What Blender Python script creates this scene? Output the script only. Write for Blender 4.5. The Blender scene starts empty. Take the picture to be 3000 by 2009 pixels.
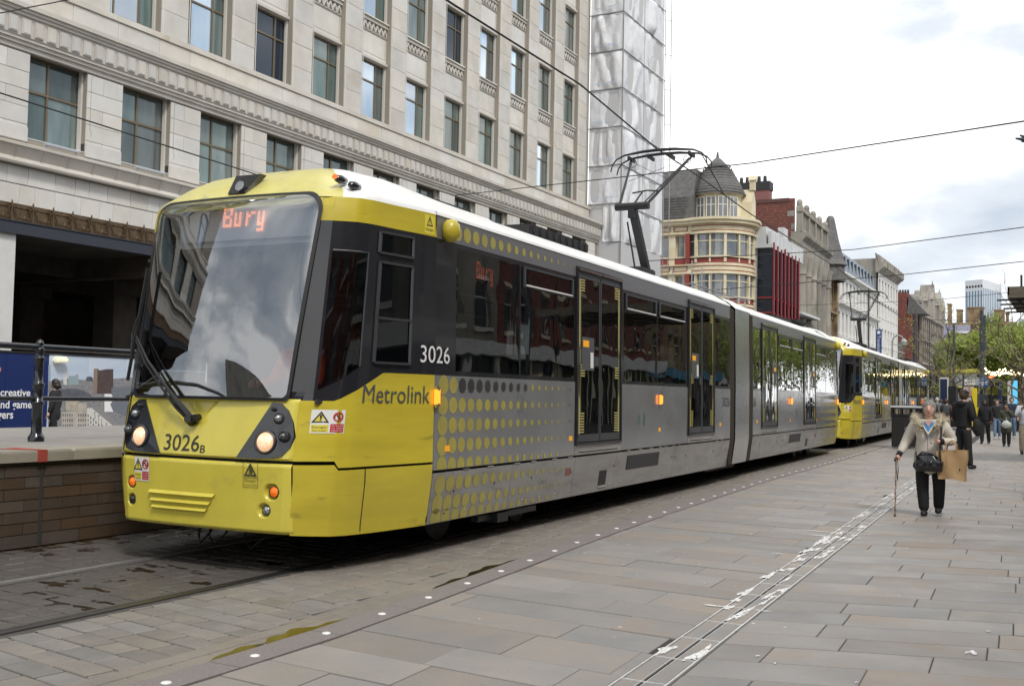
import bpy, bmesh, math, random
from mathutils import Vector, Matrix, Quaternion
random.seed(11)
D = bpy.data
sc = bpy.context.scene
COL = sc.collection
PI = math.pi
rad = math.radians

# ---------------------------------------------------------------- camera
cam = D.cameras.new('camera'); camo = D.objects.new('camera', cam); COL.objects.link(camo)
cam.sensor_width = 36.0; cam.lens = 37.2; cam.clip_start = 0.1; cam.clip_end = 3000
_yaw, _pit, _rol = rad(28.22), rad(2.74), 0.02
_f = Vector((-math.sin(_yaw)*math.cos(_pit), math.cos(_yaw)*math.cos(_pit), math.sin(_pit)))
_r = Vector((math.cos(_yaw), math.sin(_yaw), 0))
_u = _r.cross(_f)
_r2 = _r*math.cos(_rol) + _u*math.sin(_rol)
_u2 = _u*math.cos(_rol) - _r*math.sin(_rol)
camo.matrix_world = Matrix(((_r2.x, _u2.x, -_f.x, 0), (_r2.y, _u2.y, -_f.y, 0), (_r2.z, _u2.z, -_f.z, 1.5), (0, 0, 0, 1)))
sc.camera = camo

# ---------------------------------------------------------------- sky, sun, exposure
SUN_EL, SUN_AZ = rad(50), rad(128)      # azimuth clockwise from +Y
w = D.worlds.new('World'); sc.world = w; w.use_nodes = True
nt = w.node_tree; nt.nodes.clear(); N = nt.nodes.new; L = nt.links.new
out = N('ShaderNodeOutputWorld'); bg = N('ShaderNodeBackground'); bg.inputs['Strength'].default_value = 0.1
sky = N('ShaderNodeTexSky'); sky.sky_type = 'NISHITA'; sky.sun_disc = False
sky.sun_elevation = SUN_EL; sky.sun_rotation = SUN_AZ; sky.air_density = 1.2; sky.dust_density = 2.0
tc = N('ShaderNodeTexCoord')
mp = N('ShaderNodeMapping'); mp.inputs['Scale'].default_value = (1.0, 1.0, 2.2); mp.inputs['Location'].default_value = (0.35, 0.1, 0.25)
L(tc.outputs['Generated'], mp.inputs['Vector'])
n1 = N('ShaderNodeTexNoise'); n1.inputs['Scale'].default_value = 2.3; n1.inputs['Detail'].default_value = 7; n1.inputs['Roughness'].default_value = 0.52
L(mp.outputs['Vector'], n1.inputs['Vector'])
cr = N('ShaderNodeValToRGB'); e = cr.color_ramp.elements
e[0].position = 0.38; e[0].color = (3.9, 4.45, 5.2, 1)
e[1].position = 0.56; e[1].color = (10.5, 10.5, 10.4, 1)
m_ = cr.color_ramp.elements.new(0.47); m_.color = (5.7, 6.1, 6.6, 1)
L(n1.outputs['Fac'], cr.inputs['Fac'])
n2 = N('ShaderNodeTexNoise'); n2.inputs['Scale'].default_value = 1.6; n2.inputs['Detail'].default_value = 4
L(mp.outputs['Vector'], n2.inputs['Vector'])
cr2 = N('ShaderNodeValToRGB'); cr2.color_ramp.elements[0].position = 0.26; cr2.color_ramp.elements[1].position = 0.40
L(n2.outputs['Fac'], cr2.inputs['Fac'])
mx = N('ShaderNodeMix'); mx.data_type = 'RGBA'
L(cr2.outputs['Color'], mx.inputs['Factor']); L(sky.outputs['Color'], mx.inputs['A']); L(cr.outputs['Color'], mx.inputs['B'])
L(mx.outputs['Result'], bg.inputs['Color']); L(bg.outputs['Background'], out.inputs['Surface'])
sl = D.lights.new('sun', 'SUN'); so = D.objects.new('sun', sl); COL.objects.link(so)
sl.energy = 1.5; sl.angle = rad(12); sl.color = (1.0, 0.95, 0.88)
sd = Vector((math.sin(SUN_AZ)*math.cos(SUN_EL), math.cos(SUN_AZ)*math.cos(SUN_EL), math.sin(SUN_EL)))
so.rotation_euler = sd.to_track_quat('Z', 'Y').to_euler(); so.location = (0, 0, 60)
vs = sc.view_settings
sc.display_settings.display_device = 'sRGB'
vs.view_transform = 'Standard'; vs.look = 'None'; vs.gamma = 1; vs.exposure = 0.6; vs.use_curve_mapping = False

# ---------------------------------------------------------------- materials
def mat(name, col, rough=.6, metal=0., col2=None, sc_=4., bump=0., bsc=60., rnd=0., stretch=None, spec=.5, coat=0., mixw=(.35, .65), bdist=.01, emit=None, es=1., col3=None, sc3=1.5, m3=(.55, .7), rvar=0., speck=None):
    m = D.materials.new(name); m.use_nodes = True; nt = m.node_tree; b = nt.nodes['Principled BSDF']; N = nt.nodes.new; L = nt.links.new
    def rgba(c): return (c[0], c[1], c[2], 1) if not isinstance(c, (int, float)) else (c, c, c, 1)
    b.inputs['Roughness'].default_value = rough; b.inputs['Metallic'].default_value = metal
    b.inputs['Specular IOR Level'].default_value = spec; b.inputs['Coat Weight'].default_value = coat; b.inputs['Coat Roughness'].default_value = .05
    cur = None
    tc = N('ShaderNodeTexCoord'); src = tc.outputs['Object']
    if rnd:
        oi = N('ShaderNodeObjectInfo'); ad = N('ShaderNodeVectorMath'); ad.operation = 'MULTIPLY_ADD'
        cb = N('ShaderNodeCombineXYZ')
        for k in range(3): L(oi.outputs['Random'], cb.inputs[k])
        L(cb.outputs[0], ad.inputs[0]); ad.inputs[1].default_value = (57, 91, 33); L(src, ad.inputs[2]); src = ad.outputs[0]
    if stretch:
        mp = N('ShaderNodeMapping'); mp.inputs['Scale'].default_value = stretch; L(src, mp.inputs['Vector']); src = mp.outputs['Vector']
    def mix(a, bcol, facsock, f2=None):
        x = N('ShaderNodeMix'); x.data_type = 'RGBA'; L(facsock, x.inputs['Factor'])
        if hasattr(a, 'is_output'): L(a, x.inputs['A'])
        else: x.inputs['A'].default_value = rgba(a)
        if hasattr(bcol, 'is_output'): L(bcol, x.inputs['B'])
        else: x.inputs['B'].default_value = rgba(bcol)
        return x.outputs['Result']
    cur = col
    if col2 is not None:
        n = N('ShaderNodeTexNoise'); n.inputs['Scale'].default_value = sc_; n.inputs['Detail'].default_value = 6; n.inputs['Roughness'].default_value = .6; L(src, n.inputs['Vector'])
        r = N('ShaderNodeMapRange'); r.inputs['From Min'].default_value = mixw[0]; r.inputs['From Max'].default_value = mixw[1]; L(n.outputs['Fac'], r.inputs['Value'])
        cur = mix(cur, col2, r.outputs[0])
    if col3 is not None:
        n = N('ShaderNodeTexNoise'); n.inputs['Scale'].default_value = sc3; n.inputs['Detail'].default_value = 8; L(src, n.inputs['Vector'])
        r = N('ShaderNodeMapRange'); r.inputs['From Min'].default_value = m3[0]; r.inputs['From Max'].default_value = m3[1]; L(n.outputs['Fac'], r.inputs['Value'])
        cur = mix(cur, col3, r.outputs[0])
    if speck:
        n = N('ShaderNodeTexNoise'); n.inputs['Scale'].default_value = speck[1]; n.inputs['Detail'].default_value = 3; n.inputs['Roughness'].default_value = .7; L(src, n.inputs['Vector'])
        r = N('ShaderNodeMapRange'); r.inputs['From Min'].default_value = speck[2]; r.inputs['From Max'].default_value = speck[3]; L(n.outputs['Fac'], r.inputs['Value'])
        cur = mix(cur, speck[0], r.outputs[0])
    if rnd:
        hv = N('ShaderNodeHueSaturation')
        if hasattr(cur, 'is_output'): L(cur, hv.inputs['Color'])
        else: hv.inputs['Color'].default_value = rgba(cur)
        r = N('ShaderNodeMapRange'); r.inputs['To Min'].default_value = 1-rnd; r.inputs['To Max'].default_value = 1+rnd; L(oi.outputs['Random'], r.inputs['Value']); L(r.outputs[0], hv.inputs['Value'])
        wn = N('ShaderNodeTexWhiteNoise'); wn.noise_dimensions = '1D'; L(oi.outputs['Random'], wn.inputs['W'])
        r2 = N('ShaderNodeMapRange'); r2.inputs['To Min'].default_value = .55; r2.inputs['To Max'].default_value = 1.3; L(wn.outputs['Value'], r2.inputs['Value']); L(r2.outputs[0], hv.inputs['Saturation'])
        cur = hv.outputs['Color']
    if hasattr(cur, 'is_output'): L(cur, b.inputs['Base Color'])
    else: b.inputs['Base Color'].default_value = rgba(cur)
    if rvar:
        n = N('ShaderNodeTexNoise'); n.inputs['Scale'].default_value = 2.2; n.inputs['Detail'].default_value = 5; L(src, n.inputs['Vector'])
        r = N('ShaderNodeMapRange'); r.inputs['From Min'].default_value = .35; r.inputs['From Max'].default_value = .65; r.inputs['To Min'].default_value = rough-rvar; r.inputs['To Max'].default_value = rough+rvar
        L(n.outputs['Fac'], r.inputs['Value']); L(r.outputs[0], b.inputs['Roughness'])
    if bump:
        n = N('ShaderNodeTexNoise'); n.inputs['Scale'].default_value = bsc; n.inputs['Detail'].default_value = 4; L(src, n.inputs['Vector'])
        bp = N('ShaderNodeBump'); bp.inputs['Strength'].default_value = bump; bp.inputs['Distance'].default_value = bdist; L(n.outputs['Fac'], bp.inputs['Height']); L(bp.outputs[0], b.inputs['Normal'])
    if emit is not None:
        b.inputs['Emission Color'].default_value = rgba(emit); b.inputs['Emission Strength'].default_value = es
    return m

def glass(name, tint=(.5, .55, .55), refl=.12, rough=.0, edge=.6, gcol=(.95, .97, 1), wav=0., wsc=2.):
    m = D.materials.new(name); m.use_nodes = True; nt = m.node_tree; nt.nodes.clear(); N = nt.nodes.new; L = nt.links.new
    o = N('ShaderNodeOutputMaterial'); t = N('ShaderNodeBsdfTransparent'); t.inputs['Color'].default_value = (*tint, 1)
    g = N('ShaderNodeBsdfGlossy'); g.inputs['Roughness'].default_value = rough; g.inputs['Color'].default_value = (*gcol, 1)
    lw = N('ShaderNodeFresnel'); lw.inputs['IOR'].default_value = 1.5
    r = N('ShaderNodeMapRange'); r.inputs['From Min'].default_value = .04; r.inputs['From Max'].default_value = 1; r.inputs['To Min'].default_value = refl; r.inputs['To Max'].default_value = edge+refl
    L(lw.outputs[0], r.inputs['Value']); x = N('ShaderNodeMixShader'); L(r.outputs[0], x.inputs[0]); L(t.outputs[0], x.inputs[1]); L(g.outputs[0], x.inputs[2]); L(x.outputs[0], o.inputs['Surface'])
    if wav:
        tc = N('ShaderNodeTexCoord'); n = N('ShaderNodeTexNoise'); n.inputs['Scale'].default_value = wsc; n.inputs['Detail'].default_value = 1; L(tc.outputs['Object'], n.inputs['Vector'])
        bp = N('ShaderNodeBump'); bp.inputs['Strength'].default_value = 1; bp.inputs['Distance'].default_value = wav; L(n.outputs['Fac'], bp.inputs['Height']); L(bp.outputs[0], g.inputs['Normal'])
    return m

# ---------------------------------------------------------------- mesh helpers
class MB:
    def __init__(s): s.v = []; s.f = []; s.m = []; s.mi = 0
    def add(s, vs, fs):
        o = len(s.v); s.v += [tuple(p) for p in vs]; s.f += [tuple(i+o for i in f) for f in fs]; s.m += [s.mi]*len(fs)
    def quad(s, a, b, c, d): s.add([a, b, c, d], [(0, 1, 2, 3)])
    def poly(s, pts): s.add(pts, [tuple(range(len(pts)))])
    def box(s, x0, x1, y0, y1, z0, z1, T=None):
        vs = [(x, y, z) for z in (z0, z1) for y in (y0, y1) for x in (x0, x1)]
        if T: vs = [T(*p) for p in vs]
        s.add(vs, [(0, 2, 3, 1), (4, 5, 7, 6), (0, 1, 5, 4), (2, 6, 7, 3), (0, 4, 6, 2), (1, 3, 7, 5)])
    def bar(s, a, b, w, h, up=(0, 0, 1)):
        a = Vector(a); b = Vector(b); d = (b-a); l = d.length; d.normalize(); u = Vector(up)
        r = d.cross(u); r = r.normalized() if r.length > 1e-4 else Vector((1, 0, 0)); u = r.cross(d)
        vs = []
        for t in (0, l):
            for q, p in ((-1, -1), (1, -1), (1, 1), (-1, 1)): vs.append(a+d*t+r*(q*w/2)+u*(p*h/2))
        s.add(vs, [(3, 2, 1, 0), (4, 5, 6, 7), (0, 1, 5, 4), (1, 2, 6, 5), (2, 3, 7, 6), (3, 0, 4, 7)])
    def tube(s, pts, r, n=6, cap=True):
        pts = [Vector(p) for p in pts]; rs = r if isinstance(r, (list, tuple)) else [r]*len(pts); rings = []
        for i, p in enumerate(pts):
            d = (pts[min(i+1, len(pts)-1)]-pts[max(i-1, 0)])
            if d.length < 1e-6: d = Vector((0, 0, 1))
            d.normalize(); a = d.cross(Vector((0, 0, 1)))
            if a.length < .05: a = d.cross(Vector((0, 1, 0)))
            a.normalize(); b = d.cross(a)
            rings += [p+(a*math.cos(2*PI*k/n)+b*math.sin(2*PI*k/n))*rs[i] for k in range(n)]
        fs = [(i*n+k, i*n+(k+1) % n, (i+1)*n+(k+1) % n, (i+1)*n+k) for i in range(len(pts)-1) for k in range(n)]
        if cap: fs += [tuple(reversed(range(n))), tuple(range((len(pts)-1)*n, len(pts)*n))]
        s.add(rings, fs)
    def disc(s, c, nrm, r, n=16, sq=1.):
        nrm = Vector(nrm).normalized(); a = nrm.cross(Vector((0, 0, 1)))
        a = a.normalized() if a.length > .01 else Vector((1, 0, 0)); b = nrm.cross(a); c = Vector(c)
        s.add([c+a*(math.cos(2*PI*k/n)*r)+b*(math.sin(2*PI*k/n)*r*sq) for k in range(n)], [tuple(range(n))])
    def lathe(s, prof, n=12, T=None, c=(0, 0, 0)):
        vs = [(c[0]+r*math.cos(2*PI*k/n), c[1]+r*math.sin(2*PI*k/n), c[2]+z) for r, z in prof for k in range(n)]
        if T: vs = [T(*p) for p in vs]
        s.add(vs, [(i*n+k, i*n+(k+1) % n, (i+1)*n+(k+1) % n, (i+1)*n+k) for i in range(len(prof)-1) for k in range(n)])
    def prism(s, pts, ext, T=None):
        """pts: planar 3D outline, ext: extrusion vector"""
        n = len(pts); e = Vector(ext); a = [Vector(p) for p in pts]; b = [p+e for p in a]; vs = a+b
        if T: vs = [T(*p) for p in vs]
        s.add(vs, [tuple(reversed(range(n))), tuple(range(n, 2*n))]+[(i, (i+1) % n, n+(i+1) % n, n+i) for i in range(n)])
    def grid(s, fn, nu, nv):
        o = [fn(i/nu, j/nv) for j in range(nv+1) for i in range(nu+1)]
        s.add(o, [(j*(nu+1)+i, j*(nu+1)+i+1, (j+1)*(nu+1)+i+1, (j+1)*(nu+1)+i) for j in range(nv) for i in range(nu)])
    def mesh(s, name, mats, smooth=False, bevel=0, fixn=True):
        me = D.meshes.new(name); me.from_pydata([tuple(v) for v in s.v], [], s.f)
        for m in (mats if isinstance(mats, (list, tuple)) else [mats]): me.materials.append(m)
        if any(s.m): me.polygons.foreach_set('material_index', s.m)
        if bevel or fixn:
            bm = bmesh.new(); bm.from_mesh(me)
            if bevel:
                bmesh.ops.remove_doubles(bm, verts=bm.verts, dist=1e-5)
                ed = [e for e in bm.edges if len(e.link_faces) == 2 and e.calc_face_angle(0) > .5]
                bmesh.ops.bevel(bm, geom=ed, offset=bevel, segments=2, affect='EDGES')
            bmesh.ops.recalc_face_normals(bm, faces=bm.faces); bm.to_mesh(me); bm.free()
        if smooth:
            me.polygons.foreach_set('use_smooth', [True]*len(me.polygons))
            if smooth != 'all':
                try: me.set_sharp_from_angle(angle=rad(38))
                except Exception: pass
        me.update(); return me

def ob(name, me, parent=None, loc=(0, 0, 0), rot=None, scale=None):
    o = D.objects.new(name, me); COL.objects.link(o); o.location = loc
    if rot is not None: o.rotation_euler = rot
    if scale is not None: o.scale = scale if isinstance(scale, (tuple, list)) else (scale,)*3
    if parent: o.parent = parent
    return o
def empty(name, label, cat, loc=(0, 0, 0), rz=0., group=None, scale=None):
    o = D.objects.new(name, None); COL.objects.link(o); o.location = loc; o.rotation_euler = (0, 0, rz); o.empty_display_size = .2
    if scale: o.scale = (scale,)*3
    return tag(o, label, cat, group)
def tag(o, label=None, cat=None, group=None, kind=None):
    if label: o['label'] = label
    if cat: o['category'] = cat
    if group: o['group'] = group
    if kind: o['kind'] = kind
    return o
def kids(o): return [c for c in D.objects if c.parent == o]
def copy_tree(o, parent=None):
    c = o.copy(); COL.objects.link(c)
    if parent: c.parent = parent
    for ch in o.children: copy_tree(ch, c)
    return c
def textmesh(txt, size, mat_, align='CENTER', ext=0.0005, xs=1., off=0.):
    cu = D.curves.new('lettering', 'FONT'); cu.body = txt; cu.size = size; cu.align_x = align; cu.align_y = 'CENTER'; cu.extrude = ext; cu.resolution_u = 3; cu.offset = off
    o = D.objects.new('lettering', cu); COL.objects.link(o); bpy.context.view_layer.update()
    me = D.meshes.new_from_object(o.evaluated_get(bpy.context.evaluated_depsgraph_get())); D.objects.remove(o); D.curves.remove(cu)
    me.materials.clear(); me.materials.append(mat_)
    if xs != 1.:
        for v in me.vertices: v.co.x *= xs
    return me
def basis(ex, ey, org=(0, 0, 0)):
    ex = Vector(ex).normalized(); ey = Vector(ey).normalized(); ez = ex.cross(ey)
    return Matrix(((ex.x, ey.x, ez.x, org[0]), (ex.y, ey.y, ez.y, org[1]), (ex.z, ey.z, ez.z, org[2]), (0, 0, 0, 1)))
def holes(mb, T, U0, U1, V0, V1, ops, dep, th=None):
    """wall sheet in (u,v) with openings and reveals of depth dep; T(u,v,n)"""
    us = sorted({U0, U1, *[round(a, 5) for o in ops for a in o[:2]]}); vs = sorted({V0, V1, *[round(a, 5) for o in ops for a in o[2:4]]})
    us = [u for u in us if U0 <= u <= U1]; vs = [v for v in vs if V0 <= v <= V1]
    for i in range(len(us)-1):
        um = (us[i]+us[i+1])/2; j = 0
        while j < len(vs)-1:
            def inside(jj):
                vm = (vs[jj]+vs[jj+1])/2
                return any(o[0] < um < o[1] and o[2] < vm < o[3] for o in ops)
            if inside(j): j += 1; continue
            k = j
            while k < len(vs)-1 and not inside(k): k += 1
            mb.quad(T(us[i], vs[j], 0), T(us[i+1], vs[j], 0), T(us[i+1], vs[k], 0), T(us[i], vs[k], 0)); j = k
    for a, b, c, d in [o[:4] for o in ops]:
        for p, q in (((a, c), (b, c)), ((b, c), (b, d)), ((b, d), (a, d)), ((a, d), (a, c))):
            mb.quad(T(p[0], p[1], 0), T(q[0], q[1], 0), T(q[0], q[1], -dep), T(p[0], p[1], -dep))

# ---------------------------------------------------------------- ground materials
M_joint = mat('joint', (.035, .033, .03), .9)
M_slab = mat('sandstone slab', (.255, .226, .200), .62, col2=(.212, .203, .196), sc_=1.7, bump=.12, bsc=140, rnd=.10, col3=(.28, .23, .185), sc3=1.1, m3=(.5, .75), rvar=.12, speck=((.16, .145, .13), 34, .60, .78))
M_sett = mat('stone sett', (.225, .203, .178), .6, col2=(.175, .163, .15), sc_=3, bump=.2, bsc=90, rnd=.09, rvar=.12, speck=((.13, .115, .10), 45, .60, .75))
M_settw = mat('damp stone sett', (.13, .12, .112), .42, col2=(.075, .068, .062), sc_=2.2, bump=.2, bsc=90, rnd=.2, rvar=.16)
M_water = mat('puddle water', (.035, .024, .012), .04, spec=.6)
M_wetbrown = mat('algae water', (.060, .045, .014), .07, spec=.6, col2=(.03, .022, .010), sc_=9)
M_kerb = mat('exposed aggregate kerb', (.15, .13, .125), .7, col2=(.24, .21, .2), sc_=120, bump=.5, bsc=120)
M_stud = mat('white stud', (.72, .72, .70), .35)
M_steel = mat('rail steel', (.85, .85, .85), .32, .9)
M_rubber = mat('rail seal', (.05, .047, .045), .7, col2=(.085, .075, .07), sc_=40, bump=.4, bsc=200)
M_paint = mat('white lime stain', (.78, .78, .77), .7, col2=(.62, .62, .61), sc_=20)
M_ground = mat('ground paving', (.21, .20, .19), .75, col2=(.18, .175, .17), sc_=.5)
M_pjoint = mat('grimy joint', (.045, .032, .024), .9)
M_plat = mat('platform coping', (.34, .31, .26), .75, col2=(.24, .23, .18), sc_=1.3, bump=.2, bsc=60, rnd=.08)
M_platbrick = mat('grimy brown block', (.085, .058, .040), .7, col2=(.058, .040, .028), sc_=.9, bump=.3, bsc=50, rnd=.03, col3=(.12, .10, .07), sc3=2.5, m3=(.62, .8))

mb = MB(); mb.quad((-900, -700, -.05), (900, -700, -.05), (900, 1500, -.05), (-900, 1500, -.05))
tag(ob('ground', mb.mesh('ground', M_ground)), kind='structure')

# track centre line (x at distance y)
TRK = [(-60, -4.9), (-10, -6.0), (0, -6.42), (6.6, -6.47), (18.3, -6.80), (20, -6.87), (30.3, -7.27), (33.6, -7.41), (46, -7.84), (60, -8.1), (90, -8.6), (140, -9.6)]
def lerp(tab, y):
    for (a, xa), (b, xb) in zip(tab, tab[1:]):
        if y <= b: return xa+(xb-xa)*(y-a)/(b-a)
    return tab[-1][1]
def trk(y): return lerp(TRK, y)
# kerb stud line
STL = [(-10, -4.6), (0, -4.2), (3.9, -4.09), (5.1, -4.09), (6.4, -4.18), (8.3, -4.35), (9.6, -4.49), (11, -4.61), (13, -4.76), (15, -4.88), (20, -5.15), (25, -5.28), (28.5, -5.4), (40, -5.92), (60, -6.4), (90, -6.9)]
def stl(y): return lerp(STL, y)
def strip(mb, f, x0, x1, ya, yb, z0, z1, st=1.):
    n = max(1, int((yb-ya)/st)); ps = [ya+(yb-ya)*i/n for i in range(n+1)]
    for a, b in zip(ps, ps[1:]):
        A = [(f(a)+x0, a), (f(a)+x1, a), (f(b)+x1, b), (f(b)+x0, b)]
        vs = [(x, y, z0) for x, y in A]+[(x, y, z1) for x, y in A]
        mb.add(vs, [(4, 5, 6, 7), (0, 3, 7, 4), (1, 5, 6, 2), (0, 4, 5, 1), (3, 2, 6, 7)])
def prism4(q, z0, z1, ins=.0):
    return [(x, y, z0) for x, y in q]+[(x, y, z1) for x, y in q]
PF = [(0, 3, 2, 1), (4, 5, 6, 7), (0, 1, 5, 4), (1, 2, 6, 5), (2, 3, 7, 6), (3, 0, 4, 7)]
def stone(mb, q, z1, z0=-.04, bv=.006):
    """bevelled stone from 4 plan corners"""
    cx = sum(p[0] for p in q)/4; cy = sum(p[1] for p in q)/4
    t = []
    for x, y in q:
        d = math.hypot(x-cx, y-cy); k = max(0, (d-bv*1.4)/d); t.append((cx+(x-cx)*k, cy+(y-cy)*k))
    vs = [(x, y, z0) for x, y in q]+[(x, y, z1-bv) for x, y in q]+[(x, y, z1) for x, y in t]
    mb.add(vs, [(8, 9, 10, 11)]+[(i, (i+1) % 4, 4+(i+1) % 4, 4+i) for i in range(4)]+[(4+i, 4+(i+1) % 4, 8+(i+1) % 4, 8+i) for i in range(4)])

pav = MB(); strip(pav, stl, .1, 40, -20, 140, -.04, -.012, 2)
pave = tag(ob('pavement', pav.mesh('pavement', M_joint)), kind='structure')
def drainx(y): return -2.06-(y-6)*.0425
far = MB(); nslab = 0; slabs = []
def slabcourse(y0, dep, xa, xb, sl, rnd_):
    """course of slabs between X=xa and xb, slope sl (dy/dx) measured from drain line"""
    global nslab
    x = xa-rnd_.random()*.8
    while x < xb:
        l = rnd_.uniform(.62, 1.28); a, b = max(x, xa), min(x+l, xb); x += l
        if b-a < .06: continue
        slabs.append((y0, dep, a, b, sl))
rs = random.Random(5)
y = 3.6
while y < 62:
    dep = rs.choice((.38, .44, .5, .56)); slabcourse(y, dep, -99, 0, -.075, rs) if False else None
    xd = drainx(y); xl = stl(y)+.13
    slabcourse(y, dep, xl, xd-.14, -.07, rs); y += dep
y = 1.5
while y < 62:
    dep = rs.choice((.36, .42, .48, .54)); xd = drainx(y); slabcourse(y, dep, xd+.14, 3.6, .31 if y < 16 else .22, rs); y += dep
for (y0, dep, a, b, sl) in slabs:
    g = .0045; xd = drainx(y0); j = -.047
    def pt(x, yy): return (x+j*(yy-y0), yy+sl*(x-xd))
    # keep kerb side edge on the kerb line
    g2 = .0065; g = .003; q = [pt(a+g, y0+g2), pt(b-g, y0+g2), pt(b-g, y0+dep-g2), pt(a+g, y0+dep-g2)]
    if abs(a-(stl(y0)+.13)) < 1e-6: q[0] = (stl(q[0][1])+.125, q[0][1]); q[3] = (stl(q[3][1])+.125, q[3][1])
    if q[0][0] > q[1][0]-.03 or q[3][0] > q[2][0]-.03: continue
    z = rs.uniform(-.0025, .0025)
    cx = sum(p[0] for p in q)/4; cy = sum(p[1] for p in q)/4
    vis = cx < -.045*cy+.25 and 4.2 < cy
    if vis and nslab < 292 and cy < 17:
        m1 = MB(); stone(m1, [(px-cx, py-cy) for px, py in q], z, bv=.004)
        me = m1.mesh('paving_slab', M_slab, fixn=False); ob('paving_slab', me, pave, (cx, cy, 0)); nslab += 1
    else: stone(far, q, z, bv=.004)
M_slabfar = mat('sandstone slab far', (.255, .225, .198), .62, col2=(.205, .198, .195), sc_=1.3, rvar=.1, col3=(.27, .235, .2), sc3=.9, m3=(.45, .6), speck=((.16, .145, .13), 34, .60, .78))
o = ob('paving_slabs_beyond', far.mesh('slabs', M_slabfar, fixn=False), pave); o['kind'] = 'stuff'
# drain: stone flags, slot, pale lime edges
dr = MB(); sl_ = MB(); li = MB()
yy = 2.0; k = 0
while yy < 26:
    x0, x1 = drainx(yy), drainx(yy+.555)
    for s in (-1, 1):
        e0, e1 = (.016, .115) if s > 0 else (-.115, -.016)
        stone(dr, [(x0+e0, yy+.008), (x0+e1, yy+.008), (x1+e1, yy+.547), (x1+e0, yy+.547)], 0.001)
    yy += .555
ob('drain_flag', dr.mesh('drain_flag', M_slabfar, fixn=False), pave)
ch = tag(ob('drain_channel', None), 'long narrow slot drain with lime-stained edges across the pavement', 'drain')
dm = MB()
strip(dm, drainx, -.132, -.122, 2, 26, -.01, .0045); strip(dm, drainx, .122, .132, 2, 26, -.01, .0045)
for s in (-1, 1): strip(dm, drainx, s*.014-.002, s*.014+.002, 2, 26, -.01, .0035)
yy = 2.0
while yy < 26:
    dm.box(drainx(yy)-.125, drainx(yy)+.125, yy-.004, yy+.004, -.01, .0030); yy += .555
ob('edge_strip', dm.mesh('edge_strip', mat('galvanised edge', (.62, .62, .60), .35, .4, col2=(.8, .8, .79), sc_=12)), ch)
dm = MB(); strip(dm, drainx, -.011, .011, 2, 26, -.03, -.004); ob('slot', dm.mesh('slot', mat('slot dark', (.012, .012, .012), .9)), ch)
# lime stains: thin irregular flakes on and beside the drain
lm = MB(); r2 = random.Random(3)
def blob(mb, cx, cy, rx, ry, z, rg, n=14, ang=0.):
    ph = rg.random()*9; pts = []
    for k in range(n):
        t = 2*PI*k/n; q = 1+.35*math.sin(3*t+ph)+.25*math.sin(5*t+ph*2)+rg.uniform(-.22, .22)
        x = rx*q*math.cos(t); y_ = ry*q*math.sin(t); pts.append((cx+x*math.cos(ang)-y_*math.sin(ang), cy+x*math.sin(ang)+y_*math.cos(ang), z))
    mb.poly(pts)
for yc in (6.3, 7.55, 8.0, 8.2, 9.2, 10.2, 10.6, 10.9, 11.6, 11.9, 12.1, 12.4, 12.9, 14.2, 14.7, 15.2, 16.2, 17, 17.6, 18.3, 19.4, 20.5, 21.2):
    for q in range(4):
        blob(lm, drainx(yc)+r2.choice((-.13, -.1, -.05, .06, .1))+r2.uniform(-.02, .02), yc+r2.uniform(-.35, .35), r2.uniform(.012, .035), r2.uniform(.05, .2), .0052+q*.0004, r2, 12, -.03)
for yc, w_ in ((7.5, .12), (12.0, .16), (12.4, .3), (16.0, .12)):
    blob(lm, drainx(yc)-.16-w_*.4, yc, w_*.7, .022, .006, r2, 12, -.07); blob(lm, drainx(yc)+.16, yc+.02, w_*.4, .016, .006, r2, 12, .3)
for k in range(120):
    yc = r2.uniform(4.6, 26)**1.0; xc = r2.uniform(stl(yc)+.2, -.05*yc+.2)
    blob(lm, xc, yc, r2.uniform(.006, .016), r2.uniform(.006, .02), .0045, r2, 7)
blob(lm, *(-0.58, 7.00, 0.00)[:2], .03, .05, .0046, r2, 16); blob(lm, *(-2.58, 10.36, 0.00)[:2], .06, .02, .0046, r2, 16)
_nt = M_paint.node_tree; _n = _nt.nodes.new('ShaderNodeTexNoise'); _n.inputs['Scale'].default_value = 38; _n.inputs['Detail'].default_value = 5; _tc = _nt.nodes.new('ShaderNodeTexCoord'); _nt.links.new(_tc.outputs['Object'], _n.inputs['Vector'])
_r = _nt.nodes.new('ShaderNodeMapRange'); _r.inputs['From Min'].default_value = .33; _r.inputs['From Max'].default_value = .47; _nt.links.new(_n.outputs['Fac'], _r.inputs['Value']); _nt.links.new(_r.outputs[0], _nt.nodes['Principled BSDF'].inputs['Alpha'])
tag(ob('lime_stains', lm.mesh('lime_stains', M_paint)), 'dried white stains and gum spots spattered over the paving', 'stains', kind='stuff')
# kerb strip with white studs
kb = MB(); yy = -10.
while yy < 90:
    l = .9; 
    for a in (yy,):
        pass
    strip(kb, stl, -.115, .115, yy+.004, yy+l-.004, -.04, .006, .45); yy += l
tag(ob('kerb', kb.mesh('kerb', M_kerb)), kind='structure')
sm = MB(); sm.lathe([(.0, .008), (.018, .007), (.026, .004), (.028, 0)], 12); sme = sm.mesh('stud', M_stud, smooth='all')
yy = 3.32; k = 0
while yy < 62:
    o = ob('kerb_stud', sme, None, (stl(yy)+.01, yy, .006))
    tag(o, 'round white delineator stud set in the kerb between tram track and pavement', 'stud', 'white studs along the kerb'); yy += .655
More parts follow.
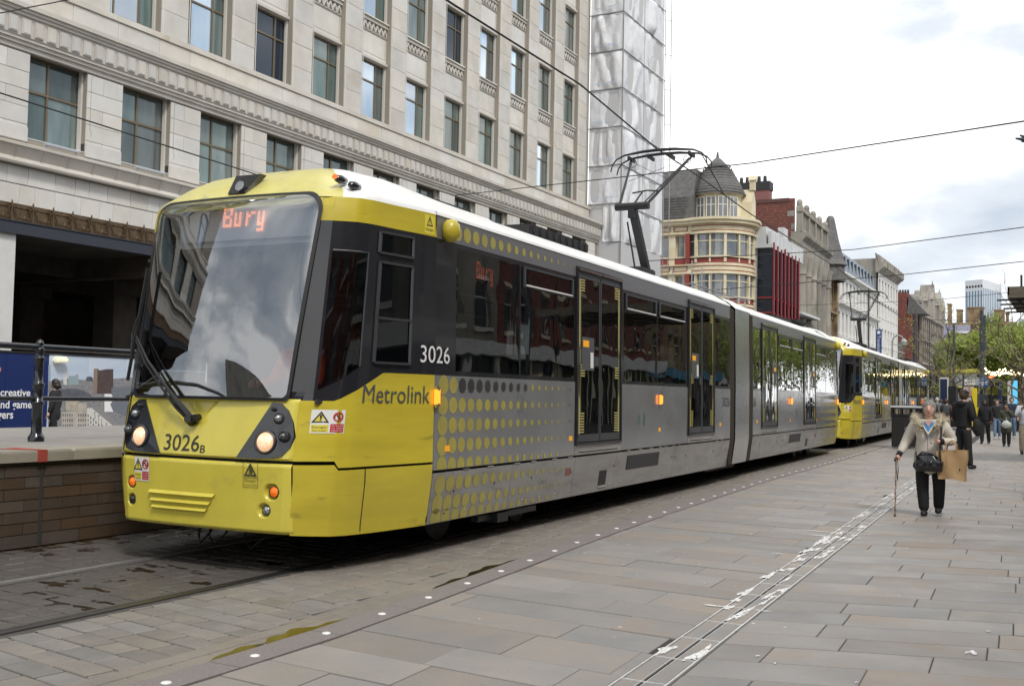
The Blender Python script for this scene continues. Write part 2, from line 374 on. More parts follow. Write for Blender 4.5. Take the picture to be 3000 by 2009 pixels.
# track bed
tb = MB(); strip(tb, trk, -12, 0, -30, 140, -.045, -.02, 3); strip(tb, lambda q: trk(q), 0, 2.6, -30, 140, -.045, -.0201, 3)
bed = tag(ob('tram_track_bed', tb.mesh('tram_track_bed', M_joint)), kind='structure')
fs_ = MB(); fw = MB(); ns = 0; r3 = random.Random(9)
def setts(xa_f, xb_f, ya, yb, wet, tilt=-.15, L_=.32, Dd=.185):
    global ns
    y = ya; row = 0
    while y < yb:
        xa = xa_f(y); xb = xb_f(y); x = xa-(r3.random())*L_
        while x < xb:
            l = L_*r3.uniform(.75, 1.2); a, b = max(x, xa), min(x+l, xb); x += l
            if b-a < .05: continue
            g = .0095 if wet else .009; mid = (xa+xb)/2
            q = [(a+g, y+g+tilt*(a-mid)), (b-g, y+g+tilt*(b-mid)), (b-g+.025, y+Dd-g+tilt*(b-mid)), (a+g+.025, y+Dd-g+tilt*(a-mid))]
            cx = (a+b)/2; cy = sum(p[1] for p in q)/4; z = r3.uniform(-.006, -.001)
            big = not wet and cy < 6.6 and cx > -6.2
            if big and ns < 280:
                m1 = MB(); stone(m1, [(px-cx, py-cy) for px, py in q], z, -.04, .006); ob('stone_sett', m1.mesh('stone_sett', M_sett, fixn=False), bed, (cx, cy, 0)); ns += 1
            else: stone(fw if wet else fs_, q, z, -.04, .006)
        y += Dd; row += 1
setts(lambda q: trk(q)+.80, lambda q: stl(q)-.40, 3.2, 60, False)
setts(lambda q: trk(q)-.66, lambda q: trk(q)+.64, 3.6, 24, True, -.08)
setts(lambda q: trk(q)-2.05, lambda q: trk(q)-.80, 4.0, 24, True, -.05)
yy = 2.8
while yy < 60:   # two courses of setts laid along the kerb
    for k in range(2):
        l = r3.uniform(.22, .34); x0 = -.125-.135*(k+1)+.006; x1 = x0+.123
        q = [(stl(yy)+x0, yy), (stl(yy)+x1, yy), (stl(yy+.29)+x1, yy+.284), (stl(yy+.29)+x0, yy+.284)]
        q = [(a, b+k*.13) for a, b in q]; stone(fs_, q, -.003, -.04, .005)
    yy += .292
o = ob('stone_setts_beyond', fs_.mesh('setts', M_sett, fixn=False), bed); o['kind'] = 'stuff'
o = ob('stone_setts_in_track', fw.mesh('settsw', M_settw, fixn=False), bed); o['kind'] = 'stuff'
# rails
for s, nm in ((-1, 'far'), (1, 'near')):
    rm = MB(); r_ = s*.7175
    mb = MB(); strip(mb, trk, r_-.035, r_+.035, -30, 140, -.05, .004, 1.5)
    mg = MB(); strip(mg, trk, r_-s*.085-.02, r_-s*.085+.02, -30, 140, -.05, .000, 1.5)
    root = tag(ob('tram_rail', mb.mesh('rail_head', M_steel)), 'polished grooved steel tram rail nearer the platform' if s < 0 else 'dark grooved steel tram rail nearer the pavement', 'rail')
    if s > 0: root.data.materials[0] = mat('rail steel dull', (.16, .155, .15), .35, .9)
    ob('groove_lip', mg.mesh('groove_lip', M_rubber), root)
    mg = MB(); strip(mg, trk, r_-.135, r_+.135, -30, 140, -.05, -.006, 1.5); ob('rail_seal', mg.mesh('rail_seal', M_rubber), root)
# puddles: irregular thin sheets filling low setts
pm = MB(); r4 = random.Random(21)
for k in range(110):
    yy = r4.uniform(4.2, 9.5); side = r4.choice((-.45, -.3, 0, .25, .5, -1.5, -1.8, -1.6, -1.9))
    blob(pm, trk(yy)+side+r4.uniform(-.1, .1), yy, r4.uniform(.03, .17), r4.uniform(.015, .09), -.0035+k*.00001, r4, 16, -.1)
strip(pm, trk, -2.08, -1.82, 3, 16, -.02, -.0035)
_nt = M_water.node_tree; _n = _nt.nodes.new('ShaderNodeTexNoise'); _n.inputs['Scale'].default_value = 9; _n.inputs['Detail'].default_value = 6; _tc = _nt.nodes.new('ShaderNodeTexCoord'); _nt.links.new(_tc.outputs['Object'], _n.inputs['Vector'])
_r = _nt.nodes.new('ShaderNodeMapRange'); _r.inputs['From Min'].default_value = .40; _r.inputs['From Max'].default_value = .52; _nt.links.new(_n.outputs['Fac'], _r.inputs['Value']); _nt.links.new(_r.outputs[0], _nt.nodes['Principled BSDF'].inputs['Alpha'])
tag(ob('puddles', pm.mesh('puddles', M_water)), 'shallow brown puddles lying between the tram rails', 'puddle', kind='stuff')
gm = MB()
def gut(y0, y1, w_, n=40):
    L_ = []; R_ = []
    for i in range(n+1):
        t = i/n; y_ = y0+(y1-y0)*t; ww = w_*math.sin(PI*(.04+.92*t))**.8*(.75+.2*math.sin(13*t)+.16*math.sin(31*t))
        R_.append((stl(y_)-.112, y_, .0015)); L_.append((stl(y_)-.112-max(.01, ww), y_, .0015))
    for i in range(n): gm.quad(L_[i], R_[i], R_[i+1], L_[i+1])
gut(4.43, 5.74, .15); gut(6.9, 8.7, .11)
tag(ob('gutter_water', gm.mesh('gutter_water', M_wetbrown)), 'murky green-brown water standing in the gutter against the kerb', 'puddle')

# ---------------------------------------------------------------- tram materials
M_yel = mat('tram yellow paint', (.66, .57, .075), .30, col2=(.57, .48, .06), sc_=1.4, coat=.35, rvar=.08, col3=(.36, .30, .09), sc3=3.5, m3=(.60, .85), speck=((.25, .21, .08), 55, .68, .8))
M_yel_shade = mat('tram yellow shaded side', (.56, .46, .035), .36, col2=(.47, .38, .03), sc_=2.0, stretch=(1, .4, 2.5), coat=.2, rvar=.06, col3=(.2, .16, .03), sc3=4.5, m3=(.62, .8))  # same yellow as the front, darkened: shade on the sides put into colour
M_blk = mat('tram black paint', (.016, .017, .021), .16, coat=.5)
M_blk2 = mat('matt black plastic', (.012, .012, .013), .5)
M_sil = mat('tram silver paint', (.36, .37, .38), .20, .55, col2=(.31, .32, .33), sc_=1.2, coat=.25, rvar=.05)
M_silup = mat('tram silver upper', (.20, .20, .21), .3, .4)
M_skirt = mat('tram silver skirt', (.34, .335, .325), .38, .35, col2=(.27, .26, .245), sc_=2.5, stretch=(1, .5, 2.5), rvar=.08, col3=(.2, .185, .165), sc3=5, m3=(.6, .78))
M_roof = mat('tram white roof', (.80, .80, .79), .45, coat=.2, col2=(.72, .72, .70), sc_=3)
M_roof_glare = mat('tram yellow roof glare', (.66, .60, .20), .32, coat=.3, col2=(.58, .53, .18), sc_=4, col3=(.36, .34, .22), sc3=6, m3=(.6, .75))  # cab yellow paled, the glare on the dome put into its colour
M_gear = mat('roof equipment', (.02, .02, .021), .6)
M_bel = mat('gangway bellows', (.045, .036, .028), .85, bump=.4, bsc=30)
M_chr = mat('polished metal', (.75, .75, .76), .12, 1.)
M_dsil = mat('door frame grey', (.06, .062, .068), .35, .3)
M_ora = mat('orange lens', (.75, .16, .01), .25, emit=(.8, .14, 0), es=.25, spec=.6)
M_oron = mat('amber lamp lit', (.8, .25, .03), .3, emit=(1, .26, .02), es=1.5, col2=(.5, .1, .02), sc_=60)
M_lamp = mat('headlight lit', (.95, .85, .7), .15, emit=(1, .55, .28), es=.45, col2=(.55, .34, .22), sc_=22)
M_lampr = mat('headlight bowl', (.50, .28, .17), .2, .5, emit=(.8, .35, .15), es=.18)
M_led = mat('clear lens', (.55, .58, .6), .12, .6, col2=(.16, .17, .18), sc_=110)
M_txt = mat('dark lettering', (.035, .035, .03), .5)
M_wht = mat('white lettering', (.72, .72, .72), .5)
M_txg = mat('grey lettering', (.07, .075, .08), .5)
M_leddot = mat('lit display dot', (1, .25, .08), .5, emit=(1, .32, .14), es=1.7); M_leddot2 = mat('dim display dot', (.6, .12, .04), .5, emit=(1, .14, .03), es=.6)
M_red = mat('sticker red', (.45, .02, .03), .5); M_stw = mat('sticker white', (.70, .70, .68), .5); M_sty = mat('sticker yellow', (.68, .58, .06), .5)
M_reflo = mat('orange reflector', (.85, .38, .02), .3, emit=(.9, .35, 0), es=.12)
M_disp = mat('display housing', (.75, .77, .8), .5)
M_int = mat('tram interior', (.10, .105, .11), .6); M_intc = mat('tram ceiling', (.22, .22, .22), .6)
M_seat = mat('seat moquette', (.03, .05, .10), .9, col2=(.06, .07, .05), sc_=30)
M_pole = mat('yellow grab pole', (.55, .42, .03), .35)
G_ws = glass('windscreen glass', (.58, .61, .63), .24, .0, .6, wav=.003, wsc=1.3)
G_side = glass('side window glass', (.34, .36, .37), .13, .0, .55, wav=.0022, wsc=2.2)
G_cab = glass('cab side glass', (.40, .42, .43), .07, .0, .5)
M_dotd = mat('dark dot print', (.035, .035, .037), .35); M_doty = mat('yellow dot print', (.38, .33, .07), .35, col2=(.30, .26, .065), sc_=3)
M_hopgl = mat('bright window ledge', (.7, .7, .7), .3)

# ------------ body surface: plan ring and level profile
RING = [(0, -.045), (.25, -.042), (.5, -.032), (.72, -.012), (.86, .006), (.93, .035), (1.01, .10), (1.09, .18), (1.165, .27), (1.215, .42), (1.24, .6), (1.262, .8), (1.30, 1.05), (1.335, 1.28), (1.36, 1.5)]
YO = [(.30, .05), (.36, .025), (.9, .0), (.94, .0), (1.42, .075), (3.05, .33), (3.12, .35), (3.16, .38)]
def yo(z): return lerp(YO, z)
def sx(z): return .955+.045*min(1, max(0, (z-.3)/.46)) if z < .76 else 1-.012*max(0, z-1.7)
def rp(i, z, off=0.):
    """ring point index i (fraction ok, sign = side) at height z"""
    s = -1 if i < 0 else 1; i = abs(i); k = min(int(i), len(RING)-2); t = i-k
    x = RING[k][0]*(1-t)+RING[k+1][0]*t; y = RING[k][1]*(1-t)+RING[k+1][1]*t
    y += yo(z)*max(0, (1.5-y)/1.5)
    x *= sx(z)
    if off:
        n = Vector((RING[k+1][1]-RING[k][1], -(RING[k+1][0]-RING[k][0]), 0)).normalized(); x += n.x*off; y += n.y*off
    return (s*x, y, z)
NR = len(RING)-1
def ringstrip(mb, i0, i1, zl, zh, nz=1, off=0., step=1.):
    n = int(round((i1-i0)/step))
    def f(u, v):
        i = i0+(i1-i0)*u; a = zl(i) if callable(zl) else zl; b = zh(i) if callable(zh) else zh
        return rp(i, a+(b-a)*v, off)
    mb.grid(f, n, nz)
def frontx(x, z, off=0.):
    """point on the front surface at lateral x"""
    ax = abs(x)/sx(z); k = 0
    while k < NR-1 and RING[k+1][0] < ax: k += 1
    t = (ax-RING[k][0])/(RING[k+1][0]-RING[k][0]); y = RING[k][1]*(1-t)+RING[k+1][1]*t
    return (x, y+yo(z)*max(0, (1.5-y)/1.5)-off, z)
def zdiag(i):
    y = rp(i, 1.5)[1]; t = min(1, max(0, (y-.30)/.50)); return 1.415+(1.66-1.415)*t
def fpoly(mb, pts, off, th=.012):
    """plate following the front surface: outline in (x,z)"""
    a = [frontx(x, z, off) for x, z in pts]; b = [frontx(x, z, off-th) for x, z in pts]; n = len(pts)
    cx = sum(p[0] for p in pts)/n; cz = sum(p[1] for p in pts)/n
    mb.add([frontx(cx, cz, off)]+a+b, [(0, 1+i, 1+(i+1) % n) for i in range(n)]+[(1+i, 1+(i+1) % n, 1+n+(i+1) % n, 1+n+i) for i in range(n)])

CAB = []    # (name, mesh, [(subname, mesh, matrix)], matrix)
def cp(name, me, subs=(), M=None, label=None): CAB.append((name, me, list(subs), M, label))
# inner dark shell behind all the panel joints
mb = MB(); ringstrip(mb, -NR, NR, .34, 1.40, 3, -.075); cp('inner_shell', mb.mesh('inner_shell', M_blk2))
# bumper: front with lamp recesses as sunken pockets
pock = [(.76, .673, .062), (.69, .522, .052), (-.79, .673, .05), (-.79, .522, .045)]
def bump_f(u, v):
    x = -.92+1.84*u; z = .335+.565*v; d = 0
    for px, pz, pr in pock:
        q = math.hypot((x-px+.01*(1 if px > 0 else -1)), z-pz)
        d = max(d, .034*min(1, max(0, (pr+.008-q)/.014)))
    e = min(v, 1-v)*.565
    d += .018*max(0, 1-e/.03)**2
    p = frontx(x, z, 0); return (p[0], p[1]+d, p[2])
mb = MB(); mb.grid(bump_f, 230, 72); cp('bumper', mb.mesh('bumper', M_yel, smooth=True), label='yellow bumper panel with three raised slats')
mb = MB()
for (x0, x1, z) in ((-.54, .20, .607), (-.52, .155, .542), (-.505, .12, .485)):
    n = 10
    for i in range(n):
        a = x0+(x1-x0)*i/n; b = x0+(x1-x0)*(i+1)/n; zz = z+(.0-.012)*0
        h = .021 if i < n-1 else .021
        A = [frontx(a, z-h, .0), frontx(a, z-h*.2, .03), frontx(a, z+h, .004)]; xe = b if i < n-1 else b
        B_ = [frontx(b-(.0 if i < n-1 else .03), z-h, .0), frontx(b-(.0 if i < n-1 else .012), z-h*.2, .03), frontx(b, z+h, .004)]
        mb.quad(A[0], B_[0], B_[1], A[1]); mb.quad(A[1], B_[1], B_[2], A[2])
        if i == n-1: mb.poly(B_)
        if i == 0: mb.poly(A)
cp('bumper_slat', mb.mesh('bumper_slat', M_yel))
# corner skirt panels
for s, nm in ((1, 'r'), (-1, 'l')):
    mb = MB(); i0, i1 = (5.02, NR-.03) if s > 0 else (-NR+.03, -5.02)
    zt = lambda i: .895 if abs(i) < 8.2 else .85
    ringstrip(mb, i0, i1, lambda i: .33-.03*min(1, (abs(i)-5)/6), zt, 4, 0, .25); cp('corner_skirt', mb.mesh('corner_skirt', M_yel_shade, smooth=True))
# nose panel: heightfield with the wiper recess
V_ = [(-.401, 1.43), (-.223, 1.195), (-.035, 1.195), (.18, 1.43)]
def inV(x, z):
    t = (z-1.195)/(1.43-1.195); a = -.223+(-.401+.223)*t; b = -.035+(.18+.035)*t
    return min(x-a, b-x, z-1.195)
def nose_f(u, v):
    x = -.925+1.85*u; z = .925+.495*v; d = .04*min(1, max(0, inV(x, z)/.03))
    e = min(z-.925, 1.42-z, .925-abs(x)); d += .014*max(0, 1-e/.02)**2
    p = frontx(x, z, 0); return (p[0], p[1]+d, p[2])
mb = MB(); mb.grid(nose_f, 110, 30); cp('nose_panel', mb.mesh('nose_panel', M_yel, smooth=True))
for s in (1, -1):
    mb = MB(); i0, i1 = (5.02, NR-.03) if s > 0 else (-NR+.03, -5.02)
    ringstrip(mb, i0, i1, lambda i: .925 if abs(i) < 8.2 else .87, lambda i: zdiag(i)-.004, 4, 0, .25); cp('cab_side_panel', mb.mesh('cab_side_panel', M_yel_shade, smooth=True))
# black band and yellow cornice
mb = MB(); ringstrip(mb, -NR, NR, zdiag, 2.91, 6, 0, .5); cp('cab_surround', mb.mesh('cab_surround', M_blk, smooth=True))
mb = MB(); ringstrip(mb, -NR, NR, 2.912, 3.12, 2, .003, .5); cp('yellow_cornice', mb.mesh('yellow_cornice', M_yel_shade, smooth=True))
RL = [(3.12, 1, 0), (3.17, .985, .03), (3.23, .92, .10), (3.32, .82, .2), (3.42, .69, .36), (3.49, .55, .55), (3.545, .38, .8), (3.57, .2, 1.0), (3.575, 0.0, 1.15)]
def roofpt(i, l):
    k = min(int(l), len(RL)-2); t = l-k; z, sxx, y_ = [RL[k][q]*(1-t)+RL[k+1][q]*t for q in range(3)]
    a = rp(i, 3.12); return (a[0]*sxx, a[1]+(1.5-a[1])*min(1, y_/1.2) if a[1] < 1.5 else 1.5, z)
mb = MB(); mb.mi = 0
mb.grid(lambda u, v: roofpt(-8+14.6*u, v*8), 32, 16)
cp('roof_dome', mb.mesh('roof_dome', M_roof_glare, smooth='all', fixn=True))
for s in (1, -1):
    mb = MB(); mb.grid(lambda u, v: roofpt(s*((8 if s < 0 else 6.6)+(NR-(8 if s < 0 else 6.6))*u), v*8), 12, 16); cp('cab_roof', mb.mesh('cab_roof', M_roof, smooth='all'))
# fairing behind the dome
mb = MB()
def fair(u, v):
    y = 1.5+1.5*v; a = u*2-1; s = 1 if a > 0 else -1; a = abs(a); l = 8*(1-a); k = min(int(l), 7); t = l-k
    z, sxx, _ = [RL[k][q]*(1-t)+RL[k+1][q]*t for q in range(3)]; z2 = min(z, 3.36)
    return (s*1.36*sxx*sx(3.12), y, z*(1-v)+z2*v)
mb.grid(fair, 20, 5); cp('roof_fairing', mb.mesh('roof_fairing', M_roof, smooth='all'))
# windscreen with rounded corners
def wsw(z, grow=0.):
    t = (z-1.43)/(3.14-1.43); w_ = .835+.075*t+grow; top = 3.145+grow; bot = 1.425-grow; r = .17
    if z > top-r: w_ -= r-math.sqrt(max(0, r*r-(z-top+r)**2))
    if z < bot+.05: w_ -= .05-math.sqrt(max(0, .05**2-(bot+.05-z)**2))
    return w_
def wsf(off, grow, bul=.09):
    def f(u, v):
        v = .5-.5*math.cos(PI*v); z = (1.425-grow)+(1.72+2*grow)*v; x = (2*u-1)*wsw(z, grow); p = frontx(x, min(z, 3.16), off)
        t = (z-1.42)/1.72
        return (p[0], p[1]-bul*(math.cos(x/.95*PI/2))*math.sin(PI*(.12+.76*t)), z)
    return f
mb = MB(); mb.grid(wsf(.012, .03), 24, 40); sur = mb.mesh('windscreen_seal', M_blk2, smooth='all')
# seal is only the rim
mb = MB(); f = wsf(.015, .022); fi = wsf(.02, -.004)
def rim(tn):
    pass
n = 60
def edge(fn):
    pts = [fn(k/n, 0) for k in range(n)]+[fn(1, k/n) for k in range(n)]+[fn(1-k/n, 1) for k in range(n)]+[fn(0, 1-k/n) for k in range(n)]
    return pts
A = edge(f); B_ = edge(fi); m = len(A); mb.add(A+B_, [(i, (i+1) % m, m+(i+1) % m, m+i) for i in range(m)])
rimm = mb.mesh('windscreen_seal', M_blk2, smooth='all')
mb = MB(); mb.grid(wsf(.016, 0), 28, 44); wsm = mb.mesh('windscreen', G_ws, smooth='all')
cp('windscreen', wsm, [('seal', rimm, None)])
# cut the black surround in front: replace front part by side pillars only
CAB[:] = [c for c in CAB if c[0] != 'cab_surround']
for s in (1, -1):
    mb = MB()
    for k in range(40):
        za, zb = 1.405+k*(2.912-1.405)/40, 1.405+(k+1)*(2.912-1.405)/40
        def P_(z, u):
            a = frontx(s*wsw(z, -.01), z, 0); b = rp(s*6.0, z)
            return tuple(a[q]*(1-u)+b[q]*u for q in range(3))
        for q in range(3): mb.quad(P_(za, q/3), P_(za, (q+1)/3), P_(zb, (q+1)/3), P_(zb, q/3))
    for i0, i1, a, b_ in ((6.25, 9, zdiag, lambda i: 1.50+.20*(abs(i)-6.25)/2.75), (6.25, 9, 2.66, 2.912), (6.0, 6.25, zdiag, 2.912), (9, NR, zdiag, 2.912)):
        ringstrip(mb, s*i0 if s > 0 else -i1, i1 if s > 0 else -i0, a, b_, 4, 0, .25)
    cp('cab_surround', mb.mesh('cab_surround', M_blk, smooth='all'))
mb = MB(); mb.box(-.05, .05, 1.44, 1.46, 2.9, 3.0)
cp('cab_light', mb.mesh('cab_light', M_intc))
CAB[:] = [c for c in CAB if c[0] != 'yellow_cornice']
for s in (1, -1):
    mb = MB()
    ringstrip(mb, s*6.0 if s > 0 else -NR, NR if s > 0 else -6.0, 2.912, 3.12, 2, .003, .25)
    for k in range(6):
        za, zb = 2.912+k*(3.12-2.912)/6, 2.912+(k+1)*(3.12-2.912)/6
        def P2(z, u):
            a = frontx(s*wsw(min(z, 3.14), -.01), z, 0); b = rp(s*6.0, z, .003)
            return tuple(a[q]*(1-u)+b[q]*u for q in range(3))
        for q in range(3): mb.quad(P2(za, q/3), P2(za, (q+1)/3), P2(zb, (q+1)/3), P2(zb, q/3))
    cp('yellow_cornice', mb.mesh('yellow_cornice', M_yel_shade, smooth='all'))
mb = MB(); mb.grid(lambda u, v: frontx((2*u-1)*wsw(3.0), 3.06+.07*v, -.004), 16, 2); cp('windscreen_header', mb.mesh('windscreen_header', M_yel))
# cab interior
mb = MB(); mb.box(-.95, .95, .12, .55, .95, 1.36); mb.box(-.9, .9, .3, .62, 1.36, 1.43); dashm = mb.mesh('driver_desk', mat('desk grey', (.09, .095, .10), .6)); 
mb = MB(); mb.box(-.25, .25, 1.05, 1.15, 1.3, 2.0); mb.box(-.25, .25, .75, 1.1, 1.25, 1.35); mb.box(-.25, .25, 1.06, 1.14, 2.0, 2.2); seatm = mb.mesh('driver_seat', M_seat, bevel=.02)
cp('driver_desk', dashm); cp('driver_seat', seatm)
mb = MB(); mb.box(-1.2, .05, 1.42, 1.46, .9, 3.1); mb.box(.75, 1.2, 1.42, 1.46, .9, 3.1); mb.box(-.66, .78, 1.0, 1.4, 2.86, 2.9); cp('cab_partition', mb.mesh('cab_partition', M_int))
mb = MB(); mb.box(-1.15, 1.15, .5, 1.5, .84, .9); cp('cab_floor', mb.mesh('cab_floor', M_int))
# destination display
mb = MB(); mb.quad((-.70, .40, 2.80), (.80, .40, 2.80), (.80, .42, 3.12), (-.70, .42, 3.12)); mb.box(-.74, .84, .44, .62, 2.75, 3.08); dm_ = mb.mesh('destination_display', M_disp)
GL = {'B': ['11110', '10010', '10010', '11100', '10010', '10010', '11110', '00000', '00000'], 'u': ['00000', '00000', '1010', '1010', '1010', '1010', '1110', '0', '0'], 'r': ['0', '0', '1011', '1100', '1000', '1000', '1000', '0', '0'], 'y': ['0', '0', '1010', '1010', '1010', '1010', '1110', '0010', '1110']}
def ledtext(x0, x1, z0, z1, P):
    mb = MB(); cols = []
    for ch in 'Bury':
        wd = max(len(r) for r in GL[ch][:7] if '1' in r) if ch != 'B' else 4
        for cx in range(wd):
            cols.append([r[cx] if cx < len(r) else '0' for r in GL[ch]])
        cols.append(['0']*9)
    cols = cols[:-1]; n = len(cols); dx = (x1-x0)/n; dz = (z1-z0)/9
    for i, cc in enumerate(cols):
        for j, b in enumerate(cc):
            if b == '1':
                for a in range(2):
                    for c_ in range(2):
                        xx = x0+(i+(a+.5)/2)*dx; zz = z1-(j+(c_+.5)/2)*dz; w_ = dx*.17; h_ = dz*.17
                        mb.quad(P(xx-w_, zz-h_), P(xx+w_, zz-h_), P(xx+w_, zz+h_), P(xx-w_, zz+h_))
    return mb.mesh('display_text', M_leddot, fixn=False)
lt = ledtext(-.20, .29, 2.865, 3.095, lambda x, z: (x+.1*(z-3), .395+.0, z)) 
cp('destination_display', dm_, [('display_text', lt, None)])
# roof lamp box
mb = MB(); pts = [(-.13, 3.205), (.06, 3.205), (.15, 3.385), (-.13, 3.385)]
def rf(x, z, o): 
    t = (z-3.12)/(3.42-3.12); return (x, .345+.17*t-o, z)
mb.add([rf(x, z, .03) for x, z in pts]+[rf(x, z, -.05) for x, z in pts], PF); bx_ = mb.mesh('roof_lamp', M_blk)
mb = MB(); mb.disc((-.0, .365, 3.27), (0, -1, .3), .048, 14); cp('roof_lamp', bx_, [('lens', mb.mesh('lens', M_led), None)])
# light clusters
CL = [(.70, 1.39), (.78, 1.385), (.855, 1.33), (.905, 1.235), (.925, 1.12), (.905, 1.03), (.85, .965), (.75, .942), (.60, .936), (.416, .936)]
for s in (1, -1):
    mb = MB(); fpoly(mb, [(s*x, z) for x, z in CL], .012, .03); cm = mb.mesh('light_cluster', M_blk)
    subs = []
    def lamp(x, z, r, m1, m0=None, dx=0.):
        a = frontx(s*x, z, .013); mb = MB(); nrm = Vector((s*.10, -1, .12)).normalized()
        R = nrm.to_track_quat('Z', 'Y').to_matrix().to_4x4(); R.translation = Vector(a)
        mb.lathe([(r*1.25, 0), (r*1.25, .012), (r*1.1, .02), (r, .008)], 20); q = mb.mesh('lamp_ring', M_dsil, smooth=True); subs.append(('lamp_ring', q, R))
        mb = MB(); mb.lathe([(0, .045), (r*.6, .038), (r*.9, .018), (r, .002)], 20); subs.append(('headlight' if r > .06 else 'signal_lens', mb.mesh('lens', m1, smooth='all'), R))
    lamp(.685, 1.072, .080, M_lamp); lamp(.783, 1.262, .036, M_led); lamp(.848, 1.12, .036, mat('grey lens', (.09, .095, .1), .15, .3) if s > 0 else D.materials['grey lens']); lamp(.725, 1.335, .014, M_dsil)
    cp('light_cluster', cm, subs)
for (x, z, r), m1 in zip([(.765, .673, .044), (.695, .522, .036), (-.785, .673, .042), (-.785, .522, .034)], (M_ora, M_led, M_ora, M_blk)):
    a = frontx(x, z, -.025); R = Vector((0, -1, .05)).to_track_quat('Z', 'Y').to_matrix().to_4x4(); R.translation = Vector(a)
    mb = MB(); mb.lathe([(r*1.1, -.02), (r*1.12, .015), (r, .016)], 18); ringm = mb.mesh('bezel', M_dsil, smooth=True)
    mb = MB(); mb.lathe([(0, .03), (r*.7, .024), (r, .008)], 18); cp('bumper_lamp', mb.mesh('bumper_lamp', m1, smooth='all'), [('bezel', ringm, None)], R)
# text on front
def ftext(t, x0, x1, zc, h, m_, off=.003, xs=None):
    me = textmesh(t, 1., m_, 'LEFT', .002); xsx = [v.co.x for v in me.vertices]; ys = [v.co.y for v in me.vertices]
    a, b, c_, d = min(xsx), max(xsx), min(ys), max(ys)
    for v in me.vertices:
        x = x0+(v.co.x-a)/(b-a)*(x1-x0); z = zc+((v.co.y-c_)/(d-c_)-.5)*h; p = frontx(x, z, off+(.002 if v.co.z > 0 else 0)); v.co = p
    return me
cp('fleet_number', ftext('3026', -.385, .012, 1.035, .135, M_txt)); cp('fleet_letter', ftext('B', .028, .08, .992, .062, M_txt))
# stickers
def plate(name, P, u0, u1, v0, v1, m_, subs=()):
    mb = MB(); n = 3
    mb.grid(lambda u, v: P(u0+(u1-u0)*u, v0+(v1-v0)*v, .0035), n, n); return mb.mesh(name, m_, fixn=False)
def stext(t, P, u0, u1, vc, h, m_, flip=False, off=.0062):
    me = textmesh(t, 1., m_, 'LEFT', 0); xs_ = [v.co.x for v in me.vertices]; ys = [v.co.y for v in me.vertices]; a, b, c_, d = min(xs_), max(xs_), min(ys), max(ys)
    for v in me.vertices:
        v.co = P(u0+(v.co.x-a)/(b-a)*(u1-u0), vc+((v.co.y-c_)/(d-c_)-.5)*h, off)
    return me
def tri(P, cu, v0, v1, m_, th=.0, nm='warning_triangle'):
    mb = MB(); h = v1-v0; w_ = h*.58; o = .0058
    A = [P(cu-w_, v0, o), P(cu+w_, v0, o), P(cu, v1, o)]; k = .68; cz = v0+h*.34
    B_ = [P(cu-w_*k, cz+(v0-cz)*k, o), P(cu+w_*k, cz+(v0-cz)*k, o), P(cu, cz+(v1-cz)*k, o)]
    mb.add(A+B_, [(0, 1, 4, 3), (1, 2, 5, 4), (2, 0, 3, 5)])
    mb.add([P(cu-w_*.09, v0+h*.32, o), P(cu+w_*.09, v0+h*.32, o), P(cu+w_*.14, v0+h*.68, o), P(cu-w_*.14, v0+h*.68, o)], [(0, 1, 2, 3)])
    mb.add([P(cu-w_*.1, v0+h*.18, o), P(cu+w_*.1, v0+h*.18, o), P(cu+w_*.1, v0+h*.26, o), P(cu-w_*.1, v0+h*.26, o)], [(0, 1, 2, 3)])
    return mb.mesh(nm, m_, fixn=False)
def circ(P, cu, cv, r, m_):
    mb = MB(); n = 20; o = .0058; A = [P(cu+r*math.cos(2*PI*k/n), cv+r*math.sin(2*PI*k/n), o) for k in range(n)]; B_ = [P(cu+.76*r*math.cos(2*PI*k/n), cv+.76*r*math.sin(2*PI*k/n), o) for k in range(n)]
    mb.add(A+B_, [(k, (k+1) % n, n+(k+1) % n, n+k) for k in range(n)])
    c45 = .62*r; w_ = .12*r; mb.quad(P(cu-c45-w_, cv+c45-w_, o), P(cu-c45+w_, cv+c45+w_, o), P(cu+c45+w_, cv-c45+w_, o), P(cu+c45-w_, cv-c45-w_, o))
    return mb.mesh('prohibition_ring', m_, fixn=False)
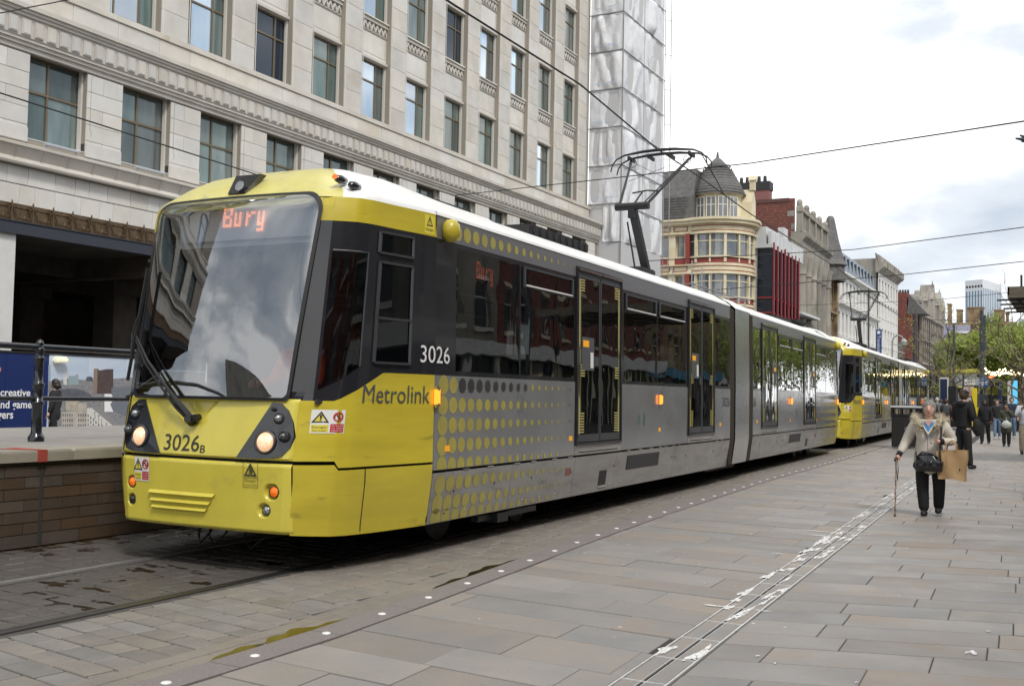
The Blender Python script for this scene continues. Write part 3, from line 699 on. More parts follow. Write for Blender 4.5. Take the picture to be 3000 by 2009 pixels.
def dsticker(P, u0, u1, v0, v1):
    """white sticker: warning triangle + Danger, prohibition sign + red text"""
    um = (u0+u1)/2; H = v1-v0; W_ = abs(u1-u0)/2; s = 1 if u1 > u0 else -1; subs = []
    subs.append(('warning_field', plate('f', lambda u, v, o: P(u, v, o+.001), u0+s*.06*W_, um-s*.05*W_, v0+.05*H, v0+.36*H, M_sty), None))
    subs.append(('warning_triangle_fill', (lambda mb: (mb.poly([P(u0+s*.12*W_, v0+.48*H, .005), P(um-s*.1*W_, v0+.48*H, .005), P((u0+um)/2, v1-.08*H, .005)]), mb.mesh('tf', M_sty, fixn=False))[1])(MB()), None))
    subs.append(('warning_triangle', tri(P, (u0+um)/2, v0+.45*H, v1-.06*H, M_txt), None))
    subs.append(('red_field', plate('f', lambda u, v, o: P(u, v, o+.001), um+s*.05*W_, u1-s*.06*W_, v0+.05*H, v0+.40*H, M_red), None))
    subs.append(('prohibition_ring', circ(P, (um+u1)/2, v0+.70*H, .21*H, M_red), None))
    mb = MB(); cu = (um+u1)/2; mb.quad(P(cu-.04*W_, v0+.58*H, .0055), P(cu+.04*W_, v0+.58*H, .0055), P(cu+.04*W_, v0+.78*H, .0055), P(cu-.04*W_, v0+.78*H, .0055)); mb.disc(P(cu, v0+.82*H, .0055), Vector(P(0, 0, 1))-Vector(P(0, 0, 0)), .035*H, 8)
    for q in (-1, 1): mb.quad(P(cu+q*.22*W_, v0+.62*H, .0055), P(cu+q*.34*W_, v0+.62*H, .0055), P(cu+q*.3*W_, v0+.78*H, .0055), P(cu+q*.2*W_, v0+.78*H, .0055))
    subs.append(('pictogram', mb.mesh('pg', M_txt, fixn=False), None))
    subs.append(('lettering', stext('Danger', P, u0+s*.1*W_, um-s*.1*W_, v0+.25*H, .1*H, M_txt), None))
    subs.append(('lettering', stext('Risk of death', P, u0+s*.14*W_, um-s*.16*W_, v0+.12*H, .06*H, M_txt), None))
    for q, t in enumerate(('Do not stand', 'or climb', 'between trams')): subs.append(('lettering', stext(t, P, um+s*.14*W_, u1-s*.14*W_, v0+(.33-.1*q)*H, .06*H, M_stw), None))
    return subs
PF_ = lambda u, v, o: frontx(u, v, o)
cp('danger_sticker', plate('danger_sticker', PF_, -.735, -.55, .69, .895, M_stw), dsticker(PF_, -.735, -.55, .69, .895))
mb = MB(); PZ = lambda u, v, o: frontx(u, v, o)
for a, b, c_, d in ((.485, .628, .785, .905), (.485, .628, .70, .778)):
    for q in ((a, b, c_, c_+.003), (a, b, d-.003, d), (a, a+.003, c_, d), (b-.003, b, c_, d)): mb.quad(PZ(q[0], q[2], .005), PZ(q[1], q[2], .005), PZ(q[1], q[3], .005), PZ(q[0], q[3], .005))
crs = mb.mesh('crush_zone_sticker', M_txt, fixn=False)
mb = MB(); r5 = random.Random(4)
mb.quad(PZ(.563, .812, .0055), PZ(.575, .812, .0055), PZ(.575, .845, .0055), PZ(.563, .845, .0055))
for q in range(6):
    z0 = .815+q*.006; mb.quad(PZ(.535, z0+.003*(q-3), .0055), PZ(.56, z0, .0055), PZ(.56, z0+.003, .0055), PZ(.535, z0+.003*(q-3)+.002, .0055))
tr_ = tri(PZ, .556, .795, .90, M_txt)
cp('crush_zone_sticker', crs, [('warning_triangle', tr_, None), ('hand_pictogram', mb.mesh('pg', M_txt, fixn=False), None), ('lettering', stext('Danger', PZ, .503, .612, .755, .024, M_txt), None), ('lettering', stext('Crush Zone', PZ, .497, .618, .722, .014, M_txt), None)])
# wiper
mb = MB(); o_ = .06; Pw = lambda x, z, o=.06: frontx(x, min(z, 3.1), o)
mb.tube([Pw(-.085, 1.245, .05), Pw(-.20, 1.36, .09), Pw(-.32, 1.47, .11), Pw(-.62, 1.72, .12), Pw(-.885, 1.97, .10)], [.030, .026, .016, .012, .010], 8)
mb.tube([Pw(-.12, 1.235, .05), Pw(-.24, 1.33, .08), Pw(-.38, 1.46, .10), Pw(-.66, 1.70, .11), Pw(-.87, 1.93, .10)], [.014, .013, .010, .009, .008], 8)
mb.tube([Pw(-.11, 1.215, .0), Pw(-.07, 1.235, .10)], [.045, .03], 10); mb.tube([Pw(-.04, 1.25, .0), Pw(-.03, 1.245, .07)], [.03, .03], 10)
wa = mb.mesh('windscreen_wiper', M_blk2, smooth=True)
mb = MB(); mb.bar(Pw(-.865, 1.55, .105), Pw(-.835, 2.55, .10), .012, .03, (0, 1, 0)); mb.tube([Pw(-.86, 1.8, .12), Pw(-.875, 1.96, .13), Pw(-.85, 2.1, .12)], .008, 6)
cp('windscreen_wiper', wa, [('wiper_blade', mb.mesh('wiper_blade', M_blk2), None)])
# cab side glazing (ring index positions)
def yi(y):   # ring index for base y
    for k in range(6, NR):
        if RING[k+1][1] >= y: return k+(y-RING[k][1])/(RING[k+1][1]-RING[k][1])
    return NR
for s in (1, -1):
    def PR(y, z, o=0.): return rp(s*yi(y), z, o)
    # front quarter window: tapered towards the belt
    mb = MB(); Zb = lambda y: max(1.47, 1.52+.26*(y-.10)/.3)
    mb.grid(lambda u, v: PR(.12+.30*u-.0*v, (1.50+.20*u)+(2.66-(1.50+.20*u))*v, .006), 8, 8); qg = mb.mesh('quarter_window', G_cab, smooth='all')
    mb = MB()
    E_ = [PR(.12+.30*t, 2.66, .012) for t in (0, .33, .66, 1)]+[PR(.42, 2.66-(2.66-1.70)*t, .012) for t in (.25, .5, .75, 1)]
    mb.tube(E_, .009, 6); qf = mb.mesh('frame', M_dsil)
    cp('quarter_window', qg, [('frame', qf, None)])
    for (y0, y1, z0, z1, nm) in ((.60, 1.10, 1.74, 2.60, 'cab_side_window'), (.58, 1.10, 2.68, 2.86, 'cab_top_window')):
        mb = MB(); mb.grid(lambda u, v: PR(y0+(y1-y0)*u, z0+(z1-z0)*v, .004), 6, 2); g_ = mb.mesh(nm, G_cab, smooth='all')
        mb = MB(); fr_ = [PR(y0, z0, .01), PR(y1, z0, .01), PR(y1, z1, .01), PR(y0, z1, .01), PR(y0, z0, .01)]
        for a, b in zip(fr_, fr_[1:]): mb.bar(a, b, .02, .03, (1, 0, 0) if abs(a[2]-b[2]) < .01 else (0, 0, 1))
        if nm == 'cab_side_window': mb.bar(PR(y0, 2.12, .012), PR(y1, 2.12, .012), .02, .025, (1, 0, 0))
        cp(nm, g_, [('frame', mb.mesh('frame', M_dsil), None)])
    def PS(u, v, o): return rp(s*yi(u), v, o) if u < 1.5 else (s*(1.36*sx(v)+o), u, v)
    a, b = (.10, .30)
    if s > 0: cp('danger_sticker', plate('danger_sticker', PS, .60-.5, .33, 1.15, 1.34, M_stw), dsticker(PS, .10, .33, 1.15, 1.34))
    else: cp('danger_sticker', plate('danger_sticker', PS, .33, .10, 1.15, 1.34, M_stw), dsticker(PS, .33, .10, 1.15, 1.34))
    u0, u1 = (.50, 1.42) if s > 0 else (1.42, .50)
    cp('operator_name', stext('Metrolink', PS, u0, u1, 1.475, .155, M_txg))
    u0, u1 = (1.255, 1.745) if s > 0 else (1.745, 1.255)
    cp('fleet_number', stext('3026', PS, u0, u1, 1.84, .155, M_wht, off=.010))
    mb = MB(); mb.quad(*[PS(a, b, .004) for a, b in ((1.28, 2.93), (1.46, 2.93), (1.46, 3.10), (1.28, 3.10))]); 
    ub = 1.37; es = mb.mesh('electric_sticker', M_sty, fixn=False)
    cp('electric_sticker', es, [('warning_triangle', tri(PS, ub, 3.0, 3.095, M_txt), None), ('lettering', stext('Danger', PS, 1.30 if s > 0 else 1.44, 1.44 if s > 0 else 1.30, 2.965, .03, M_txt), None)])
    mb = MB(); c_ = PS(.95, .80, .003)   # skirt joints: raised thin dark strips
    for q in ((PS(1.08, .86, .002), PS(.62, .33, .002)),): pass
    for q in range(10): mb.bar(PS(.60, .33+.052*q, .001), PS(.60, .382+.052*q, .001), .008, .006, (1, 0, 0))
    mb.bar(PS(1.492, .33, .001), PS(1.492, 3.12, .002), .016, .010, (1, 0, 0))
    cp('panel_gap', mb.mesh('panel_gap', M_blk2))
    mb = MB(); p = PS(.13, 1.42, .01); mb.box(p[0]-.02, p[0]+.02, p[1]-.03, p[1]+.05, 1.385, 1.42); cp('side_socket', mb.mesh('side_socket', M_dsil, bevel=.008))
    # camera pod + marker pods
    mb = MB(); mb.lathe([(0, .11), (.05, .10), (.085, .06), (.095, 0), (.085, -.05), (.04, -.10), (0, -.105)], 14, T=lambda x, y, z: (s*(1.36+.04+x*.9), 1.66+y, 2.99+z)); cp('camera_pod', mb.mesh('camera_pod', M_yel_shade, smooth='all'))
    mb = MB()
    for q, (yy, dx, zz) in enumerate(((.50, -.27, 3.285), (.56, -.17, 3.235))): mb.lathe([(0, -.09), (.03, -.07), (.038, 0), (.03, .05), (0, .065)], 10, T=lambda x, y, z, yy=yy, dx=dx, zz=zz: (s*(1.235+dx-(.2 if s < 0 else 0)+x), yy-z*1.0+.02+(.35 if s < 0 else 0), zz+y))
    cp('marker_pod', mb.mesh('marker_pod', M_blk, smooth='all'))
    mb = MB(); mb.disc((s*.965 if s > 0 else -.80, .44 if s > 0 else .76, 3.295), (s*.3, -1, .3), .026, 10); cp('marker_lamp', mb.mesh('marker_lamp', M_ora))
    mb = MB(); 
mb = MB()
for x0, dx in ((-.42, .05), (-.30, .08), (.1, .1)): mb.tube([(x0, .5, .36), (x0+.01, .45, .2), (x0+dx, .43, .13), (x0+dx*1.9, .5, .22), (x0+dx*2, .6, .36)], .010, 6)
cp('brake_hose', mb.mesh('brake_hose', M_blk2))
mb = MB(); mb.box(-.10, .10, .1, .7, .42, .62); mb.box(-.7, .7, .6, 1.3, .33, .5); cp('coupler_housing', mb.mesh('coupler_housing', M_gear))

# ------------ car side, y from 1.5 to 11.7
YE = 11.68
WIN = [(1.88, 3.235, 0), (3.265, 4.70, 1), (6.36, 7.70, 1), (7.73, 9.07, 1), (10.74, YE-.04, 0)]
DOORS = [(4.74, 6.26), (9.18, 10.66)]
for s in (1, -1):
    Pq = lambda u, v, o=0.: (s*(1.36*sx(v)+o), u, v)
    def bx(mb, u0, u1, v0, v1, n0, n1):
        vs = [Pq(u, v, n) for v in (v0, v1) for u in (u0, u1) for n in (n0, n1)]
        mb.add(vs, [(0, 1, 3, 2), (4, 6, 7, 5), (0, 4, 5, 1), (2, 3, 7, 6), (0, 2, 6, 4), (1, 5, 7, 3)])
    # lower panels between the doors
    for a, b in ((1.505, DOORS[0][0]-.01), (DOORS[0][1]+.01, DOORS[1][0]-.01), (DOORS[1][1]+.01, YE)):
        mb = MB(); bx(mb, a, b, .79, 1.655, -.03, 0); cp('side_panel', mb.mesh('side_panel', M_sil, bevel=.004))
    mb = MB(); bx(mb, 1.505, YE, 2.905, 3.12, -.03, .0); cp('upper_panel', mb.mesh('upper_panel', M_silup))
    for a, b in ((1.505, 1.87), (1.87, 3.12), (3.12, 4.78), (4.78, 6.14), (6.14, 8.55), (8.55, 9.23), (9.23, 10.66), (10.66, YE)):
        mb = MB(); bx(mb, a+.004, b-.004, .30, .765, -.03, 0); cp('skirt_panel', mb.mesh('skirt_panel', M_skirt, bevel=.003))
    mb = MB(); bx(mb, 1.505, YE, .3, 3.1, -.06, -.05) if False else None
    mb = MB(); bx(mb, 1.51, YE, .32, .90, -.07, -.045); cp('inner_sill', mb.mesh('inner_sill', M_blk2))
    # black glazing frame with openings
    ops = [(a, b, 1.70, 2.86) for a, b, h in WIN]
    for a, b, oo in ((1.505, DOORS[0][0]-.01, ops[:2]), (DOORS[0][1]+.01, DOORS[1][0]-.01, ops[2:4]), (DOORS[1][1]+.01, YE, ops[4:])):
        mb = MB(); holes(mb, lambda u, v, n: Pq(u, v, n-.004), a, b, 1.655, 2.905, oo, .04); cp('window_band', mb.mesh('window_band', M_blk))
    for a, b, h in WIN:
        mb = MB(); mb.grid(lambda u, v: Pq(a+(b-a)*u, 1.69+1.18*v, -.006+.004*math.sin(PI*u)*math.sin(PI*v)), 4, 4); g_ = mb.mesh('window', G_side, smooth='all', fixn=False); subs = []
        if h:
            mb = MB()
            for q in ((a+.05, b-.05, 2.64, 2.66), (a+.05, b-.05, 2.84, 2.86), (a+.05, a+.09, 2.66, 2.84), (b-.09, b-.05, 2.66, 2.84)): bx(mb, q[0], q[1], q[2], q[3], -.002, .014)
            subs.append(('hopper_frame', mb.mesh('hopper_frame', M_dsil), None))
            mb = MB(); bx(mb, a+.10, b-.10, 2.652, 2.668, .012, .020); subs.append(('hopper_ledge', mb.mesh('hopper_ledge', M_hopgl), None))
            mb = MB(); bx(mb, a+.09, b-.09, 2.668, 2.838, -.02, -.012); subs.append(('hopper_glass', mb.mesh('hopper_glass', mat('hopper dark', (.012, .012, .013), .1) if 'hopper dark' not in D.materials else D.materials['hopper dark']), None))
        cp('window', g_, subs)
    # doors
    for a, b in DOORS:
        mb = MB(); m = (a+b)/2
        for q in ((a, a+.05, .90, 3.03), (b-.05, b, .90, 3.03), (a+.05, b-.05, 2.975, 3.03), (a+.05, b-.05, .90, .93)): bx(mb, q[0], q[1], q[2], q[3], -.06, .022)
        df = mb.mesh('door', M_blk, bevel=.006); subs = []
        for c0, c1 in ((a+.055, m-.008), (m+.008, b-.055)):
            mb = MB()
            for q in ((c0, c0+.03, .94, 2.965), (c1-.03, c1, .94, 2.965), (c0+.03, c1-.03, 2.90, 2.965), (c0+.03, c1-.03, .94, 1.03)): bx(mb, q[0], q[1], q[2], q[3], -.03, .012)
            subs.append(('door_leaf', mb.mesh('door_leaf', M_dsil, bevel=.004), None))
            mb = MB(); mb.grid(lambda u, v: Pq(c0+.03+(c1-c0-.06)*u, 1.03+1.87*v, .004+.003*math.sin(PI*u)), 3, 4); subs.append(('door_glass', mb.mesh('door_glass', G_side, smooth='all', fixn=False), None))
        mb = MB()
        for e0, sg in ((a+.088, 1), (b-.088, -1)):
            p0, p1 = sorted((e0, e0+sg*.035)); bx(mb, p0, p1, 1.035, 2.89, .006, .009)
            z_ = 1.05
            while z_ < 2.88:
                p0, p1 = sorted((e0+sg*.035, e0+sg*(.05 if not (z_ < 1.28 or 1.72 < z_ < 1.86 or z_ > 2.72) else .17))); bx(mb, p0, p1, z_, z_+.016, .006, .009); z_ += .032
        subs.append(('hazard_edging', mb.mesh('hazard_edging', M_doty if 'pale hazard yellow' in D.materials else mat('pale hazard yellow', (.40, .36, .13), .5)), None))
        mb = MB(); bx(mb, a+.17, a+.55, 1.80, 2.20, .007, .010); subs.append(('door_notice', mb.mesh('door_notice', M_txg), None))
        mb = MB(); bx(mb, a+.43, a+.52, 1.83, 2.02, .011, .013); subs.append(('white_notice', mb.mesh('white_notice', M_stw), None))
        mb = MB(); bx(mb, a+.20, a+.38, 2.08, 2.16, .011, .013); subs.append(('orange_notice', mb.mesh('orange_notice', M_reflo), None))
        mb = MB(); mb.disc(Pq(m+.10, 1.82, .012), (s, 0, 0), .022, 12); subs.append(('door_button', mb.mesh('door_button', M_chr), None))
        mb = MB()
        for c0, c1 in ((a+.04, m-.01), (m+.01, b-.04)): bx(mb, c0, c1, 2.985, 3.01, .02, .05)
        subs.append(('drip_rail', mb.mesh('drip_rail', M_chr, bevel=.008), None))
        cp('door', df, subs)
        mb = MB(); bx(mb, a-.0, b, .79, .885, -.03, .004); bx(mb, a-.01, b+.01, .885, .90, -.03, .012); st = mb.mesh('door_step', M_skirt)
        mb = MB(); bx(mb, a+.14, b-.14, .828, .842, .004, .012); m2 = mb.mesh('step_edge', M_chr); mb = MB(); bx(mb, a+.12, b-.12, .815, .828, .0042, .005); cp('door_step', st, [('step_edge', m2, None), ('step_slot', mb.mesh('step_slot', M_blk2), None)])
    # lower line hinges
    mb = MB()
    for yy in (2.05, 2.55, 3.15, 3.55, 4.1, 4.55, 6.5, 6.95, 7.4, 7.8, 8.05, 8.4, 8.7, 10.75, 11.1): bx(mb, yy, yy+.13, .768, .780, -.004, .006)
    cp('hinge', mb.mesh('hinge', M_chr))
    mb = MB()
    for yy in (1.80, 1.93, 2.75, 3.62, 4.70, 6.08, 8.48, 8.62, 9.15, 10.72, 11.5):
        T_ = lambda x, y, z, yy=yy: Pq(yy+x, (.60 if yy > 2.5 else .58-.2*(yy < 1.9))+y, z)
        mb.lathe([(0, .006), (.010, .006), (.014, 0)], 8, T=T_)
    cp('panel_lock', mb.mesh('panel_lock', M_blk))
    mb = MB(); k_ = 0; yy = 2.2
    while yy < YE:
        T_ = lambda x, y, z, yy=yy: Pq(yy+x, .37+.0*yy+y, z)
        mb.lathe([(0, .007), (.009, .005), (.013, 0)], 8, T=T_); yy += .42
    cp('rivet', mb.mesh('rivet', M_chr, smooth='all'))
    # grille, dark hatch
    mb = MB(); bx(mb, 6.54, 7.86, .52, .71, .0005, .0015); gr = mb.mesh('vent_grille', M_blk2); mb = MB(); yy = 6.57
    while yy < 7.84: bx(mb, yy, yy+.02, .52, .71, .0015, .007); yy += .042
    cp('vent_grille', gr, [('louvre', mb.mesh('louvre', M_dsil), None)])
    mb = MB(); bx(mb, 5.60, 5.86, .36, .56, .0005, .0015); h1 = mb.mesh('hatch', M_blk2); mb = MB(); bx(mb, 5.60, 5.86, .35, .372, .001, .012); cp('hatch', h1, [('hatch_tread', mb.mesh('hatch_tread', M_chr), None)])
    mb = MB(); bx(mb, 4.52, 4.68, .56, .65, .0008, .0016); cp('red_patch', mb.mesh('red_patch', mat('faded red patch', (.22, .09, .085), .6) if 'faded red patch' not in D.materials else D.materials['faded red patch']))
    for yy, zz in ((1.70, .955), (4.57, .965), (7.78, 1.0), (11.0, 1.02)):
        mb = MB(); bx(mb, yy, yy+.09, zz, zz+.055, .001, .004); cp('orange_reflector', mb.mesh('orange_reflector', M_reflo))
    for yy in (1.475, 7.78):
        mb = MB(); bx(mb, yy, yy+.055, 1.36, 1.555, .0, .045); q1 = mb.mesh('side_indicator', M_chr, bevel=.012); mb = MB(); bx(mb, yy-.004, yy+.059, 1.39, 1.525, .012, .04); bx(mb, yy+.012, yy+.043, 1.40, 1.515, .04, .048); cp('side_indicator', q1, [('lamp', mb.mesh('lamp', M_oron), None)])
    mb = MB()
    for q in ((3.20, 3.31, 1.30, 1.303), (3.20, 3.31, 1.475, 1.478), (3.20, 3.204, 1.30, 1.478), (3.306, 3.31, 1.30, 1.478)): bx(mb, *q, .0005, .0015)
    cp('access_flap', mb.mesh('access_flap', M_txt))
    mb = MB(); bx(mb, 7.12, 7.2, 1.10, 1.27, .001, .002); bx(mb, 6.93, 6.98, 1.12, 1.24, .001, .002); cp('exit_notice', mb.mesh('exit_notice', mat('green notice', (.05, .12, .09), .5) if 'green notice' not in D.materials else D.materials['green notice']))
    u0, u1 = (11.17, 11.63) if s > 0 else (11.63, 11.17)
    cp('fleet_number', stext('3026', lambda u, v, o: Pq(u, v, o), u0, u1, 1.43, .16, M_txg))
    # dot print
    cols = [1.65, 1.837]+[2.009+.1718*k for k in range(15)]+[4.585]; rows = [1.567, 1.381, 1.194, 1.008, .825, .655, .475, .345]
    my = MB(); md = MB()
    for j, zz in enumerate(rows):
        for i, yy in enumerate(cols):
            r = (.092, .078, .072, .068, .064, .060, .055, .051, .047, .043, .040, .036, .032, .028, .025, .021, .018, .014)[i]
            if j >= 5: yy -= .0
            if j == 4 and abs(zz-.785) < r: pass
            t = md if (j == 0 and 2 <= i <= 10) or (i == 17 and j < 3) else my
            n = 18; pts = []
            zz2 = zz
            for k in range(n):
                v = zz+r*math.sin(2*PI*k/n); v = max(v, .305) if j > 4 else max(v, .795)
                if j > 4: v = min(v, .762)
                pts.append(Pq(yy+r*math.cos(2*PI*k/n), v, .0022))
            t.poly(pts)
    for i in range(18):
        yy = 1.72+.178*i; r = .082*(1-i/19); my.poly([Pq(yy+r*math.cos(2*PI*k/18), 3.008+r*math.sin(2*PI*k/18), .0022) for k in range(18)])
    cp('dot_print', my.mesh('dot_print', M_doty, fixn=False), label='yellow dot pattern shrinking to the rear'); cp('dark_dot_print', md.mesh('dark_dot_print', M_dotd, fixn=False))
# roof, floor, ceiling, end, interior
mb = MB()
RP = [(1.344, 3.12), (1.335, 3.15), (1.20, 3.235), (1.02, 3.335), (.85, 3.375), (0, 3.39)]; prof = [(-x, z) for x, z in RP]+[(x, z) for x, z in reversed(RP[:-1])]
mb.grid(lambda u, v: (lerp2(u), 1.5+(YE-1.5)*v), 1, 1) if False else None
for (a, b) in zip(prof, prof[1:]):
    mb.quad((a[0], 1.5, a[1]), (b[0], 1.5, b[1]), (b[0], YE, b[1]), (a[0], YE, a[1]))
cp('roof', mb.mesh('roof', M_roof, smooth='all'))
mb = MB(); mb.box(-1.3, 1.3, 1.5, YE-.02, .84, .90); cp('floor', mb.mesh('floor', M_int))
mb = MB(); mb.box(-1.3, 1.3, 1.5, YE-.02, 3.0, 3.05); mb.box(-1.25, -.95, 1.5, YE-.02, 2.9, 3.0); mb.box(.95, 1.25, 1.5, YE-.02, 2.9, 3.0); cp('ceiling', mb.mesh('ceiling', M_intc))
mb = MB(); ops = [(-.45, .45, .9, 2.9)]; holes(mb, lambda u, v, n: (u, YE-.02, v), -1.34, 1.34, .3, 3.1, ops, .0); cp('end_frame', mb.mesh('end_frame', M_blk2))
seatsm = MB(); r6 = random.Random(2)
def seat(mb, x, y, d):
    mb.box(x-.22, x+.22, y-.2, y+.2, 1.25, 1.34); mb.box(x-.22, x+.22, y+d*.2, y+d*.27 if d > 0 else y+d*.13, 1.3, 1.95) if d > 0 else mb.box(x-.22, x+.22, y-.27, y-.2, 1.3, 1.95); mb.box(x-.2, x+.2, y-.1, y+.1, .9, 1.25)
for yy, d in ((2.3, 1), (3.1, -1), (3.9, 1), (6.9, 1), (7.7, -1), (8.5, 1)):
    for x in (-1.05, -.58, .58, 1.05): seat(seatsm, x, yy, d)
cp('seat_rows', seatsm.mesh('seats', M_seat))
mb = MB()
for x, yy in ((.4, 2.7), (-.4, 2.7), (.35, 4.6), (-.35, 4.6), (.35, 6.5), (-.35, 6.5), (.35, 9.0), (.3, 10.8), (-.3, 10.8), (.5, 5.5)): mb.tube([(x, yy, .9), (x, yy, 3.0)], .018, 6)
cp('grab_pole', mb.mesh('grab_pole', M_pole))
mb = MB(); mb.box(.2, .8, 1.49, 1.52, 2.60, 2.85); M_leddot, M_ld = M_leddot2, M_leddot; lt2 = ledtext(2.35, 2.72, 2.58, 2.80, lambda x, z: (1.30, x, z))
mb = MB(); mb.box(1.2, 1.29, 2.1, 3.0, 2.52, 2.86); cp('side_display', mb.mesh('side_display', M_blk2), [('display_text', lt2, None)])
lt3 = ledtext(2.72, 2.35, 2.58, 2.80, lambda x, z: (-1.30, x, z))
mb = MB(); mb.box(-1.29, -1.2, 2.1, 3.0, 2.52, 2.86); cp('side_display', mb.mesh('side_display', M_blk2), [('display_text', lt3, None)])
# bogie and roof gear
mb = MB()
for yy in (2.6, 4.4):
    for x in (-.72, .72): mb.lathe([(.29, -.06), (.29, .06), (.25, .06), (.0, .04)], 16, T=lambda a, b, c_, yy=yy, x=x: (x+c_, yy+a, .30+b)); mb.lathe([(0, -.04), (.25, -.06), (.29, -.06)], 16, T=lambda a, b, c_, yy=yy, x=x: (x+c_, yy+a, .30+b))
mb.box(-.9, .9, 2.3, 4.7, .28, .5); mb.box(-1.15, 1.15, 5.0, 9.0, .33, .8); cp('bogie', mb.mesh('bogie', M_gear))
mb = MB(); mb.box(1.0, 1.08, 2.9, 4.3, .17, .23); mb.box(.95, 1.15, 3.2, 3.45, .14, .24); cp('track_brake', mb.mesh('track_brake', M_dsil))
mb = MB(); mb.box(-.7, .85, 4.5, 6.3, 3.39, 3.53); mb.box(-.6, .8, 8.6, 9.2, 3.38, 3.5); mb.box(-.75, .4, 1.9, 3.9, 3.55, 3.60)
for k in range(9): mb.box(.85, .865, 4.55+k*.2, 4.6+k*.2, 3.41, 3.52)
mb.box(-.5, .6, 11.0, 11.6, 3.4, 3.5); cp('roof_equipment', mb.mesh('roof_equipment', M_gear, bevel=.02))

# ------------ pantograph, local to car A (y from front)
PAN = []
def pan(y0=11.2, zb=3.48, ye=10.25, ze=4.75, yh=11.75, zh=6.0, xh=.0):
    mb = MB(); mb.box(-.45, .45, y0-.5, y0+.5, zb-.08, zb); mb.bar((0, y0, zb), (0, ye, ze), .13, .11); mb.tube([(-.10, y0-.35, zb), (-.12, ye+.10, ze-.25)], .016, 6)
    a = mb.mesh('lower_arm', M_blk2)
    mb = MB(); mb.tube([(-.30, ye, ze), (.30, ye, ze)], .065, 10); mb.box(-.06, .06, ye-.05, ye+.08, ze-.2, ze); k = mb.mesh('elbow_shaft', M_blk2, smooth=True)
    mb = MB()
    for s in (1, -1): mb.tube([(s*.24, ye, ze), (s*.58, yh, zh-.12)], [.026, .02], 8)
    mb.tube([(.12, ye, ze-.03), (.55, yh-.05, zh-.15)], .012, 6); mb.tube([(-.13, ye+.35, ze+.3), (.15, ye+.35, ze+.33), (.36, ye+.33, ze+.3)], .014, 6); mb.tube([(0, ye, ze), (.06, ye+.33, ze+.3)], .015, 6)
    mb.tube([(-.36, ye+.75, ze+.6), (.55, yh, zh-.14)], .004, 4); mb.tube([(.36, ye+.75, ze+.6), (-.55, yh, zh-.14)], .004, 4)
    u = mb.mesh('upper_arm', M_blk2, smooth=True)
    hs = []
    for dy in (-.16, .16):
        mb = MB(); pts = [(-.93, zh-.32), (-.90, zh-.2), (-.82, zh-.1), (-.66, zh-.03), (-.3, zh+.012), (0, zh+.02), (.3, zh+.012), (.66, zh-.03), (.82, zh-.1), (.90, zh-.2), (.92, zh-.32)]
        mb.tube([(x, yh+dy, z) for x, z in pts], [.012, .013, .014, .018, .028, .03, .028, .018, .014, .013, .012], 7); hs.append(mb.mesh('contact_strip', M_blk2, smooth=True))
    mb = MB()
    for x in (-.58, -.2, .2, .58): mb.box(x-.02, x+.02, yh-.17, yh+.17, zh-.11, zh-.05)
    for x in (-.55, .5): mb.lathe([(.07, -.01), (.08, 0), (.07, .01)], 10, T=lambda a, b, c_, x=x: (x+a, yh+c_, zh-.16+b))
    c_ = mb.mesh('head_frame', M_blk2)
    return [('pantograph', a, [('elbow_shaft', k, None), ('upper_arm', u, None), ('contact_strip', hs[0], None), ('contact_strip', hs[1], None), ('head_frame', c_, None)], None, None)]
PAN = pan()
# gangway section meshes in its own frame: y 0..1.05, bellows either side
def gang(L_):
    r = []
    mb = MB(); y0, y1 = .38, L_-.38
    pro = [(1.36*sx(z), z) for z in (.32, .76, 1.7, 3.12)]+[(1.2, 3.235), (1.02, 3.335), (.85, 3.37)]; pro = pro+[(-x, z) for x, z in reversed(pro)]
    for a, b in zip(pro, pro[1:]): mb.quad((a[0], y0, a[1]), (b[0], y0, b[1]), (b[0], y1, b[1]), (a[0], y1, a[1]))
    me = mb.mesh('gangway_shell', [M_sil, M_roof], smooth=True)
    for p in me.polygons:
        if p.center.z > 3.13: p.material_index = 1
    mb = MB(); mb.box(-1.361, 1.361, y0, y1, .774, .782) if False else None
    r.append(('gangway_shell', me, [], None, None))
    for a, b in ((0.01, y0), (y1, L_-.01)):
        mb = MB(); n = 6
        for k in range(n):
            ya = a+(b-a)*k/n; yb = a+(b-a)*(k+1)/n; ym = (ya+yb)/2
            for (h0, h1) in ((ya, ym), (ym, yb)):
                f0, f1 = (1., .955) if h0 == ya else (.955, 1.)
                P1 = [(x*.985*f0, h0, .34+(z-.34)*(.985 if z > 1 else 1)) for x, z in pro]; P2 = [(x*.985*f1, h1, .34+(z-.34)*(.985 if z > 1 else 1)) for x, z in pro]
                for i in range(len(pro)-1): mb.quad(P1[i], P1[i+1], P2[i+1], P2[i])
        r.append(('bellows', mb.mesh('bellows', M_bel), [], None, None))
    mb = MB(); mb.box(-.95, .95, -.1, L_+.1, .18, .5); r.append(('underframe', mb.mesh('underframe', M_gear), [], None, None))
    return r
GW = gang(1.77)

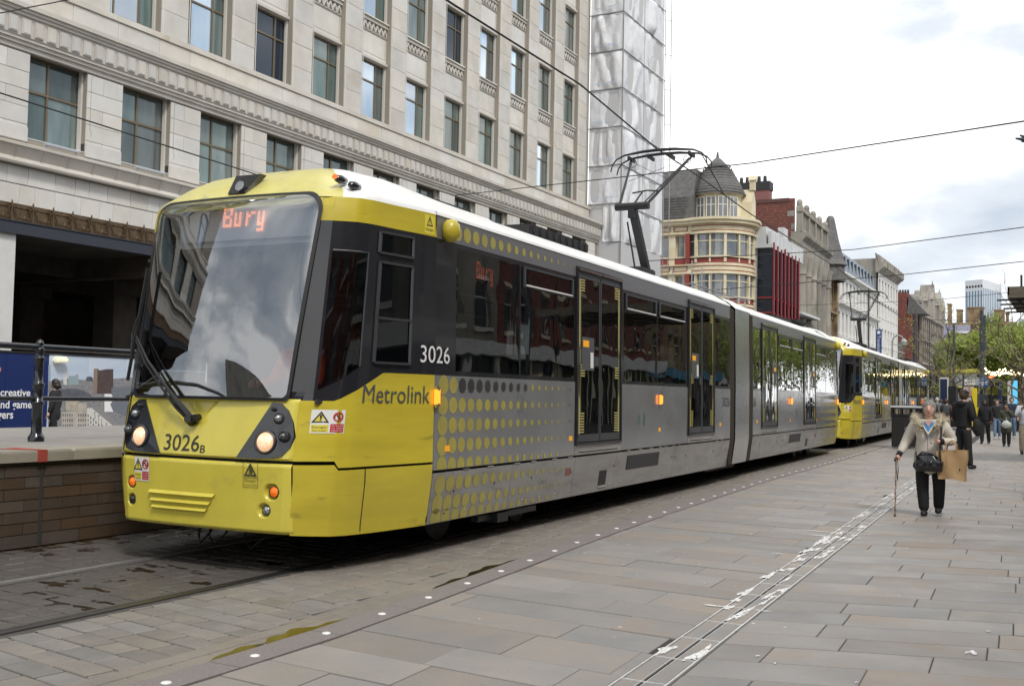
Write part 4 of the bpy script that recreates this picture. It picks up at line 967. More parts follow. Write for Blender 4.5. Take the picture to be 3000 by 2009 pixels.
def place(root, lst, M):
    for name, me, subs, m2, lab in lst:
        o = ob(name, me, root); o.matrix_local = M @ (m2 or Matrix())
        if lab: o['label'] = lab
        if name in ('dot_print', 'dark_dot_print', 'rivet', 'hinge', 'panel_lock', 'seat_rows', 'grab_pole', 'brake_hose', 'bogie', 'roof_equipment', 'panel_gap'): o['kind'] = 'stuff'
        for sn, sm_, sm2 in subs:
            q = ob(sn, sm_, o)
            if sm2 is not None: q.matrix_local = (m2 or Matrix()).inverted() @ sm2
def pose(x, y, ang): return Matrix.Translation((x, y, 0)) @ Matrix.Rotation(ang, 4, 'Z')
def tram(label, A, Gp, B):
    root = empty('articulated_tram', label, 'tram', (A[0], A[1], 0), 0)
    R0 = Matrix.Translation((-A[0], -A[1], 0))
    place(root, CAB, R0 @ pose(*A)); place(root, PAN, R0 @ pose(*A)); place(root, GW, R0 @ pose(*Gp)); place(root, CAB, R0 @ pose(B[0], B[1], B[2]+PI))
    return root
tr1 = tram('yellow and silver tram number 3026 bound for Bury, nearest the camera', (-6.47, 6.6, .0275), (-6.795, 18.27, .030), (-7.37, 31.75, .036))
tr2 = tram('second yellow and silver tram coupled behind the near one', (-7.41, 33.55, .036), (-7.83, 45.2, .03), (-8.16, 58.6, .02))
cpl = MB(); cpl.tube([(-7.34, 31.4, .52), (-7.42, 33.9, .52)], .09, 8); cpl.box(-7.55, -7.2, 32.4, 32.9, .38, .66)
tag(ob('tram_coupler', cpl.mesh('tram_coupler', M_gear)), 'black coupling bar between the two trams', 'coupler')

# ---------------------------------------------------------------- platform and railing
plat = tag(ob('platform', None), kind='structure')
mb = MB(); mb.box(-13.2, -8.56, -12, 44, -.04, .875); q = mb.mesh('platform_body', M_pjoint); o = ob('platform_body', q, plat)
r7 = random.Random(8); mbx = MB(); nb = 0
M_pave2 = mat('platform paving', (.30, .28, .26), .75, col2=(.24, .225, .21), sc_=2, bump=.1)
mb = MB(); mb.box(-13.2, -8.95, -12, 44, .876, .884); ob('platform_paving', mb.mesh('platform_paving', M_pave2), plat)
yy = -11.9; ci = 0
while yy < 44:
    m1 = MB(); l = 2.1; stone(m1, [(-.23, .004), (.22, .004), (.22, l-.004), (-.23, l-.004)], .89, .785, .02); ob('coping_stone', m1.mesh('coping_stone', M_plat), plat, (-8.72, yy, 0)); yy += l; ci += 1
z = 0.0; row = 0
while z < .77:
    h = .105 if row else .12; yy = -2+(row % 2)*.21
    while yy < 16:
        l = .415
        if 3.2 < yy < 9.6:
            m1 = MB(); T = lambda x, y, w_: (w_, x, y); g = .004
            dx = r7.uniform(-.003, .003)
            m1.box(-8.60, -8.545+dx, g, l-g, g, min(h, .78-z)-g); ob('wall_block', m1.mesh('wall_block', M_platbrick, fixn=False), plat, (0, yy, z)); nb += 1
        else: mbx.box(-8.60, -8.545, yy+.004, yy+l-.004, z+.004, min(z+h, .78)-.004)
        yy += l
    z += h; row += 1
o = ob('wall_blocks_beyond', mbx.mesh('wall_blocks', M_platbrick), plat); o['kind'] = 'stuff'
mb = MB(); mb.box(-8.57, -8.538, 6.67, 6.67+.03, 0, .78); ob('drain_pipe_slot', mb.mesh('slot2', M_joint), plat)
y0_ = 6.6; y1_ = 6.7
mb = MB(); mb.box(-8.52, -8.488, y0_, y1_, .782, .885); mb.quad((-9.35, y0_-.42, .8935), (-9.35, y0_-.35, .8935), (-8.49, y1_, .8935), (-8.49, y0_, .8935)); mb.box(-8.95, -8.49, y0_, y1_, .886, .893)
ob('red_mark', mb.mesh('red_mark', mat('red line paint', (.42, .06, .04), .7, col2=(.3, .06, .04), sc_=15)), plat)
M_rail = mat('black gloss paint', (.010, .012, .016), .18, coat=.5)
RX = -9.9
posts = [7.66-3.4*k for k in range(3, -3, -1)]
rl = empty('platform_railing', 'black two-rail safety railing with ball-topped posts along the platform', 'railing', (RX, 0, .885))
mb = MB(); pr = [(.105, 0), (.105, .05), (.085, .07), (.07, .1), (.068, .38), (.085, .40), (.085, .43), (.068, .44), (.066, .58), (.082, .60), (.082, .62), (.06, .64), (.058, .86), (.075, .88), (.072, .90), (.056, .92), (.055, .97), (.07, .985), (.07, 1.0), (.045, 1.01), (.05, 1.04), (.045, 1.075), (.02, 1.095), (0, 1.10)]
mb.lathe([(r*.8, zz) for r, zz in pr], 16); pm_ = mb.mesh('post', M_rail, smooth='all')
for yp in posts: ob('post', pm_, rl, (0, yp, 0))
for zz, r in ((1.015, .034), (.46, .026)):
    mb = MB(); mb.tube([(0, -9, zz), (0, 26, zz)], r, 12); ob('rail', mb.mesh('rail', M_rail, smooth='all'), rl)

# ---------------------------------------------------------------- hoarding
M_hb = mat('hoarding blue print', (.012, .028, .125), .35, col2=(.010, .022, .10), sc_=.6)
M_hs = mat('printed sky', (.42, .52, .66), .4, col2=(.62, .66, .72), sc_=.5, stretch=(1, .5, 2.2)); 
HX = -22.6
hoard = empty('site_hoarding', 'blue site hoarding with a printed city view beside the building', 'hoarding', (HX, 0, 0))
def hp(name, pts, m_, off=.004, par=None):
    mb = MB(); mb.poly([(off, y, z) for y, z in pts]); return ob(name, mb.mesh(name, m_, fixn=False), par or hoard)
yb = 17.77
yy = -6.0; k = 0
while yy < 34:
    l = min(1.22, (yb-yy) if yy < yb else 9); l = l if l > .3 or yy+l >= yb-.001 else l
    if yy < yb: l = (yb+6)/20
    mb = MB(); mb.box(-.05, 0, .003, l-.003, -.02, 2.24); ob('hoarding_panel', mb.mesh('hoarding_panel', M_hb if yy < yb-.01 else M_hs, fixn=False), hoard, (0, yy, 0)); yy += l
mb = MB(); mb.box(-.06, .02, -6, 34, 2.24, 2.29); ob('top_rail', mb.mesh('top_rail', M_blk2), hoard)
mb = MB(); mb.box(0, .22, yb+.08, yb+.42, 2.05, 2.2); lm_ = ob('bulkhead_light', mb.mesh('bulkhead_light', mat('bulkhead lens', (.8, .78, .6), .3, emit=(1, .95, .7), es=.25), bevel=.04), hoard)
M_p1 = mat('print brown', (.10, .065, .06), .5, col2=(.07, .05, .05), sc_=6); M_p2 = mat('print pale stone', (.50, .46, .40), .5, col2=(.38, .34, .30), sc_=5); M_p3 = mat('print roofs', (.16, .17, .20), .5, col2=(.30, .29, .28), sc_=4, stretch=(1, 2, 6)); M_p4 = mat('print slate', (.07, .08, .11), .5, col2=(.13, .13, .15), sc_=7); M_p5 = mat('print white', (.62, .60, .56), .5)
hp('print_cityscape', [(17.76, 1.57), (18.04, 1.60), (18.35, 1.65), (18.67, 1.64), (19.16, 1.62), (19.75, 1.68), (20.56, 1.75), (20.64, 0.02), (17.83, 0.08)], M_p3, .003)
hp('print_slate_roofs', [(17.90, 1.36), (18.52, 1.41), (18.84, 1.37), (19.09, 1.24), (19.06, 1.11), (17.91, 1.14)], M_p4, .0035)
hp('print_tower_block', [(19.13, 1.93), (19.25, 1.94), (19.31, 1.89), (19.52, 1.93), (19.76, 1.94), (19.79, 1.29), (19.16, 1.28)], M_p1, .004)
hp('print_tower_side', [(19.13, 1.93), (19.25, 1.94), (19.26, 1.28), (19.14, 1.28)], mat('print tan', (.26, .19, .15), .5), .0045)
hp('print_glass_block', [(19.72, 1.45), (20.57, 1.51), (20.62, 0.51), (19.75, 0.87)], mat('print grey block', (.22, .24, .27), .5, col2=(.10, .11, .14), sc_=9, stretch=(1, 6, 3)), .0045)
hp('print_church', [(18.21, 1.50), (18.20, 1.75), (18.24, 1.89), (18.30, 1.75), (18.32, 1.50)], M_p5, .0042); hp('print_office', [(18.36, 1.50), (18.36, 1.73), (18.52, 1.73), (18.65, 1.79), (18.68, 1.51)], mat('print teal', (.28, .36, .38), .5), .0042)
hp('print_dome', [(18.89, 1.61), (18.91, 1.71), (19.03, 1.73), (19.11, 1.69), (19.13, 1.60)], M_p4, .0042); hp('print_block', [(17.75, 1.98), (17.81, 1.99), (17.83, 1.59), (17.76, 1.58)], mat('print blue haze', (.30, .38, .50), .5), .0036)
hp('print_row', [(18.19, 0.81), (18.60, 0.84), (18.70, 1.04), (18.94, 1.06), (18.99, 0.33), (18.63, 0.31), (18.22, 0.32)], M_p2, .005); hp('print_dark_street', [(18.63, 0.34), (18.99, 0.37), (19.02, 0.06), (18.70, 0.07)], M_p4, .0052)
hp('print_white_block', [(18.96, 0.91), (19.30, 0.92), (20.30, 0.11), (20.32, 0.03), (18.98, 0.06)], M_p5, .006); hp('print_flat_roof', [(19.07, 0.94), (19.36, 0.95), (20.34, 0.24), (20.31, 0.11)], mat('print roof grey', (.25, .25, .25), .5), .0065)
hp('print_terrace', [(18.30, 1.11), (18.69, 1.10), (18.74, 0.87), (18.31, 0.84)], mat('print cream', (.5, .46, .36), .5, col2=(.34, .30, .24), sc_=8), .0051)
mb = MB()
for i in range(13):
    for j in range(6):
        t = i/13; yz = []
        u = 668+i*20; v = 560+i*15+j*34+6
        if v+24 < 758:
            pass
WNP = [[(18.985, 0.752), (19.022, 0.741), (19.025, 0.674), (18.988, 0.684)], [(18.99, 0.64), (19.028, 0.63), (19.031, 0.562), (18.993, 0.573)], [(18.995, 0.529), (19.033, 0.518), (19.036, 0.451), (18.999, 0.462)], [(19.001, 0.418), (19.038, 0.407), (19.041, 0.339), (19.004, 0.35)], [(19.006, 0.307), (19.043, 0.296), (19.047, 0.228), (19.009, 0.239)], [(19.011, 0.195), (19.049, 0.184), (19.052, 0.117), (19.014, 0.128)], [(19.07, 0.693), (19.107, 0.683), (19.11, 0.615), (19.073, 0.626)], [(19.075, 0.582), (19.113, 0.571), (19.116, 0.504), (19.078, 0.514)], [(19.08, 0.47), (19.118, 0.46), (19.121, 0.392), (19.083, 0.403)], [(19.086, 0.359), (19.123, 0.348), (19.126, 0.28), (19.089, 0.291)], [(19.091, 0.247), (19.128, 0.236), (19.132, 0.169), (19.094, 0.18)], [(19.155, 0.635), (19.193, 0.624), (19.196, 0.557), (19.158, 0.567)], [(19.16, 0.523), (19.198, 0.512), (19.201, 0.445), (19.163, 0.455)], [(19.166, 0.411), (19.203, 0.4), (19.207, 0.333), (19.169, 0.344)], [(19.171, 0.3), (19.209, 0.289), (19.212, 0.221), (19.174, 0.232)], [(19.176, 0.188), (19.214, 0.177), (19.217, 0.109), (19.179, 0.12)], [(19.241, 0.576), (19.279, 0.566), (19.282, 0.498), (19.244, 0.508)], [(19.246, 0.464), (19.284, 0.453), (19.287, 0.385), (19.249, 0.396)], [(19.251, 0.352), (19.289, 0.341), (19.292, 0.273), (19.255, 0.284)], [(19.257, 0.24), (19.295, 0.229), (19.298, 0.161), (19.26, 0.172)], [(19.327, 0.517), (19.365, 0.507), (19.368, 0.438), (19.33, 0.449)], [(19.332, 0.405), (19.37, 0.394), (19.374, 0.326), (19.335, 0.337)], [(19.337, 0.292), (19.376, 0.281), (19.379, 0.213), (19.341, 0.224)], [(19.343, 0.18), (19.381, 0.169), (19.384, 0.101), (19.346, 0.112)], [(19.413, 0.458), (19.452, 0.447), (19.455, 0.379), (19.417, 0.39)], [(19.419, 0.345), (19.457, 0.334), (19.46, 0.266), (19.422, 0.277)], [(19.424, 0.233), (19.463, 0.221), (19.466, 0.153), (19.427, 0.164)], [(19.501, 0.398), (19.539, 0.387), (19.542, 0.319), (19.504, 0.33)], [(19.506, 0.285), (19.544, 0.274), (19.548, 0.206), (19.509, 0.217)], [(19.511, 0.172), (19.55, 0.161), (19.553, 0.092), (19.514, 0.104)], [(19.588, 0.338), (19.627, 0.327), (19.63, 0.259), (19.591, 0.27)], [(19.593, 0.225), (19.632, 0.214), (19.635, 0.145), (19.597, 0.156)], [(19.676, 0.278), (19.715, 0.267), (19.718, 0.198), (19.679, 0.209)], [(19.681, 0.164), (19.72, 0.153), (19.724, 0.084), (19.685, 0.096)], [(19.765, 0.217), (19.804, 0.206), (19.807, 0.137), (19.768, 0.148)], [(19.854, 0.157), (19.893, 0.145), (19.896, 0.076), (19.857, 0.087)]]
for qd in WNP: mb.poly([(.0072, a, b) for a, b in qd])
ob('print_windows', mb.mesh('pw', M_p4, fixn=False), hoard)
WNQ = [[(18.225, 0.77), (18.257, 0.77), (18.26, 0.698), (18.229, 0.698)], [(18.232, 0.639), (18.263, 0.639), (18.266, 0.566), (18.235, 0.567)], [(18.238, 0.507), (18.269, 0.507), (18.273, 0.434), (18.241, 0.435)], [(18.292, 0.77), (18.323, 0.77), (18.327, 0.697), (18.295, 0.697)], [(18.298, 0.638), (18.329, 0.638), (18.333, 0.565), (18.302, 0.566)], [(18.304, 0.506), (18.336, 0.506), (18.339, 0.433), (18.308, 0.434)], [(18.358, 0.77), (18.39, 0.769), (18.393, 0.697), (18.362, 0.697)], [(18.365, 0.637), (18.396, 0.637), (18.4, 0.564), (18.368, 0.565)], [(18.371, 0.505), (18.403, 0.505), (18.406, 0.432), (18.375, 0.433)], [(18.425, 0.769), (18.457, 0.769), (18.461, 0.696), (18.429, 0.696)], [(18.432, 0.637), (18.463, 0.636), (18.467, 0.563), (18.435, 0.564)], [(18.438, 0.504), (18.47, 0.504), (18.473, 0.431), (18.442, 0.431)], [(18.493, 0.769), (18.524, 0.768), (18.528, 0.695), (18.496, 0.696)], [(18.499, 0.636), (18.531, 0.635), (18.534, 0.562), (18.502, 0.563)], [(18.505, 0.503), (18.537, 0.503), (18.541, 0.43), (18.509, 0.43)], [(18.696, 0.767), (18.728, 0.767), (18.732, 0.693), (18.7, 0.694)], [(18.703, 0.633), (18.735, 0.633), (18.738, 0.56), (18.706, 0.56)], [(18.709, 0.5), (18.741, 0.499), (18.745, 0.426), (18.712, 0.426)], [(18.765, 0.767), (18.797, 0.766), (18.801, 0.693), (18.768, 0.693)], [(18.771, 0.633), (18.803, 0.632), (18.807, 0.559), (18.775, 0.559)], [(18.777, 0.499), (18.81, 0.498), (18.813, 0.425), (18.781, 0.425)], [(18.833, 0.766), (18.866, 0.766), (18.869, 0.692), (18.837, 0.692)], [(18.84, 0.632), (18.872, 0.632), (18.876, 0.558), (18.843, 0.558)], [(18.846, 0.498), (18.879, 0.497), (18.882, 0.423), (18.85, 0.424)], [(18.903, 0.766), (18.935, 0.765), (18.939, 0.691), (18.906, 0.692)], [(18.909, 0.631), (18.942, 0.631), (18.945, 0.557), (18.912, 0.557)], [(18.915, 0.497), (18.948, 0.496), (18.951, 0.422), (18.919, 0.423)]]
mb = MB()
for qd in WNQ: mb.poly([(.0060, a, b) for a, b in qd])
ob('print_windows', mb.mesh('pw', M_p4, fixn=False), hoard)
def htext(t, a, b, m_, off=.007):
    """text between left-bottom a and right-top b in (y,z)"""
    me = textmesh(t, 1., m_, 'LEFT', 0, off=.018); xs_ = [v.co.x for v in me.vertices]; ys = [v.co.y for v in me.vertices]; x0, x1, y0, y1 = min(xs_), max(xs_), min(ys), max(ys)
    for v in me.vertices: v.co = (off, a[0]+(v.co.x-x0)/(x1-x0)*(b[0]-a[0]), a[1]+(v.co.y-y0)/(y1-y0)*(b[1]-a[1]))
    return ob('lettering', me, hoard)
M_hw = mat('hoarding white print', (.8, .8, .8), .4)
_t = [(16.45, 1.20), (17.27, 1.37), (16.47, 0.85), (17.32, 1.10), (16.40, 0.60), (16.82, 0.80), (16.43, 0.36), (16.78, 0.41)]
htext('creative', _t[0], _t[1], M_hw); htext('nd game', _t[2], _t[3], M_hw); htext('gers', _t[4], _t[5], M_hw); htext('ster.com', _t[6], _t[7], mat('salmon print', (.75, .38, .32), .4))
hp('logo_bar', [(19.50, 1.28), (19.64, 1.28), (19.65, 1.09), (19.81, 0.81), (19.52, 0.81)], M_hw, .008); hp('logo_bowl', [(19.64, 1.28), (19.72, 1.28), (19.78, 1.20), (19.77, 1.09), (19.66, 0.97)], M_hw, .0082); hp('logo_mark', [(16.28, 1.90), (16.40, 1.90), (16.44, 1.86), (16.44, 1.80), (16.40, 1.75), (16.29, 1.75)], mat('logo coral', (.6, .22, .14), .4), .008)
for ch, (a, b) in zip('STLANDS', [((19.183, 0.652), (19.215, 0.774)), ((19.3, 0.562), (19.331, 0.684)), ((19.421, 0.468), (19.453, 0.591)), ((19.553, 0.37), (19.585, 0.493)), ((19.707, 0.264), (19.739, 0.387)), ((19.872, 0.132), (19.905, 0.256))]+[((0, 0), (0, 0))]):
    if a != (0, 0): 
        me = textmesh(ch, .3, M_p4, 'LEFT', 0)
        for v in me.vertices: v.co = (.0085, a[0]+v.co.x*.45, (a[1]+b[1])/2+v.co.y*.9)
        ob('lettering', me, hoard)

# ---------------------------------------------------------------- stone department store
FX, FX2 = -23.4, -24.05
U = lambda y: 1.3*y
V = lambda z: 1.3*z-.45
M_st = mat('portland stone', (.60, .575, .53), .8, col2=(.50, .475, .43), sc_=.9, bump=.12, bsc=25, rnd=.06, col3=(.44, .38, .29), sc3=.55, m3=(.58, .85))
M_stb = mat('portland stone aged', (.58, .55, .50), .8, col2=(.48, .45, .40), sc_=.7, stretch=(1, 1, .35), bump=.12, bsc=25, col3=(.42, .36, .27), sc3=.4, m3=(.56, .78))
M_stw = mat('cleaned stone', (.66, .64, .60), .8, col2=(.57, .55, .51), sc_=1.1, bump=.1, bsc=25, rnd=.06)
M_mort = mat('stone joint', (.30, .27, .225), .9)
M_brz = mat('bronze ornament', (.10, .062, .035), .45, .5, col2=(.17, .12, .07), sc_=7)
M_wfr = mat('bronze window frame', (.17, .135, .085), .4, .3)
M_wjam = mat('white jamb', (.62, .60, .56), .6)
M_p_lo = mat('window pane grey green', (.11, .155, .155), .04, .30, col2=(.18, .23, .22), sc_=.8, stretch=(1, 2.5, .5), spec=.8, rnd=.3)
M_p_hi = mat('window pane sky sheen', (.48, .60, .72), .03, .7, col2=(.60, .68, .75), sc_=.8, stretch=(1, 2.5, .5), spec=.9, rnd=.2)  # pale blue base puts the sky's reflection into the pane colour
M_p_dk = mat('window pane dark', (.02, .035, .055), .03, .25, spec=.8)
M_sheetm = mat('metal sill', (.75, .76, .78), .3, .3)
st = empty('stone_store', 'long pale stone store with tall bronze windows behind the near tram', 'building', (FX, 0, 0))
P0 = FX
def bxm(mb, x0, x1, y0, y1, z0, z1): mb.box(x0-P0, x1-P0, y0, y1, z0, z1)
YA, YB = -8.0, 53.3
def profile(name, pts, m_, y0=YA, y1=YB, par=st):
    mb = MB(); n = len(pts)
    for a, b in zip(pts, pts[1:]): mb.quad((a[0]-P0, y0, a[1]), (b[0]-P0, y0, b[1]), (b[0]-P0, y1, b[1]), (a[0]-P0, y1, a[1]))
    mb.poly([(a[0]-P0, y1, a[1]) for a in pts]+[(FX-1-P0, y1, pts[-1][1]), (FX-1-P0, y1, pts[0][1])])
    return ob(name, mb.mesh(name, m_, fixn=False), par)
BL = [13.43+2.275*n for n in range(-8, 12)]
# backing walls with openings
mb = MB(); T1 = lambda u, v, n: (n, u, v)
holes(mb, T1, YA, YB, V(6.15), V(8.1), [(U(b), U(b+1.36), V(6.26), V(7.95)) for b in BL if U(b) > YA], .34)
T2 = lambda u, v, n: (FX2-P0+n, u, v)
holes(mb, T2, YA, YB, V(8.7), V(26), [(U(b), U(b+1.45), V(9.59), V(26)) for b in BL if U(b) > YA], .42)
mb.box(-12, -.36, YA, YB, V(6.0), V(6.2)); mb.quad((-1.6, YA, V(26)), (-.7, YA, V(26)), (-.7, YB, V(26)), (-1.6, YB, V(26)))
ob('wall', mb.mesh('wall', M_mort, fixn=False), st)
mb = MB(); mb.box(-14, -.7, YB-.3, YB-.02, 0, V(26)); mb.box(-14, -13.8, YA, YB, V(4.4), V(26)); mb.box(-14, -.66, YA, YA+.1, V(4.4), V(26)); ob('end_wall', mb.mesh('end_wall', M_stb, fixn=False), st)
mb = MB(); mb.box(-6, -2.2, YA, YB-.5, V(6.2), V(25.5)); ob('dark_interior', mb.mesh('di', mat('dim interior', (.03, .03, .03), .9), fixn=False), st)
# ashlar blocks: (x front, y0,y1,z0,z1)
blocks = []
for n, b in enumerate(BL):   # row-1 piers
    a, e = U(b+1.36), U(b+2.275); zc = [6.2, 6.52, 6.86, 7.2, 7.54, 7.9]
    for k in range(5):
        if k % 2: blocks.append((FX+.03, a, e, zc[k], zc[k+1], 2, M_stw))
        else: m_ = a+(e-a)*.45; blocks.append((FX+.03, a, m_, zc[k], zc[k+1], 2, M_stw)); blocks.append((FX+.03, m_, e, zc[k], zc[k+1], 2, M_stw))
yy = YA+.3; k = 0
while yy < YB-.5:      # parapet band
    l = 1.52*(1 if k % 3 else .8); blocks.append((FX2+.22, yy, min(yy+l, YB), 8.80, 9.36, 1, M_st)); yy += l; k += 1
yy = YA
while yy < YB-.5: l = 1.9; blocks.append((FX2+.27, yy, min(yy+l, YB), 9.37, 9.50, 3, M_st)); yy += l
for row, (z0, z1) in enumerate(((4.95, 5.33), (5.34, 5.69))):
    yy = YA-.2*row; k = row
    while yy < YB-.5: l = (.62, .45, .6, .8)[k % 4]; blocks.append((FX+.02, yy, min(yy+l, YB), z0, z1, 0, M_stw)); yy += l; k += 1
for r in range(5):
    for b in BL:
        a, e = U(b+1.45), U(b+2.275); z0 = 9.52+3.11*r
        for k in range(5):
            blocks.append((FX2+.03, a, e, z0+k*.622, z0+(k+1)*.622, 1 if r < 2 else 5, M_st))
rest = MB(); cnt = 0
def blk(mb, xf, y0, y1, z0, z1, dx):
    g = .0045; b = .007
    x = xf-P0+dx
    vs = [(x-.12, y0+g, z0+g), (x-.12, y1-g, z0+g), (x-.12, y1-g, z1-g), (x-.12, y0+g, z1-g), (x-b, y0+g, z0+g), (x-b, y1-g, z0+g), (x-b, y1-g, z1-g), (x-b, y0+g, z1-g), (x, y0+g+b, z0+g+b), (x, y1-g-b, z0+g+b), (x, y1-g-b, z1-g-b), (x, y0+g+b, z1-g-b)]
    mb.add(vs, [(8, 9, 10, 11), (4, 5, 9, 8), (5, 6, 10, 9), (6, 7, 11, 10), (7, 4, 8, 11), (0, 1, 5, 4), (1, 2, 6, 5), (2, 3, 7, 6), (3, 0, 4, 7)])
r8 = random.Random(77)
for (xf, y0, y1, z0, z1, pr_, m_) in sorted(blocks, key=lambda t: t[5]):
    dx = r8.uniform(-.003, .003); z0, z1 = V(z0), V(z1)
    lo = y1/max(1, z1)  # visible in frame?
    vis = y0 > 15.5 and y1 < 53 and z1 < 1.5+.62*y0+6 and pr_ < 4 and not (z1 < V(5.8) and y0 > 24.5)
    if vis and cnt < 290:
        m1 = MB(); blk(m1, xf, 0, y1-y0, 0, z1-z0, dx); ob('stone_block', m1.mesh('stone_block', m_, fixn=False), st, (0, y0, z0)); cnt += 1
    else: blk(rest, xf, y0, y1, z0, z1, dx)
o = ob('stonework', rest.mesh('stonework', M_stb, fixn=False), st); o['kind'] = 'stuff'
# cornices
profile('dentil_cornice', [(FX+.02, V(7.92)), (FX+.06, V(7.94)), (FX+.06, V(8.02)), (FX+.12, V(8.03)), (FX+.12, V(8.09)), (FX+.17, V(8.10)), (FX+.17, V(8.15)), (FX+.20, V(8.17)), (FX+.20, V(8.54)), (FX+.26, V(8.56)), (FX+.26, V(8.61)), (FX+.31, V(8.62)), (FX+.31, V(8.67)), (FX+.37, V(8.68)), (FX+.37, V(8.77)), (FX+.28, V(8.80)), (FX2+.2, V(8.83))], M_stb)
mb = MB(); mb.box(0, .035, 0, .26, 0, .40); mb.box(.035, .05, .03, .24, .03, .37); dme = mb.mesh('dentil', M_st, bevel=.006)
yy = 10.0
while yy < YB-.3: ob('dentil', dme, st, (FX+.20-P0, yy, V(8.20))); yy += .3705
mb = MB(); yy = YA
while yy < 10.0-.3: mb.box(FX+.2-P0, FX+.24-P0, yy, yy+.26, V(8.2), V(8.51)); yy += .3705
o = ob('dentils_beyond', mb.mesh('dt', M_stb), st); o['kind'] = 'stuff'
profile('lower_cornice', [(FX, V(5.70)), (FX+.22, V(5.70)), (FX+.24, V(5.74)), (FX+.22, V(5.78)), (FX+.17, V(5.80)), (FX+.15, V(5.83)), (FX+.28, V(6.02)), (FX+.31, V(6.04)), (FX+.31, V(6.09)), (FX+.1, V(6.14)), (FX-.3, V(6.17))], M_stb)
mb = MB(); yy = YA
while yy < YB: mb.bar((FX+.205-P0, yy, V(5.81)), (FX+.29-P0, yy+.03, V(6.02)), .012, .012, (1, 0, 0)); yy += .78
ob('cornice_joint', mb.mesh('cj', M_mort), st)
profile('string_course', [(FX+.02, V(4.86)), (FX+.07, V(4.87)), (FX+.07, V(4.94)), (FX, V(4.95))], M_brz)
profile('bronze_fascia', [(FX, V(4.58)), (FX+.05, V(4.6)), (FX+.05, V(4.86)), (FX, V(4.87))], M_brz)
profile('steel_beam', [(FX+.0, V(4.36)), (FX+.14, V(4.36)), (FX+.14, V(4.57)), (FX+.12, V(4.585)), (FX+.16, V(4.59)), (FX+.16, V(4.61)), (FX+.05, V(4.62))], mat('dark steel beam', (.03, .036, .05), .5))
mb = MB()
A = lambda y, z: (.11, y, z)
h = V(4.9)-V(4.62)
mb.tube([A(0, 0), A(-.075, .24), A(-.10, .36)], .014, 5); mb.tube([A(0, 0), A(0, .5)], [.03, .004], 5); mb.prism([(.09, -.04, .36), (.09, .04, .36), (.09, 0, .50)], (.03, 0, 0)); mb.tube([A(.02, .38), A(.14, .10), A(.32, .08)], .018, 5)
for k in range(7): a = k*.9; 
mb.tube([A(-.07+.05*math.cos(a*.8), .36+.05*math.sin(a*.8)) for a in range(8)], .012, 5); mb.tube([A(.11+.045*math.cos(a*.8), .30+.045*math.sin(a*.8)) for a in range(8)], .012, 5)
mb.tube([A(.36, .08), A(.37, .16)], [.015, .004], 4); mb.tube([A(.40, .08), A(.54, .07)], .018, 5); ome = mb.mesh('fascia_ornament', M_brz)
yy = U(12.2)
while yy < 27: ob('fascia_ornament', ome, st, (0, yy, V(4.62))); yy += .60
# windows
def winmesh(w_, h, vert, tr, fw=.045):
    mb = MB(); d = .06
    for q in ((0, fw, 0, h), (w_-fw, w_, 0, h), (fw, w_-fw, 0, fw), (fw, w_-fw, h-fw, h), (fw, w_-fw, tr-.03, tr+.03)): mb.box(0, d, q[0], q[1], q[2], q[3])
    for v in vert: mb.box(.001, d-.002, v-.03, v+.03, fw, tr-.03); mb.box(.001, d-.002, v-.03, v+.03, tr+.03, h-fw)
    fr_ = mb.mesh('window', M_wfr, fixn=False)
    pn = []
    xs_ = [fw]+list(vert)+[w_-fw]
    for i in range(len(xs_)-1):
        for z0, z1 in ((fw, tr-.03), (tr+.03, h-fw)):
            mb = MB(); mb.quad((.02, xs_[i], z0), (.02, xs_[i+1], z0), (.02, xs_[i+1], z1), (.02, xs_[i], z1)); pn.append((mb, i, z0))
    return fr_, pn
w1 = U(1.36); h1 = V(7.95)-V(6.30)
f1, p1 = winmesh(w1, h1, (w1*.44,), h1*.58); p1 = [m.mesh('pane', M_p_lo, fixn=False) for m, i, z0 in p1]
w2 = U(1.45); h2 = V(1.76)-V(0)
f2, p2 = winmesh(w2, h2, (w2*.22, w2*.72), h2*.67)
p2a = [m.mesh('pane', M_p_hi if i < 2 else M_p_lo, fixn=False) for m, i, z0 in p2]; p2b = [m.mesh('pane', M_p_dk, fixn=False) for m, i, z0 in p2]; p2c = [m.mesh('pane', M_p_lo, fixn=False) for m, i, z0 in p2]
rw = random.Random(12)
mb = MB(); mb.box(.0, .10, 0, w1, 0, .05); mb.box(.05, .34, .0, w1, -.02, .0); sill1 = mb.mesh('white_sill', M_sheetm)
mb = MB(); mb.box(.0, .12, w1-.05, w1, 0, h1); jam1 = mb.mesh('jamb', M_wjam); mb = MB(); mb.box(0, .10, w2-.05, w2, 0, h2); jam2 = mb.mesh('jamb', M_wjam)
for b in BL:
    if U(b) < YA: continue
    o = ob('window', f1, st, (-.33, U(b), V(6.30)))
    for m in p1: ob('pane', m, o)
    ob('sill', sill1, o, (0, 0, -.03)); ob('jamb', jam1, o, (.06, 0, 0))
    for r in range(5):
        o = ob('window', f2, st, (FX2-P0-.38, U(b), V(9.59+3.11*r)))
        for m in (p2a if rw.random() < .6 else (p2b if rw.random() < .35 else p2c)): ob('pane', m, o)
        ob('jamb', jam2, o, (.06, 0, 0))
